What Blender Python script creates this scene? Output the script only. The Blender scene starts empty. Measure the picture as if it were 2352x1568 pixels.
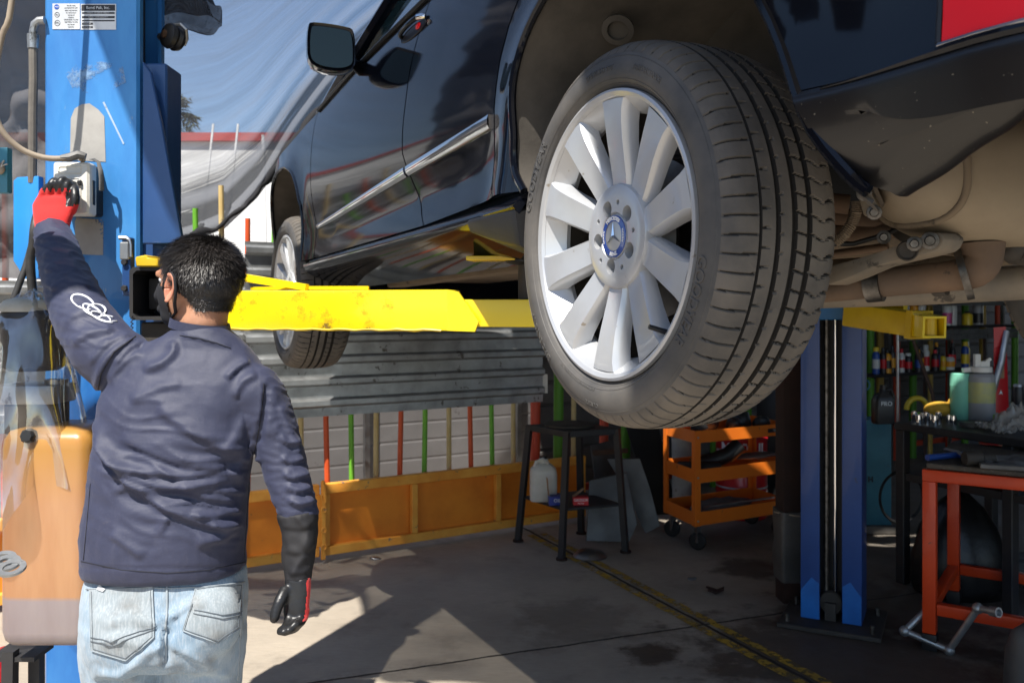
import bpy, bmesh, math, random
import numpy as np
from mathutils import Vector as V, Matrix as M, noise as mnoise
from mathutils.bvhtree import BVHTree
PI = math.pi
R_ = math.radians
sc = bpy.context.scene
COL = sc.collection
random.seed(7)
# ---------------------------------------------------------------- camera, sky, sun, exposure
FP, HP, HC = 2044.0, 705.0, 1.52          # focal length and horizon in 2352 px units, eye height
cam = bpy.data.objects.new('camera', bpy.data.cameras.new('camera'))
COL.objects.link(cam)
cam.location = (0, 0, HC)
cam.rotation_euler = (R_(90), 0, 0)
cam.data.sensor_width = 36
cam.data.lens = 36 * FP / 2352
cam.data.shift_y = -(784 - HP) / 2352
cam.data.clip_end = 3000
cam.data.clip_start = 0.05
cam.data.dof.use_dof = True
cam.data.dof.focus_distance = 1.75
cam.data.dof.aperture_fstop = 9.0
sc.camera = cam
SUN_AZ, SUN_EL = 22.0, 57.0                # light travels towards +Y, swung this far to +X
wd = bpy.data.worlds.new("World"); sc.world = wd; wd.use_nodes = True
nt = wd.node_tree
sky = nt.nodes.new('ShaderNodeTexSky'); sky.sky_type = 'NISHITA'; sky.sun_disc = False
sky.sun_elevation = R_(SUN_EL); sky.sun_rotation = R_(180 + SUN_AZ); sky.altitude = 1500
sky.dust_density = 0.6; sky.air_density = 1.0
nt.links.new(sky.outputs[0], nt.nodes['Background'].inputs[0])
nt.nodes['Background'].inputs[1].default_value = 0.10
sl = bpy.data.lights.new('sun', 'SUN'); sl.energy = 4.9; sl.angle = R_(0.5); sl.color = (1, 0.95, 0.87)
sun = bpy.data.objects.new('sun', sl); COL.objects.link(sun)
ld = V((math.sin(R_(SUN_AZ)) * math.cos(R_(SUN_EL)), math.cos(R_(SUN_AZ)) * math.cos(R_(SUN_EL)), -math.sin(R_(SUN_EL))))
sun.rotation_euler = ld.to_track_quat('-Z', 'Y').to_euler()
sun.location = (-4, -6, 9)
sc.view_settings.view_transform = 'Standard'; sc.view_settings.look = 'None'
sc.view_settings.exposure = 0.85; sc.view_settings.gamma = 1
sc.render.engine = 'CYCLES'
sc.cycles.transparent_max_bounces = 24
sc.cycles.max_bounces = 8

def W(px, py, d):                          # where a sight line meets the depth d
    return V(((px - 1176) / FP * d, d, HC + (HP - py) / FP * d))

# ---------------------------------------------------------------- objects
def wm(o):
    m = M.Identity(4)
    while o is not None:
        m = o.matrix_basis @ m; o = o.parent
    return m
def tag(o, label=None, cat=None, group=None, kind=None):
    for k, v in (('label', label), ('category', cat), ('group', group), ('kind', kind)):
        if v: o[k] = v
    return o
def thing(name, label, cat, loc=(0, 0, 0), group=None, mtx=None):
    o = bpy.data.objects.new(name, None); COL.objects.link(o)
    o.empty_display_size = 0.1
    if mtx is not None: o.matrix_basis = mtx
    else: o.location = loc
    return tag(o, label, cat, group)
def link_mesh(name, me, mats, parent=None, world=True, smooth=35):
    if not isinstance(mats, (list, tuple)): mats = [mats]
    for m in mats: me.materials.append(m)
    if world and parent is not None: me.transform(wm(parent).inverted())
    if smooth:
        me.shade_smooth()
        if smooth < 180: me.set_sharp_from_angle(angle=R_(smooth))
    o = bpy.data.objects.new(name, me); COL.objects.link(o); o.parent = parent
    return o
def dup(root, loc=None, mtx=None, label=None, group=None, parent=None):
    r = root.copy(); COL.objects.link(r)
    if parent is not None: r.parent = parent
    if mtx is not None: r.matrix_basis = mtx
    if loc is not None: r.location = loc
    if label: r['label'] = label
    if group: r['group'] = group
    for ch in list(root.children): dup(ch, parent=r)
    return r
def evaluated(me, mods):                    # run modifiers on a mesh, give back the mesh
    o = bpy.data.objects.new('tmp', me); COL.objects.link(o)
    for t, kw in mods:
        md = o.modifiers.new('m', t)
        for k, v in kw.items(): setattr(md, k, v)
    dg = bpy.context.evaluated_depsgraph_get(); dg.update()
    res = bpy.data.meshes.new_from_object(o.evaluated_get(dg))
    bpy.data.objects.remove(o)
    return res

class MB:
    def __init__(s): s.bm = bmesh.new(); s.mi = 0; s.uv = None
    def v(s, p): return s.bm.verts.new(p)
    def f(s, vs):
        try:
            f = s.bm.faces.new(vs); f.material_index = s.mi; return f
        except ValueError: return None
    def box(s, c, size, rot=None):
        c = V(c); q = []
        for z in (-.5, .5):
            for x, y in ((-.5, -.5), (.5, -.5), (.5, .5), (-.5, .5)):
                p = V((x * size[0], y * size[1], z * size[2]))
                if rot is not None: p = rot @ p
                q.append(s.v(c + p))
        for i in ((3, 2, 1, 0), (4, 5, 6, 7), (0, 1, 5, 4), (1, 2, 6, 5), (2, 3, 7, 6), (3, 0, 4, 7)): s.f([q[k] for k in i])
        return s
    def bar(s, p0, p1, w, h, up=(0, 0, 1)):  # a beam of section w (sideways) x h (along up)
        p0, p1 = V(p0), V(p1); x = (p1 - p0); L = x.length; x.normalize()
        y = V(up).cross(x).normalized(); z = x.cross(y)
        return s.box((p0 + p1) / 2, (L, w, h), M((x, y, z)).transposed())
    def loft(s, rings, closed=True, caps=True, loop=False):
        rs = [[s.v(p) for p in r] for r in rings]; n = len(rs[0])
        last = len(rs) if loop else len(rs) - 1
        for i in range(last):
            a, b = rs[i], rs[(i + 1) % len(rs)]
            for k in range(n if closed else n - 1):
                s.f((a[k], a[(k + 1) % n], b[(k + 1) % n], b[k]))
        if caps and closed and not loop:
            s.f(rs[0][::-1]); s.f(rs[-1])
        return s
    def tube(s, path, r, n=8, loop=False, caps=True, flat=1.0):
        path = [V(p) for p in path]; m = len(path)
        rr = r if isinstance(r, (list, tuple)) else [r] * m
        t0 = (path[1] - path[0]).normalized()
        up = V((0, 0, 1)) if abs(t0.z) < .9 else V((1, 0, 0))
        nx = up.cross(t0).normalized(); rings = []
        for i in range(m):
            if loop: t = (path[(i + 1) % m] - path[i - 1])
            else: t = (path[min(i + 1, m - 1)] - path[max(i - 1, 0)])
            t.normalize()
            nx = (nx - t * nx.dot(t))
            nx = nx.normalized() if nx.length > 1e-6 else t.orthogonal().normalized()
            ny = t.cross(nx)
            rings.append([path[i] + (nx * math.cos(2 * PI * k / n) + ny * math.sin(2 * PI * k / n) * flat) * rr[i] for k in range(n)])
        return s.loft(rings, True, caps, loop)
    def cyl(s, p0, p1, r, r2=None, n=16): return s.tube([p0, p1], [r, r if r2 is None else r2], n)
    def lathe(s, prof, o=(0, 0, 0), ax=(0, 0, 1), n=32, caps=False, a0=0, a1=2 * PI):
        o, ax = V(o), V(ax).normalized(); x = ax.orthogonal().normalized(); y = ax.cross(x)
        full = abs(a1 - a0 - 2 * PI) < 1e-6; cnt = n if full else n + 1
        rings = []
        for k in range(cnt):
            a = a0 + (a1 - a0) * k / n; dr = x * math.cos(a) + y * math.sin(a)
            rings.append([o + dr * r + ax * h for r, h in prof])
        return s.loft(rings, False, False, full)
    def ell(s, c, r, rot=None, nu=20, nv=12):
        c = V(c); rows = []
        for j in range(1, nv):
            t = PI * j / nv; rw = []
            for k in range(nu):
                p = V((r[0] * math.sin(t) * math.cos(2 * PI * k / nu), r[1] * math.sin(t) * math.sin(2 * PI * k / nu), r[2] * math.cos(t)))
                rw.append(s.v(c + (rot @ p if rot is not None else p)))
            rows.append(rw)
        e0 = V((0, 0, r[2])); e1 = -e0
        if rot is not None: e0, e1 = rot @ e0, rot @ e1
        t0, t1 = s.v(c + e0), s.v(c + e1)
        for k in range(nu):
            s.f((t0, rows[0][k], rows[0][(k + 1) % nu])); s.f((t1, rows[-1][(k + 1) % nu], rows[-1][k]))
            for j in range(nv - 2): s.f((rows[j][k], rows[j + 1][k], rows[j + 1][(k + 1) % nu], rows[j][(k + 1) % nu]))
        return s
    def sheet(s, fn, nu, nv, uv=None):
        g = [[s.v(fn(i / nu, j / nv)) for i in range(nu + 1)] for j in range(nv + 1)]
        for j in range(nv):
            for i in range(nu):
                f = s.f((g[j][i], g[j][i + 1], g[j + 1][i + 1], g[j + 1][i]))
                if uv and f:
                    if s.uv is None: s.uv = s.bm.loops.layers.uv.new('uv')
                    for lp, (a, b) in zip(f.loops, ((i, j), (i + 1, j), (i + 1, j + 1), (i, j + 1))): lp[s.uv].uv = (a / nu, b / nv)
        return s
    def prism(s, poly, fn, t0, t1):          # outline poly in (x, y), fn(x, y, t) gives the point
        a = [s.v(fn(x, y, t0)) for x, y in poly]; b = [s.v(fn(x, y, t1)) for x, y in poly]; n = len(a)
        s.f(a); s.f(b[::-1])
        for k in range(n): s.f((a[k], b[k], b[(k + 1) % n], a[(k + 1) % n]))
        return s
    def bevel(s, w, seg=2, ang=30):
        s.bm.normal_update(); bmesh.ops.recalc_face_normals(s.bm, faces=s.bm.faces)
        es = [e for e in s.bm.edges if len(e.link_faces) == 2 and e.calc_face_angle(0) > R_(ang)]
        bmesh.ops.bevel(s.bm, geom=es, offset=w, segments=seg, affect='EDGES', profile=.6, clamp_overlap=True)
        return s
    def solid(s, t):
        s.bm.normal_update()
        bmesh.ops.solidify(s.bm, geom=s.bm.faces[:], thickness=t); return s
    def jitter(s, a, fr=3.0, seed=0):
        for v in s.bm.verts: v.co += mnoise.noise_vector(v.co * fr + V((seed, 0, 0))) * a
        return s
    def mesh(s, recalc=True):
        if recalc: bmesh.ops.recalc_face_normals(s.bm, faces=s.bm.faces)
        me = bpy.data.meshes.new('m'); s.bm.to_mesh(me); s.bm.free(); return me
    def build(s, name, mats, parent=None, world=True, smooth=35, recalc=True):
        o = link_mesh(name, s.mesh(recalc), mats, parent, world, smooth)
        o.data.name = name
        return o

def text_mesh(txt, size, depth=0.0, bold=0.0, align='CENTER'):
    cu = bpy.data.curves.new('t', 'FONT'); cu.body = txt; cu.size = size; cu.extrude = depth; cu.offset = bold
    cu.align_x = align; cu.align_y = 'CENTER'; cu.resolution_u = 4
    o = bpy.data.objects.new('t', cu); COL.objects.link(o)
    dg = bpy.context.evaluated_depsgraph_get(); dg.update()
    me = bpy.data.meshes.new_from_object(o.evaluated_get(dg)); bpy.data.objects.remove(o)
    return me
def put_text(name, txt, size, pos, xdir, updir, mt, parent, depth=.0008, bold=0.0, world=True):
    me = text_mesh(txt, size, depth, bold); x = V(xdir).normalized(); z = V(updir).normalized(); nrm = x.cross(z)
    m = M((x, z, nrm)).transposed().to_4x4(); m.translation = V(pos); me.transform(m)
    return link_mesh(name, me, mt, parent, world, 0)

# ---------------------------------------------------------------- materials
def _c(c): return (c[0], c[1], c[2], 1)
def mat(name, col, col2=None, vs=4.0, rough=.5, metal=0.0, bump=0.0, bs=60.0, wear=None, ws=9.0, wt=.62, coat=0.0,
        stretch=(1, 1, 1), r2=None, trans=0.0, alpha=1.0, ior=1.45, spec=.5, sheen=0.0, speck=None, spt=.66, sps=120, sss=0.0):
    m = bpy.data.materials.new(name); m.use_nodes = True; t = m.node_tree; N = t.nodes; L = t.links
    b = N['Principled BSDF']
    b.inputs['Base Color'].default_value = _c(col); b.inputs['Roughness'].default_value = rough
    b.inputs['Metallic'].default_value = metal; b.inputs['Coat Weight'].default_value = coat
    b.inputs['Coat Roughness'].default_value = .04
    b.inputs['IOR'].default_value = ior; b.inputs['Transmission Weight'].default_value = trans
    b.inputs['Alpha'].default_value = alpha; b.inputs['Specular IOR Level'].default_value = spec
    b.inputs['Sheen Weight'].default_value = sheen; b.inputs['Subsurface Weight'].default_value = sss
    if sss: b.inputs['Subsurface Radius'].default_value = (.012, .004, .002); b.inputs['Subsurface Scale'].default_value = 1
    tc = N.new('ShaderNodeTexCoord'); mp = N.new('ShaderNodeMapping'); L.new(tc.outputs['Object'], mp.inputs[0])
    mp.inputs['Scale'].default_value = stretch
    def nz(scale, detail=6, rg=.6):
        n = N.new('ShaderNodeTexNoise'); n.inputs['Scale'].default_value = scale; n.inputs['Detail'].default_value = detail
        n.inputs['Roughness'].default_value = rg; L.new(mp.outputs[0], n.inputs['Vector']); return n.outputs['Fac']
    def ramp(src, a, bb):
        r = N.new('ShaderNodeMapRange'); r.inputs[1].default_value = a; r.inputs[2].default_value = bb; L.new(src, r.inputs[0]); return r.outputs[0]
    def mix(fac, a, bb):
        x = N.new('ShaderNodeMix'); x.data_type = 'RGBA'; L.new(fac, x.inputs[0])
        for i, q in ((6, a), (7, bb)):
            if isinstance(q, tuple): x.inputs[i].default_value = q
            else: L.new(q, x.inputs[i])
        return x.outputs[2]
    cur = _c(col)
    if col2: cur = mix(ramp(nz(vs), .36, .64), cur, _c(col2))
    if wear: cur = mix(ramp(nz(ws, 8, .7), wt, wt + .04), cur, _c(wear))
    if speck: cur = mix(ramp(nz(sps, 2, .5), spt, spt + .05), cur, _c(speck))
    if not isinstance(cur, tuple): L.new(cur, b.inputs['Base Color'])
    if r2 is not None:
        q = N.new('ShaderNodeMapRange'); q.inputs[1].default_value = .35; q.inputs[2].default_value = .65
        q.inputs[3].default_value = rough; q.inputs[4].default_value = r2; L.new(nz(vs * 1.7), q.inputs[0]); L.new(q.outputs[0], b.inputs['Roughness'])
    if bump:
        bp = N.new('ShaderNodeBump'); bp.inputs['Strength'].default_value = bump; bp.inputs['Distance'].default_value = .01
        L.new(nz(bs, 5), bp.inputs['Height']); L.new(bp.outputs[0], b.inputs['Normal'])
    return m
MT = {}
def A(name, *a, **k): MT[name] = mat(name, *a, **k); return MT[name]
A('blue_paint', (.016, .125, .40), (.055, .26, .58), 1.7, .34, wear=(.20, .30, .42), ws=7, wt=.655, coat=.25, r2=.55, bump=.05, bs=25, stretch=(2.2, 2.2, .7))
A('blue_dark', (.012, .05, .16), (.016, .06, .19), 3, .38, wear=(.03, .03, .04), ws=7, wt=.66, coat=.2, r2=.55)
A('blue_fresh', (.012, .15, .50), (.01, .10, .36), 5, .35, wear=(.03, .03, .03), ws=10, wt=.62)
A('yellow_paint', (.82, .62, .006), (.78, .57, .01), 3, .35, wear=(.10, .06, .03), ws=26, wt=.70, coat=.2, bump=.04, bs=30)
A('yellow_old', (.68, .47, .010), (.56, .36, .012), 6, .4, wear=(.06, .03, .02), ws=22, wt=.64, coat=.1)
A('black_steel', (.022, .022, .025), (.035, .033, .032), 5, .5, bump=.05)
A('grime', (.03, .026, .022), (.055, .047, .04), 6, .7, bump=.1)
A('steel', (.42, .42, .42), (.33, .33, .34), 8, .3, 1.0, r2=.5)
A('chrome', (.8, .8, .8), None, 4, .06, 1.0)
A('chain', (.16, .15, .14), (.06, .055, .05), 30, .4, .9)
A('galv', (.44, .455, .46), (.30, .305, .305), 7, .34, .75, r2=.52, wear=(.13, .12, .105), ws=11, wt=.60, stretch=(1, 1, 1), bump=.06, bs=14)
A('orange_wood', (.86, .27, .020), (.70, .19, .012), 3.5, .6, wear=(.16, .09, .05), ws=14, wt=.68, bump=.08, bs=40)
A('orange_rail', (.88, .40, .06), (.76, .28, .03), 5, .6, wear=(.20, .15, .11), ws=18, wt=.62, bump=.1, bs=50)
A('pole_red', (.62, .09, .02), (.52, .07, .015), 6, .5, wear=(.2, .12, .08), ws=25, wt=.70)
A('pole_green', (.16, .44, .03), (.12, .36, .03), 6, .5, wear=(.2, .2, .1), ws=25, wt=.72)
A('pole_tan', (.52, .37, .14), (.60, .47, .24), 7, .6, wear=(.24, .18, .10), ws=20, wt=.66)
A('wall_grey', (.23, .22, .22), (.18, .17, .17), 2, .7, wear=(.12, .11, .11), ws=9, wt=.66, bump=.05)
A('white_wall', (.72, .72, .71), (.62, .62, .61), 1.5, .8)
A('red_trim', (.42, .06, .05), (.35, .05, .04), 3, .7)
A('black_paint', (.0035, .0045, .008), None, 4, .07, coat=0, spec=.42, bump=.004, bs=3, speck=(.05, .05, .05), sps=150, spt=.77)
A('black_trim', (.012, .012, .013), None, 4, .45, bump=.03, bs=200)
A('car_dusty', (.20, .155, .105), (.14, .105, .072), 5, .8, wear=(.075, .058, .042), ws=8, wt=.60, bump=.12, bs=35)
A('car_dusty_pale', (.27, .22, .155), (.21, .165, .115), 5, .75, bump=.06, bs=30, wear=(.13, .10, .07), ws=9, wt=.66)
A('liner', (.10, .088, .074), (.052, .046, .039), 5, .85, bump=.1, bs=50)
A('rubber', (.050, .050, .051), (.115, .106, .096), 5, .62, bump=.05, bs=160)
A('tread', (.145, .126, .105), (.075, .069, .063), 7, .72, wear=(.17, .15, .125), ws=30, wt=.64, bump=.12, bs=120)
A('groove', (.018, .016, .014), None, 4, .9)
A('alloy', (.50, .51, .525), (.45, .46, .475), 6, .30, .35, coat=.4, speck=(.30, .27, .23), sps=45, spt=.72, wear=(.30, .27, .22), ws=14, wt=.68)
A('alloy_dark', (.10, .095, .09), None, 5, .5, .6)
A('disc', (.28, .275, .27), (.18, .17, .165), 20, .34, 1.0, stretch=(1, 30, 1))
A('glass_dark', (.02, .045, .05), None, 3, .03, coat=1.0)
A('mirror_glass', (.010, .022, .022), None, 3, .03, 0)
A('red_lens', (.80, .002, .004), None, 3, .25, coat=.3, spec=.3)
A('white_plastic', (.78, .76, .70), (.70, .67, .60), 6, .4, wear=(.35, .32, .27), ws=20, wt=.70)
A('label_white', (.62, .64, .66), (.52, .54, .56), 12, .35, .1)
A('ink', (.02, .02, .025), None, 4, .5)
A('ink_blue', (.02, .08, .38), None, 4, .4)
A('white_paint', (.8, .8, .8), None, 4, .45)
A('hose', (.025, .025, .026), (.05, .048, .045), 30, .5)
A('hose_dust', (.16, .145, .125), (.10, .09, .08), 12, .7, bump=.08, bs=90)
A('cable_tan', (.33, .27, .20), (.25, .20, .15), 14, .6)
A('rust_pipe', (.17, .105, .065), (.11, .075, .052), 7, .8, wear=(.06, .045, .035), ws=12, wt=.60, bump=.15, bs=40)
A('arm_grey', (.13, .115, .095), (.20, .165, .125), 9, .7, wear=(.05, .042, .035), ws=14, wt=.60, bump=.1, bs=60)
A('teal', (.05, .22, .30), (.04, .17, .24), 5, .5, wear=(.1, .12, .12), ws=12, wt=.66)
A('skin', (.42, .215, .13), (.36, .17, .10), 18, .48, bump=.04, bs=160, sss=.12)
A('hair', (.010, .009, .009), (.022, .019, .017), 30, .42, spec=.6)
A('hair_tip', (.045, .038, .034), (.014, .012, .011), 22, .40, spec=.6)
A('mask_cloth', (.014, .014, .017), None, 4, .85, bump=.08, bs=300)
A('glove_red', (.62, .022, .020), (.54, .018, .018), 20, .85, bump=.14, bs=420, sheen=.2)
A('glove_black', (.012, .012, .013), (.02, .02, .021), 25, .36, bump=.14, bs=70)
A('sleeve_black', (.010, .010, .013), (.020, .019, .020), 9, .72, bump=.08, bs=60, wear=(.07, .065, .06), ws=9, wt=.72)
A('print_white', (.75, .76, .8), None, 4, .6)
A('box_red', (.55, .012, .02), None, 4, .4)
A('box_blue', (.03, .05, .30), None, 4, .4)
A('cardboard', (.32, .20, .11), None, 4, .8)
A('jug_white', (.62, .60, .54), (.55, .52, .45), 8, .45, sss=.2)
A('sheet_grey', (.16, .16, .155), (.10, .098, .095), 4, .45, .35, wear=(.3, .29, .27), ws=6, wt=.66, r2=.6)
A('orange_tool', (.78, .19, .018), (.70, .16, .015), 4, .4, wear=(.12, .07, .05), ws=22, wt=.655, coat=.2)
A('red_table', (.70, .060, .006), (.58, .042, .006), 4, .42, wear=(.10, .04, .03), ws=18, wt=.65, coat=.15)
A('drum_red', (.55, .012, .018), (.46, .01, .015), 5, .35, coat=.3)
A('rust', (.035, .014, .009), (.02, .010, .008), 6, .8, bump=.15)
A('tape_grey', (.055, .053, .05), (.10, .095, .09), 5, .5, bump=.1)
A('black_plastic', (.012, .012, .013), (.02, .02, .02), 8, .4)
A('mint', (.22, .60, .44), (.19, .52, .38), 7, .4)
A('glove_yellow', (.62, .36, .04), (.5, .27, .03), 12, .85, bump=.15, bs=80)
A('rag', (.18, .175, .17), (.10, .10, .10), 9, .9, bump=.2, bs=50)
A('orange_spray', (.75, .33, .02), None, 4, .4)
A('can_yellow', (.72, .52, .03), None, 4, .3)
A('can_blue', (.02, .07, .30), None, 4, .3)
A('can_white', (.6, .6, .58), None, 4, .35)
A('can_dark', (.02, .02, .025), None, 4, .35)
A('fluid_pink', (.75, .10, .28), None, 4, .3, sss=.2)
A('wood_brown', (.075, .038, .02), (.05, .026, .014), 8, .6)
A('palm', (.05, .06, .018), (.09, .075, .03), 5, .8)
A('trunk', (.12, .085, .055), (.08, .06, .04), 8, .9, bump=.3)
# ---------------------------------------------------------------- frames of reference of the place
P0 = V((-1.146, 5.31, 0)); WD = V((.851, .525, 0)).normalized(); WN = V((-.525, .851, 0)).normalized()   # back fence line
def WL(t, o, z): return P0 + WD * t + WN * o + V((0, 0, z))
def tpx(px, o=0.0):
    q = (px - 1176) / FP; p = P0 + WN * o
    return (q * p.y - p.x) / (WD.x - q * WD.y)
def nodes(name):
    m = bpy.data.materials.new(name); m.use_nodes = True
    return m, m.node_tree.nodes, m.node_tree.links
def nd(N, L, typ, ins=(), out=0, **kw):
    n = N.new(typ)
    for k, v in kw.items(): setattr(n, k, v)
    for i, q in enumerate(ins):
        if q is None: continue
        if isinstance(q, bpy.types.NodeSocket): L.new(q, n.inputs[i])
        else: n.inputs[i].default_value = q
    return n.outputs[out]
def mth(N, L, op, *a): return nd(N, L, 'ShaderNodeMath', a, operation=op)
def mixc(N, L, fac, a, b):
    n = N.new('ShaderNodeMix'); n.data_type = 'RGBA'
    for i, q in ((0, fac), (6, a), (7, b)):
        if isinstance(q, bpy.types.NodeSocket): L.new(q, n.inputs[i])
        elif i == 0: n.inputs[0].default_value = q
        else: n.inputs[i].default_value = _c(q)
    return n.outputs[2]
def mrange(N, L, s, a, b, c=0.0, d=1.0): return nd(N, L, 'ShaderNodeMapRange', (s, a, b, c, d))
def noise_(N, L, vec, scale, detail=6, rg=.6):
    n = N.new('ShaderNodeTexNoise'); n.inputs['Scale'].default_value = scale; n.inputs['Detail'].default_value = detail
    n.inputs['Roughness'].default_value = rg
    if vec is not None: L.new(vec, n.inputs['Vector'])
    return n.outputs['Fac']
def mapped(N, L, src, scale, rot=(0, 0, 0)):
    mp = N.new('ShaderNodeMapping'); L.new(src, mp.inputs[0]); mp.inputs['Scale'].default_value = scale; mp.inputs['Rotation'].default_value = rot
    return mp.outputs[0]
# floor: brushed concrete slabs with open joints, oil marks
LA = (V((.41, 5.40)), V((1.22, 3.60))); LB = (V((-.714, 3.64)), V((.885, 4.25)))
def line_nc(a, b):
    d = (b - a).normalized(); n = V((-d.y, d.x)); return n, n.dot(a), d
def FLx(px, py): d = FP * HC / (py - HP); return ((px - 1176) / FP * d, d)
def floor_mat():
    m, N, L = nodes('concrete'); b = N['Principled BSDF']
    tc = N.new('ShaderNodeTexCoord'); P = tc.outputs['Object']
    sp = N.new('ShaderNodeSeparateXYZ'); L.new(P, sp.inputs[0]); X, Y = sp.outputs[0], sp.outputs[1]
    base = mixc(N, L, mrange(N, L, noise_(N, L, P, .9, 8, .65), .35, .65), (.46, .40, .32), (.32, .275, .22))
    fine = noise_(N, L, mapped(N, L, P, (14, 90, 1), (0, 0, R_(-27))), 1, 4)
    base = mixc(N, L, mrange(N, L, fine, .35, .7, 0, .35), base, (.24, .21, .175))
    st = mrange(N, L, noise_(N, L, P, 2.3, 8, .7), .55, .74)
    base = mixc(N, L, mth(N, L, 'MULTIPLY', st, .55), base, (.10, .085, .07))
    sp2 = mrange(N, L, noise_(N, L, P, 9, 6, .7), .68, .73)
    base = mixc(N, L, mth(N, L, 'MULTIPLY', sp2, .6), base, (.05, .042, .035))
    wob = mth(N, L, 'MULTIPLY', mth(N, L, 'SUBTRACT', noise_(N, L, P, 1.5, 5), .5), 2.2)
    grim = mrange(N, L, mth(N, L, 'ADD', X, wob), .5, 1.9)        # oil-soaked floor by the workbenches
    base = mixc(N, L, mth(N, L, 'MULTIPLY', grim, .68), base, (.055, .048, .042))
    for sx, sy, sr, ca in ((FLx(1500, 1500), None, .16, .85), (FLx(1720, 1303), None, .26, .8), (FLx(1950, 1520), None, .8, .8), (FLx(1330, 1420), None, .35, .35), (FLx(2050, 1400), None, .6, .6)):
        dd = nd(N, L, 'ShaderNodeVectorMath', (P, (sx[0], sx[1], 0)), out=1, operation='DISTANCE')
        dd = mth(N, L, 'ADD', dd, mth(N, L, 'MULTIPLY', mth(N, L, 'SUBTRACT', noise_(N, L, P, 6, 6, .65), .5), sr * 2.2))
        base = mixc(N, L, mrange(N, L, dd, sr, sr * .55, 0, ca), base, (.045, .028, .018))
    mask = None
    for (a, bb), w in ((LA, .013), (LB, .010)):
        n, c, d = line_nc(a, bb)
        ds = mth(N, L, 'SUBTRACT', mth(N, L, 'ADD', mth(N, L, 'MULTIPLY', X, n.x), mth(N, L, 'MULTIPLY', Y, n.y)), c)
        ds = mth(N, L, 'ABSOLUTE', mth(N, L, 'ADD', ds, mth(N, L, 'MULTIPLY', mth(N, L, 'SUBTRACT', noise_(N, L, P, 7, 5), .5), .03)))
        k = mrange(N, L, ds, w, w * .5)
        mask = k if mask is None else mth(N, L, 'MAXIMUM', mask, k)
        k2 = mth(N, L, 'MULTIPLY', mrange(N, L, ds, .10, .0), mrange(N, L, noise_(N, L, P, 5, 6, .7), .42, .62, 0, .6))
        base = mixc(N, L, k2, base, (.09, .075, .06))
    base = mixc(N, L, mask, base, (.02, .017, .014))
    L.new(base, b.inputs['Base Color'])
    L.new(mrange(N, L, noise_(N, L, P, 2.5, 5), .35, .65, .55, .85), b.inputs['Roughness'])
    hgt = mth(N, L, 'SUBTRACT', mth(N, L, 'ADD', mth(N, L, 'MULTIPLY', fine, .25), mth(N, L, 'MULTIPLY', noise_(N, L, P, 40, 6), .3)), mth(N, L, 'MULTIPLY', mask, 1.5))
    bp = N.new('ShaderNodeBump'); bp.inputs['Strength'].default_value = .35; bp.inputs['Distance'].default_value = .012
    L.new(hgt, bp.inputs['Height']); L.new(bp.outputs[0], b.inputs['Normal'])
    return m
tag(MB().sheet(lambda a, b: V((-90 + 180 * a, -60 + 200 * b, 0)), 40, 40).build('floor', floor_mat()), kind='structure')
def worn_paint():
    m, N, L = nodes('worn_line_paint'); b = N['Principled BSDF']
    tc = N.new('ShaderNodeTexCoord'); P = tc.outputs['Object']
    b.inputs['Base Color'].default_value = (.6, .36, .02, 1); b.inputs['Roughness'].default_value = .7
    L.new(mixc(N, L, mrange(N, L, noise_(N, L, P, 4, 6), .4, .65), (.58, .36, .03), (.34, .22, .04)), b.inputs['Base Color'])
    L.new(mrange(N, L, noise_(N, L, P, 16, 8, .75), .46, .58, .85, .05), b.inputs['Alpha'])
    return m
wp = worn_paint()
n_, c_, d_ = line_nc(*LA)
for s, wdt in ((-1, .05), (1, .05)):
    def fn(a, b, s=s, wdt=wdt):
        p = LA[0] + d_ * (-.6 + a * 5.2) + n_ * (s * (.022 + b * wdt) + .004 * mnoise.noise(V((a * 30, b * 3, s))))
        return V((p.x, p.y, .004))
    tag(MB().sheet(fn, 80, 2).build('yellow_line', wp), kind='structure')
# ---------------------------------------------------------------- workshop roof over the right half (it shades the bay), side wall
e0, ed = V((-.383, .228, 0)), V((.147, .989, 0)).normalized()
rf = thing('workshop_roof', 'corrugated sheet roof over the right hand bay of the workshop', 'roof', (3, 3, 3.9))
ry = [-.58, 0, 1, 2, 3, 3.32, 3.37, 3.56, 3.60, 3.72, 4.02, 4.4, 4.44, 5, 6, 7.5, 9, 10.8]
holes = [(3.32, 3.37, 1.30, 1.85), (3.56, 3.60, 1.45, 2.0), (3.72, 4.02, .62, .95), (4.4, 4.44, 1.0, 1.7)]    # gaps between the roof sheets
mb = MB(); nx_ = 240; 
def rxe(y): return -.62 if y > 4.01 else e0.x + (y - e0.y) * ed.x / ed.y
def rxx(i, y): return rxe(y) + (7.2 - rxe(y)) * i / nx_
gv = [[mb.v(V((rxx(i, y), y, 3.9 + .02 * math.sin(rxx(i, y) * 25)))) for i in range(nx_ + 1)] for y in ry]
for j in range(len(ry) - 1):
    for i in range(nx_):
        if not any(abs(h[0] - ry[j]) < 1e-6 and h[2] < rxx(i, ry[j]) < h[3] for h in holes): mb.f((gv[j][i], gv[j][i + 1], gv[j + 1][i + 1], gv[j + 1][i]))
mb.solid(.004).build('roof_sheet', MT['galv'], rf)
sw = thing('side_wall', 'dark block wall closing the workshop behind the benches on the right', 'wall', (6.6, 6, 0))
MB().box((6.65, 6.2, 1.95), (.1, 7.5, 3.9)).build('wall', MT['grime'], sw)
yw = thing('yard_wall', 'brown block wall along the left side of the yard, mirrored in the dark car paint', 'wall', (-8.5, -2, 0))
MB().box((-8.5, -2.0, 2.0), (.3, 11, 4.0)).build('wall', MT['wood_brown'], yw)
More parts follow.
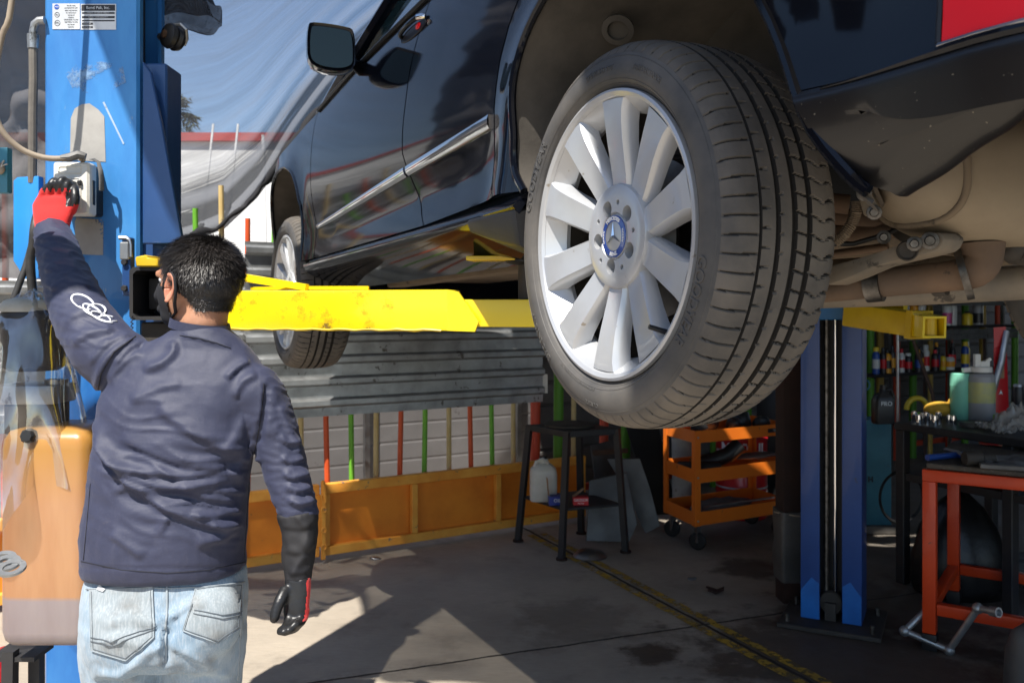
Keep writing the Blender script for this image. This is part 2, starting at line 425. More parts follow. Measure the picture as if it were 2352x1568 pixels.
for k in range(5): MB().box((-8.9, -7 + 2.3 * k, 4.4 + .5 * math.sin(k * 2.1)), (.9, 1.6, 1.2)).jitter(.3, 2, k).build('rooftop', MT['grime'], yw)
# ---------------------------------------------------------------- back fence line
bw = thing('back_wall', 'pale grey ribbed metal wall in shade behind the coloured poles', 'wall', WL(0, 1.35, 0))
def ribwall(t0, t1, z0, z1, o, pitch, amp):
    def fn(a, b):
        z = z0 + (z1 - z0) * b; ph = (z / pitch) % 1
        k = -1 if ph < .10 else 0
        return WL(t0 + (t1 - t0) * a, o - amp * k, z)
    return MB().sheet(fn, 30, int((z1 - z0) / pitch * 16))
ribwall(-4.2, tpx(1238, 1.4), 0, 1.35, 1.40, .145, .0035).build('wall_sheet', MT['wall_grey'], bw, smooth=20)
bm_ = MB()
for t in (tpx(845, 1.3), tpx(1195, 1.3)): bm_.bar(WL(t, 1.33, 0), WL(t, 1.33, 1.35), .04, .04, WD)
bm_.build('post', MT['steel'], bw)
A('wall_dark', (.15, .14, .13), (.09, .084, .078), 2, .8, wear=(.16, .15, .14), ws=5, wt=.64)
rw = thing('rear_wall', 'dark ribbed rear wall of the covered bay behind shelves and poles', 'wall', WL(4.5, .8, 0))
ribwall(tpx(1236, .85), 9.3, 0, 3.9, .85, .18, .02).build('wall_sheet', MT['wall_dark'], rw, smooth=20)
# orange tail-board fence with coloured stakes
of = thing('stake_fence', 'low orange boarded fence with red, green and tan stakes standing along its top', 'fence', WL(0, 0, 0))
ZB, ZT = .035, .465
tl, th, tr = tpx(-140), tpx(737), tpx(1342)
def rail(t0, t1, z, h, th_=.045, o=0): return MB().bar(WL(t0, o, z), WL(t1, o, z), th_, h).bevel(.004, 1)
stl = [(tl, th - .015), (th + .015, tr)]
for a, b in stl:
    rail(a, b, ZT - .03, .06).build('top_rail', MT['orange_rail'], of)
    rail(a, b, ZB + .03, .055).build('bottom_rail', MT['orange_rail'], of)
    MB().bar(WL(a, .025, (ZB + ZT) / 2), WL(b, .025, (ZB + ZT) / 2), .006, ZT - ZB - .02).build('board', MT['orange_wood'], of)
for px in (-100, 130, 350, 545, 728, 748, 950, 1142, 1336):
    t = tpx(px); MB().bar(WL(t, -.004, ZB + .06), WL(t, -.004, ZT - .061), .038, .04, WD).bevel(.003, 1).build('stile', MT['orange_rail'], of)
lt = MB(); lt.bar(WL(th, -.04, ZB - .01), WL(th, -.04, ZT + .02), .02, .022, WD)
lt.tube([WL(th - .005, -.05, ZT + .03), WL(th, -.055, ZT - .03), WL(th + .008, -.06, ZT - .1)], [.009, .012, .008], 6)
for z in (.1, .2, .32, .40): lt.tube([WL(th + .016 * math.cos(k), -.052, z + .016 * math.sin(k)) for k in np.linspace(0, 2 * PI, 9)[:-1]], .005, 5, True)
lt.build('latch_bolt', MT['orange_rail'], of)
pc = ['red', 'green', 'tan']
for i, px in enumerate((-60, 10, 75, 140, 205, 262, 320, 385, 450, 510, 570, 630, 690, 750, 808, 865, 920, 975, 1030, 1080, 1130, 1180)):
    col = 'red green tan'.split()[(i + 2) % 3]
    t = tpx(px, .1); top = 2.12 + .1 * math.sin(i * 2.3)
    pts = [WL(t + .006 * math.sin(k * 1.7 + i), .10, ZB + (top - ZB) * k / 5) for k in range(6)]
    MB().tube(pts, [.0165, .017, .0165, .016, .016, .015], 10).build('stake', MT['pole_' + col], of)
# thick painted poles further along
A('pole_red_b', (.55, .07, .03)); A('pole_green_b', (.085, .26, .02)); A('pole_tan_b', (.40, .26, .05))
pf = thing('pole_fence', 'row of thick red, green and ochre poles along the rear wall of the bay', 'fence', WL(4, .4, 0))
for i, (px, c, r, o) in enumerate(((1228, 'red', .036, .25), (1281, 'green', .036, .2), (1316, 'tan', .018, .15), (1386, 'red', .035, .3), (1436, 'green', .037, .3),
                    (1500, 'tan', .036, .4), (1560, 'red', .036, .4), (1640, 'green', .036, .4), (1716, 'green', .036, .4), (1772, 'tan', .036, .4), (1850, 'red', .036, .4), (1998, 'green', .036, .4), (2020, 'tan', .036, .4), (2058, 'red', .034, .4), (2096, 'green', .036, .4),
                    (2134, 'tan', .034, .4), (2179, 'red', .034, .4), (2216, 'green', .036, .4), (2256, 'tan', .036, .4), (2292, 'red', .035, .4), (2330, 'green', .036, .4), (2380, 'tan', .036, .4))):
    t = tpx(px, o)
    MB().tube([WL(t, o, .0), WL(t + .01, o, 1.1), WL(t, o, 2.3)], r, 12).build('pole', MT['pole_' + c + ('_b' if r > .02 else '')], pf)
for z in (.12, 1.9): MB().bar(WL(1.8, .5, z), WL(8.6, .5, z), .04, .05).build('rail', MT['pole_red_b'], pf)
# galvanised corrugated sheets fixed in front of the stakes
def corr(name, t0, t1, z0, z1, o, lab, seed, drop=0.0):
    th_ = thing(name, lab, 'metal sheet', WL((t0 + t1) / 2, o, z0))
    P_, rb = .128, [(0, 0), (.050, 0), (.058, .022), (.066, .028), (.094, .028), (.102, .022), (.110, 0)]
    prof = []
    k = 0
    while z0 + k * P_ < z1:
        for dz, dd in rb:
            if z0 + k * P_ + dz <= z1: prof.append((z0 + k * P_ + dz - .045, dd))
        k += 1
    mb = MB(); cnt = 40
    rings = []
    for z, dd in prof:
        rings.append([WL(t0 + (t1 - t0) * i / cnt, o - dd + .0022 * mnoise.noise(V((i * .25 + seed, z * 3, 0))), z + drop * i / cnt + .0015 * mnoise.noise(V((i * .2, z * 2, seed)))) for i in range(cnt + 1)])
    mb.loft(rings, False, False); mb.solid(.0015)
    mb.build('sheet', MT['galv'], th_, smooth=25); return th_
cs = corr('corrugated_sheet', tpx(560), tpx(1243), .915, 1.95, -.02, 'galvanised ribbed metal sheet hung lengthwise above the orange fence, under the lifted car', 3)
MB().bar(WL(tpx(1240), -.0, .99), WL(tpx(1256), -.0, .99), .02, .13).build('end_block', MT['white_plastic'], cs)
corr('corrugated_sheet', -4.0, tpx(572), .93, 1.72, .015, 'galvanised ribbed metal sheet behind the blue lift column and the plastic wrapped pump', 9)
# ---------------------------------------------------------------- neighbouring building, tree
nb = thing('white_building', 'long low white building with a red roof edge seen through the net', 'building', (-5, 12, 0))
def zat(py, d): return HC + (HP - py) / FP * d
MB().box((-6, 12.2, zat(325, 12) / 2), (22, .4, zat(325, 12))).build('wall', MT['white_wall'], nb)
MB().box((-6, 12.15, zat(316, 12)), (22.3, .44, .11)).build('roof_edge', MT['red_trim'], nb)
ld_ = MB()
for px in (478, 535):
    ld_.bar(W(px - 26, 640, 11), W(px + 12, 285, 11), .022, .022, (0, -1, 0))
ld_.bar(W(612, 640, 11), W(604, 310, 11), .03, .03, (0, -1, 0))
ld_.build('leaning_plank', MT['white_wall'], nb)
tr_ = thing('palm_tree', 'bushy palm with a green crown rising behind the white building', 'tree', (W(395, 700, 20).x, 20, 0))
tx = W(395, 700, 20).x
MB().tube([(tx, 20, 0), (tx + .05, 20, 2.5), (tx - .03, 20, zat(240, 20))], [.22, .16, .14], 10).jitter(.03, 6).build('trunk', MT['trunk'], tr_)
cr = MB(); rnd = random.Random(3)
cz = zat(262, 20)
for i in range(150):
    az = rnd.uniform(0, 2 * PI); el = rnd.uniform(-1.15, 1.3); Lf = rnd.uniform(.45, .72)
    d0 = V((math.cos(az) * math.cos(el), math.sin(az) * math.cos(el), math.sin(el))); c0 = V((tx, 20, cz))
    if d0.z < 0: Lf *= 1.05
    side = d0.cross(V((0, 0, 1))).normalized()
    for k in range(5):
        a, b = .2 + .16 * k, .2 + .16 * k + .22
        for sgn in (-1, 1):
            p = c0 + d0 * Lf * a + V((0, 0, -.18 * a * a)); q = c0 + d0 * Lf * b + side * sgn * (.10 + .03 * k) + V((0, 0, -.2 * b * b - rnd.uniform(0, .06)))
            r = p + d0 * .05
            cr.f([cr.v(p), cr.v(q), cr.v(r)])
cr.build('crown', MT['palm'], tr_, smooth=0, recalc=False)
# ---------------------------------------------------------------- shade netting
def net_mat(name, col, amin, amax, streak, edge=None):
    m, N, L = nodes(name); out = N['Material Output']; N.remove(N['Principled BSDF'])
    tc = N.new('ShaderNodeTexCoord'); U = tc.outputs['UV']
    wn = N.new('ShaderNodeTexNoise'); wn.inputs['Scale'].default_value = 5; L.new(U, wn.inputs['Vector'])
    U = nd(N, L, 'ShaderNodeVectorMath', (U, nd(N, L, 'ShaderNodeVectorMath', (wn.outputs['Color'], (.10, .10, .10)), operation='MULTIPLY')), operation='ADD')
    n1 = noise_(N, L, mapped(N, L, U, streak), 1, 5, .55)
    n2 = noise_(N, L, mapped(N, L, U, (streak[0] * 2.2, streak[1] * 2.6, 1)), 1, 4, .6)
    al = mrange(N, L, mth(N, L, 'ADD', mth(N, L, 'MULTIPLY', n1, .6), mth(N, L, 'MULTIPLY', n2, .4)), .36, .66, amin, amax)
    if edge:
        sp = N.new('ShaderNodeSeparateXYZ'); L.new(U, sp.inputs[0])
        k = mth(N, L, 'MULTIPLY', mth(N, L, 'POWER', sp.outputs[1], edge[0]), edge[1])
        al = mth(N, L, 'MINIMUM', mth(N, L, 'ADD', al, mth(N, L, 'MULTIPLY', k, mrange(N, L, n2, .25, .5))), .97)
    wv = N.new('ShaderNodeTexWave'); wv.inputs['Scale'].default_value = 90; wv.inputs['Distortion'].default_value = 1
    L.new(tc.outputs['Object'], wv.inputs['Vector'])
    al = mth(N, L, 'MULTIPLY', al, mrange(N, L, wv.outputs[1], 0, 1, .82, 1.1))
    al = mth(N, L, 'MINIMUM', al, .98)
    df = nd(N, L, 'ShaderNodeBsdfDiffuse', (_c(col),)); tl_ = nd(N, L, 'ShaderNodeBsdfTranslucent', (_c([c * .8 for c in col]),))
    sh = nd(N, L, 'ShaderNodeMixShader', (.35, df, tl_)); tp = nd(N, L, 'ShaderNodeBsdfTransparent')
    L.new(nd(N, L, 'ShaderNodeMixShader', (al, tp, sh)), out.inputs[0])
    return m
hem = [(-1500, 640), (-700, 610), (-100, 600), (330, 570), (420, 560), (520, 525), (600, 452), (680, 340), (760, 238), (840, 150), (930, 60), (990, 20)]
def hemy(px): return float(np.interp(px, [p[0] for p in hem], [p[1] for p in hem]))
def net_fn(a, b):
    px = -1500 + 2490 * a; o = .07
    q = (px - 1176) / FP; t = tpx(px, o); p = WL(t, o, 0)
    yb, yt = hemy(px), -620
    py = yt + (yb - yt) * b
    z = HC + (HP - py) / FP * p.y
    k = max(0, b - .45) / .55
    fold = (.010 * k ** 2 * mnoise.noise(V((a * 9, b * 38, 1))) + .05 * mnoise.noise(V((a * 5, b * 5, 4))) + .03 * k ** 3 * math.sin(b * 95 + 6 * mnoise.noise(V((a * 6, b * 3, 7)))))
    sag = .45 * math.sin(min(1, max(0, b)) * PI) * .3
    p = p + WN * (max(-.05, fold + .06) + sag)
    return V((p.x, p.y, z))
tag(MB().sheet(net_fn, 160, 200, uv=True).build('shade_net', net_mat('net_weave', (.15, .16, .185), .32, .52, (7, 46, 1), (22, 1.3)), smooth=180),
    'translucent grey shade net stretched behind the car with its hem gathered in dark folds', 'net')
hp0 = []
for i in range(70):
    a = .73 + .27 * i / 69; p = net_fn(a, .992); hp0.append(p + V((0, -.03, .012 * math.sin(i * .9))))
hem_ = MB().tube(hp0, [.020 + .016 * mnoise.noise(V((i * .35, 0, 0))) + .010 * math.sin(i * .21) for i in range(70)], 10).jitter(.014, 16)
sn = bpy.data.objects['shade_net']; hem_.build('gathered_hem', MT['mask_cloth'], sn, smooth=60)
def curt_fn(a, b):
    x = -2.9 + 1.55 * a; z = 3.9 - 2.22 * b - .08 * a
    y = 3.30 + .05 * math.sin(a * 26 + 3 * mnoise.noise(V((a * 3, b * 4, 0)))) + .12 * mnoise.noise(V((a * 4, b * 9, 2))) + .075 * (1 - abs(mnoise.noise(V((a * 7 + b * 3, b * 15, 5)))) * 2.4) + .02 * mnoise.noise(V((a * 25, b * 40, 5)))
    return V((x + .05 * mnoise.noise(V((b * 5, 3, a))), y, z))
tag(MB().sheet(curt_fn, 90, 140, uv=True).build('net_curtain', net_mat('net_dense', (.13, .125, .13), .93, .985, (14, 24, 1)), smooth=180),
    'dense dark grey net curtain hanging behind the blue lift column at the left', 'net')
bd = MB()
c0 = W(418, 18, 2.95)
bd.sheet(lambda a, b: c0 + V(((.03 + .10 * b) * math.cos(a * 2 * PI) * (1 + .3 * mnoise.noise(V((a * 6, b * 2, 0)))), (.05 + .06 * b) * math.sin(a * 2 * PI), .12 - .17 * b + .05 * mnoise.noise(V((a * 9, b * 3, 1))))), 40, 12, uv=True)
tag(bd.build('net_bundle', net_mat('net_bunched', (.05, .05, .055), .80, .98, (10, 6, 1)), smooth=180), 'bunched end of dark netting hanging at the top of the blue column', 'net')

# second layer of netting overhead, torn along its edge: it dapples the floor under the car
def oh_fn(a, b):
    x = -2.9 + 2.25 * a; ys = 1.06 + 1.3 / (1 + math.exp((x + 1.70) * 20)); y = ys + (2.35 - ys) * b + .16 * mnoise.noise(V((a * 5, 0, 3))) * (1 - b) + .35 * mnoise.noise(V((a * 3, 5, 1))) * b
    return V((x, y, 4.25 + .1 * math.sin(a * 7) - .25 * math.sin(PI * b)))
on = MB().sheet(oh_fn, 60, 50, uv=True).build('overhead_net', net_mat('net_overhead', (.05, .05, .055), .86, .985, (4, 4, 1)), smooth=180)
tag(on, 'grey shade net stretched high over the yard in front of the car', 'net')
# ---------------------------------------------------------------- lifted car. Local frame: x forward from rear hub, y outwards (left), z up from hub
CR = V((.1793, 1.58, 1.6468)); CU = V((-.43963, .89794, -.02073)); CN = V((-.89813, -.43972, 0)); CP = CU.cross(CN)
cmx = M((CU, CN, CP)).transposed().to_4x4(); cmx.translation = CR
car = thing('car', 'black car raised on the blue lift with its silver rear wheel facing the camera', 'car', mtx=cmx)
def interp(x, pts): return float(np.interp(x, [p[0] for p in pts], [p[1] for p in pts]))
SIDE = [(-.1, -.05), (0, -.022), (.06, -.006), (.11, .0), (.16, -.006), (.22, -.012), (.28, -.006), (.33, .003), (.42, .006), (.55, -.002), (.66, -.018), (.75, -.042), (.80, -.056), (1.15, -.22), (1.3, -.42)]
_sz = np.linspace(-.1, 1.3, 281); _sb = np.interp(_sz, [p[0] for p in SIDE], [p[1] for p in SIDE])
_sb = np.convolve(np.pad(_sb, 9, mode='edge'), np.ones(19) / 19, 'valid')
def sideb(a, z):
    b = float(np.interp(z, _sz, _sb))
    if z < .8:
        for ax in (0.0, 2.80):
            rr = math.hypot(a - ax, z - .09); b += .022 * math.exp(-((rr - .44) / .07) ** 2) * (1 if z > -.02 else .5)
        b += -.010 * math.exp(-((z - .20) / .05) ** 2) * (1 if .5 < a < 2.2 else 0) * min(1, (a - .5) / .25, (2.2 - a) / .25) if .5 < a < 2.2 else 0
    if a > 2.9: b -= .16 * ((a - 2.9) / .65) ** 2
    return b
CS, CRAD = -.70, .22                        # rear corner of the body in plan
def bodyp(a, z, inn=0.0, mir=False):
    b = sideb(max(a, CS), z) - inn
    if a < CS:
        s = CS - a; mx = CRAD * PI / 2
        if s < mx: g = s / CRAD; a, b = CS - (CRAD - inn) * math.sin(g), sideb(CS, z) - CRAD + (CRAD - inn) * math.cos(g)
        else: a, b = CS - CRAD + inn, sideb(CS, z) - CRAD - (s - mx)
    if mir: b = -1.81 - b
    return V((a, b, z))
def panel(poly, step=.03, thick=.006, mir=False, inn=0.0):
    mb = MB(); bm = mb.bm
    f = bm.faces.new([bm.verts.new((p[0], p[1], 0)) for p in poly]); f.normal_update()
    xs = [p[0] for p in poly]; ys = [p[1] for p in poly]
    for ax, lo, hi in ((0, min(xs), max(xs)), (1, min(ys), max(ys))):
        k = lo + step
        while k < hi - 1e-4:
            nn = V((1, 0, 0)) if ax == 0 else V((0, 1, 0))
            bmesh.ops.bisect_plane(bm, geom=bm.verts[:] + bm.edges[:] + bm.faces[:], plane_co=nn * k, plane_no=nn, dist=1e-5)
            k += step
    bmesh.ops.remove_doubles(bm, verts=bm.verts[:], dist=1e-5)
    for v in bm.verts: v.co = bodyp(v.co.x, v.co.y, inn, mir)
    bm.normal_update()
    q = sum((f.normal for f in bm.faces), V()); want = 1 if not mir else -1
    if q.y * want < 0:
        bmesh.ops.reverse_faces(bm, faces=bm.faces[:])
    if thick:
        bmesh.ops.solidify(bm, geom=bm.faces[:], thickness=thick)
    return mb
def cbuild(mb, name, m, parent=None, smooth=40, recalc=True): return mb.build(name, MT[m] if isinstance(m, str) else m, parent or car, False, smooth, recalc)
gap = [(.967, .118), (1.054, .223), (1.100, .300), (1.122, .345), (1.112, .408), (1.090, .50), (1.072, .589), (1.040, .69), (1.01, .775)]
rgap = [(.485, .133), (.509, .158), (.500, .256), (.484, .333), (.450, .43), (.41, .50), (.356, .56), (.30, .63), (.26, .775)]
fgap = [(2.225, .116), (2.204, .241), (2.225, .35), (2.25, .458), (2.269, .604), (2.275, .715)]
archR = [(.352, .128), (.381, .167), (.388, .21), (.379, .261), (.362, .332), (.33, .398), (.279, .455), (.19, .508), (.1, .535), (0, .545), (-.1, .535), (-.2, .50), (-.29, .435), (-.36, .36), (-.402, .284), (-.45, .176), (-.487, .088), (-.526, .026), (-.546, .005)]
archF = [(2.362, .113), (2.368, .313), (2.40, .37), (2.446, .43), (2.52, .49), (2.615, .535), (2.74, .565), (2.87, .565), (3.0, .545), (3.10, .50), (3.20, .43), (3.26, .35), (3.285, .25), (3.29, .10)]
def off(pts, d): return [(p[0] + d, p[1]) for p in pts]
rd = cbuild(panel(off(gap, -.004) + off(rgap, .004)[::-1]), 'rear_door', 'black_paint')
fd_ = cbuild(panel(off(fgap, -.004) + [(1.80, .755)] + off(gap, .004)[::-1]), 'front_door', 'black_paint')
cbuild(panel(off(fgap, .004)[::-1] + archF + [(3.58, .10), (3.58, .45), (3.50, .605), (3.0, .655), (2.45, .705)]), 'front_fender', 'black_paint')
def smoothpts(p, k=3):
    out = []
    for i in range(len(p) - 1):
        for j in range(k):
            t = j / k; p0, p1, p2, p3 = p[max(i - 1, 0)], p[i], p[i + 1], p[min(i + 2, len(p) - 1)]
            out.append(tuple(.5 * ((2 * p1[c]) + (-p0[c] + p2[c]) * t + (2 * p0[c] - 5 * p1[c] + 4 * p2[c] - p3[c]) * t * t + (-p0[c] + 3 * p1[c] - 3 * p2[c] + p3[c]) * t ** 3) for c in (0, 1)))
    return out + [p[-1]]
aR = smoothpts(archR)
iCut = min(range(len(aR)), key=lambda i: abs(aR[i][1] - .140) + (0 if aR[i][0] < 0 else 9))
cbuild(panel(off(rgap, -.004) + [(-.60, .79), (-.662, .79), (-.662, .142)] + aR[:iCut + 1][::-1], .025), 'rear_quarter', 'black_paint')
# arch lip: a rolled bead along both arches, with the dusty liners behind
for nm, pts, cx in (('arch_lip', aR, 0), ('arch_lip', smoothpts(archF), 2.8)):
    path = [bodyp(a, z, .004) for a, z in pts]
    cbuild(MB().tube(path, .009, 8, flat=1), nm, 'black_paint')
def liner(pts, depth):
    mb = MB(); rings = []
    for k in range(9):
        y = k / 8
        rings.append([bodyp(a, z, .004) * 1 + V((0, -depth * y * (1 if a > -.28 else min(1, max(.06, (z - .12) / .28))), 0)) + V(((a - 0) * 0, 0, -.03 * y)) + V((0, .01, 0)) * mnoise.noise(V((a * 6, y * 5, z * 6))) for a, z in pts])
    mb.loft(rings, False, False); return mb
ln = cbuild(liner(aR, .42), 'wheel_liner', 'liner', smooth=60, recalc=False)
lb = MB(); lb.prism([(p[0], p[1]) for p in aR if p[1] > .30 or p[0] > 0] + [(-.33, .26), (-.1, .16), (.2, .14)], lambda x, y, t: V((x, -.40 + t, y)), 0, .006); cbuild(lb, 'inner_arch', 'liner')
cbuild(MB().lathe([(.0, 0), (.028, 0), (.034, .006), (.034, .012), (.022, .014), (.022, .004), (0, .003)], (.22, -.16, .46), (-.5, .5, -.7), 20), 'liner_cap', 'liner', ln)
cbuild(liner(smoothpts(archF), .40), 'wheel_liner', 'liner', smooth=60, recalc=False)
lb = MB(); lb.prism([(p[0], p[1]) for p in archF], lambda x, y, t: V((x, -.40 + t, y)), 0, .006); cbuild(lb, 'inner_arch', 'car_dusty')
# sill
rings = []
for i in range(41):
    a = 2.355 - (2.355 - .36) * i / 40; e = max(0, (.62 - a) / .26)
    lo = .045 + .01 * i / 40 + .030 * e ** 2; dn = .0 + .035 * (e ** 2)
    rings.append([V((a, b, z)) for b, z in ((-.06, .150), (-.004, .112 + .008 * e), (.006, .105 + .012 * e), (.010 + .01 * e, .095), (.006, .080), (-.010, lo + .018), (-.035, lo + .004), (-.10, .026 - dn * .2), (-.20, .000), (-.22, .05))])
mb = MB(); mb.loft(rings, True, True); cbuild(mb, 'sill', 'black_paint', smooth=50)
mb = MB()                                   # rear end of the sill, flared down ahead of the wheel
rings = []
for a, s in ((.62, 0.0), (.55, .35), (.47, .7), (.40, .95), (.372, 1.0)):
    rings.append([V((a, .012, .095)), V((a - .015 * s, .016, .088 - .0 * s)), V((a - .02 * s, .008, .066 - .055 * s)), V((a - .02 * s, -.05, .05 - .065 * s)), V((a - .02 * s, -.15, .04 - .04 * s)), V((a, -.16, .09))])
mb.loft(rings); mb.bevel(.006, 2); cbuild(mb, 'sill_flare', 'black_trim')
# chrome strips, handle
def strip(pts_t, pts_b, inn, prof=.013):
    mb = MB(); rings = []
    for (a0, z0), (a1, z1) in zip(pts_t, pts_b):
        p0, p1 = bodyp(a0, z0, inn), bodyp(a1, z1, inn); m_ = (p0 + p1) / 2 + V((0, prof, 0)); q = V((0, prof * .9, 0))
        rings.append([p0 + V((0, -.004, 0)), p0 + q * .7, p0 + (p1 - p0) * .3 + q, p0 + (p1 - p0) * .72 + q, p1 + q * .55, p1 + V((0, -.004, 0))])
    mb.loft(rings, True, True); return mb
def seg(a0, za0, a1, za1, n=14): return [(a0 + (a1 - a0) * k / n, za0 + (za1 - za0) * k / n) for k in range(n + 1)]
cbuild(strip(seg(1.090, .300, .505, .324), seg(1.082, .272, .510, .292), 0), 'chrome_strip', 'chrome', rd)
cbuild(strip(seg(2.165, .246, 1.108, .300), seg(2.165, .228, 1.098, .271), 0), 'chrome_strip', 'chrome', fd_)
hb0 = MB(); hb0.loft([[bodyp(1.108 + .105 * math.cos(q) * k, .700 + .006 * math.cos(q) + .021 * math.sin(q) * k, dd) for q in np.linspace(0, 2 * PI, 29)[:-1]] for k, dd in ((1.06, -.001), (1.0, -.003), (.9, .006), (.5, .016))]); cbuild(hb0, 'handle_recess', 'black_trim', fd_, 50)
mb = MB(); hp = smoothpts([(1.205, .712), (1.17, .716), (1.10, .718), (1.04, .717), (1.012, .714)], 3)
mb.tube([bodyp(a, z, -.006 - .016 * math.sin(PI * i / (len(hp) - 1)) ** .6) for i, (a, z) in enumerate(hp)], .0075, 10); cbuild(mb, 'handle', 'black_paint', fd_, 60)
mb = MB(); mb.tube([bodyp(1.03, .716, -.020), bodyp(1.012, .714, -.012), bodyp(1.005, .712, -.004)], [.009, .009, .007], 10); cbuild(mb, 'handle_end', 'chrome', fd_, 60)
mb = MB(); mb.ell(bodyp(1.048, .698, -.007), (.020, .004, .009)); cbuild(mb, 'handle_red_reflection', 'red_lens', fd_)  # red reflection on the door handle, put in as a coloured spot
# greenhouse: windows, pillars, roof, windscreen, bonnet
def win(poly, nm, inn=.012): return cbuild(panel(poly, .06, .004, inn=inn), nm, 'glass_dark')
win([(1.83, .765), (1.03, .785), (1.02, 1.12), (1.30, 1.13), (1.50, 1.05)], 'front_window')
win([(.97, .787), (.24, .79), (.30, 1.10), (.96, 1.125)], 'rear_window')
win([(.19, .795), (-.45, .81), (-.35, 1.06), (.24, 1.10)], 'quarter_window')
mb = MB(); mb.tube([bodyp(2.30, .715, .03), bodyp(1.86, .80, .0), bodyp(1.56, 1.02, .0), bodyp(1.30, 1.16, .02), bodyp(.6, 1.2, .03), bodyp(-.3, 1.15, .02), bodyp(-.52, 1.05, .02), bodyp(-.60, .80, .02)], .032, 8); cbuild(mb, 'window_frame', 'black_paint')
for a0, a1 in ((.995, .985), (.215, .27)): cbuild(MB().bar(bodyp(a0, .76, .012), bodyp(a1, 1.16, .012), .05, .03, (0, 1, 0)), 'pillar', 'black_trim')
cbuild(MB().tube([bodyp(a, z, -.004) for a, z in ((2.25, .722), (1.82, .762), (1.4, .776), (1.0, .783), (.5, .788), (.2, .79))], .009, 6), 'belt_moulding', 'black_trim')
def sec(a, z0, z1, y=-.905):                 # ring across the car for roof and bonnet
    return None
mb = MB()
def roof_s(i, j):
    a = 1.32 - 1.86 * j; e = bodyp(a, 1.17 if a > -.3 else 1.15, .02); b = e.y + (-1.81 - 2 * e.y) * i
    return V((a, b, e.z + .10 * math.sin(PI * i)))
mb.sheet(roof_s, 16, 12); mb.solid(.01); cbuild(mb, 'roof', 'black_paint')
mb = MB()
def scr(i, j):
    p = bodyp(1.34, 1.17, .02).lerp(bodyp(2.20, .735, .05), j); b = p.y + (-1.81 - 2 * p.y) * i
    return V((p.x + .10 * math.sin(PI * i) * j, b, p.z + .09 * math.sin(PI * i) * (1 - j)))
mb.sheet(scr, 12, 8); mb.solid(.005); cbuild(mb, 'windscreen', 'glass_dark')
mb = MB()
def hood(i, j):
    p = bodyp(2.28, .712, .004).lerp(bodyp(3.50, .607, .004), j); q = bodyp(2.28 + 1.22 * j, .70 - .09 * j, .004)
    b = q.y + (-1.81 - 2 * q.y) * i
    return V((p.x + .12 * math.sin(PI * i) * j, b, p.z + .075 * math.sin(PI * i) ** .6))
mb.sheet(hood, 20, 14); mb.solid(.006); cbuild(mb, 'bonnet', 'black_paint')
mb = MB()
def nose(i, j):
    z = .60 - .62 * j; b = -.20 - 1.41 * i
    return V((3.50 + .16 * math.sin(PI * min(1, max(0, i))) ** .5 + .03 * math.sin(PI * j), -.10 - 1.61 * i, z))
mb.sheet(nose, 20, 10); mb.solid(.008); cbuild(mb, 'front_bumper', 'black_paint')
# far side, rear and floor of the body
far = MB()
cbuild(panel([(2.28, .03), (2.25, .715), (1.0, .78), (-.60, .79), (-.60, .14), (-.45, .18), (-.36, .36), (-.2, .5), (0, .545), (.2, .5), (.36, .33), (.38, .06)], .08, .006, True), 'far_side', 'black_paint')
cbuild(panel(off(fgap, .004)[::-1] + archF + [(3.58, .10), (3.58, .45), (3.50, .605), (3.0, .655), (2.45, .705)], .08, .006, True), 'front_fender', 'black_paint')
mb = MB(); mb.box((-.845, -.905, .62), (.03, 1.15, .96)); mb.bevel(.01); cbuild(mb, 'tailgate', 'black_paint')
mb = MB(); mb.box((1.4, -.905, .075), (2.0, 1.40, .05)); mb.box((3.0, -.905, .14), (1.1, .95, .10)); mb.box((-.15, -.905, .30), (.75, 1.0, .10))
for y in (-.42, -1.39): mb.box((1.3, y, .045), (2.3, .08, .07))
mb.bevel(.012, 2); cbuild(mb, 'floor_pan', 'car_dusty')
for q in ((2.3, .42, .6), (.45, .4, .55)): mb = MB(); mb.box((q[0], -.905, q[1]), (.04, 1.3, q[2])); cbuild(mb, 'bulkhead', 'black_trim')
# rear bumper wrapped round the corner, with chrome-edged crease, and tail lamp
def bump(i, j):
    a = -.5 - 1.05 * i; prof = [(.139, .002), (.130, -.006), (.115, -.004), (.09, .0), (.06, .006), (.03, .018), (.012, .032), (-.002, .052), (-.003, .068), (.004, .080)]
    k = j * (len(prof) - 1); q = int(min(k, len(prof) - 2)); t = k - q
    z = prof[q][0] + (prof[q + 1][0] - prof[q][0]) * t; inn = prof[q][1] + (prof[q + 1][1] - prof[q][1]) * t
    a0 = interp(z, [(-.01, -.55), (.005, -.546), (.026, -.526), (.088, -.487), (.15, -.46)])
    a = a0 - 1.1 * i
    z += (.38 * max(0, -.53 - a) if z < .05 else .2 * max(0, -.53 - a) * (z < .1)) + .006 * mnoise.noise(V((a * 14, j * 2, 0))) * (j > .55)
    return bodyp(a, z, inn)
mb = MB(); mb.sheet(bump, 60, 30); mb.solid(.004); bmp = cbuild(mb, 'rear_bumper', None or mat('bumper_black', (.008, .008, .009), (.012, .011, .011), 5, .30, coat=.15, speck=(.25, .22, .17), sps=160, spt=.73, wear=(.03, .024, .018), ws=7, wt=.62), smooth=50)
mb = MB(); mb.tube([bodyp(-.503 - .9 * k / 30, .139 + .002 * math.sin(k * .3), -.005) for k in range(31)], [.001 + .006 * min(1, k / 6) for k in range(31)], 8); cbuild(mb, 'bumper_crease', 'black_paint', bmp)
cbuild(panel([(-1.6, .150), (-.672, .150), (-.672, .60), (-1.6, .60)], .03, .01, inn=-.006), 'tail_lamp', 'red_lens')
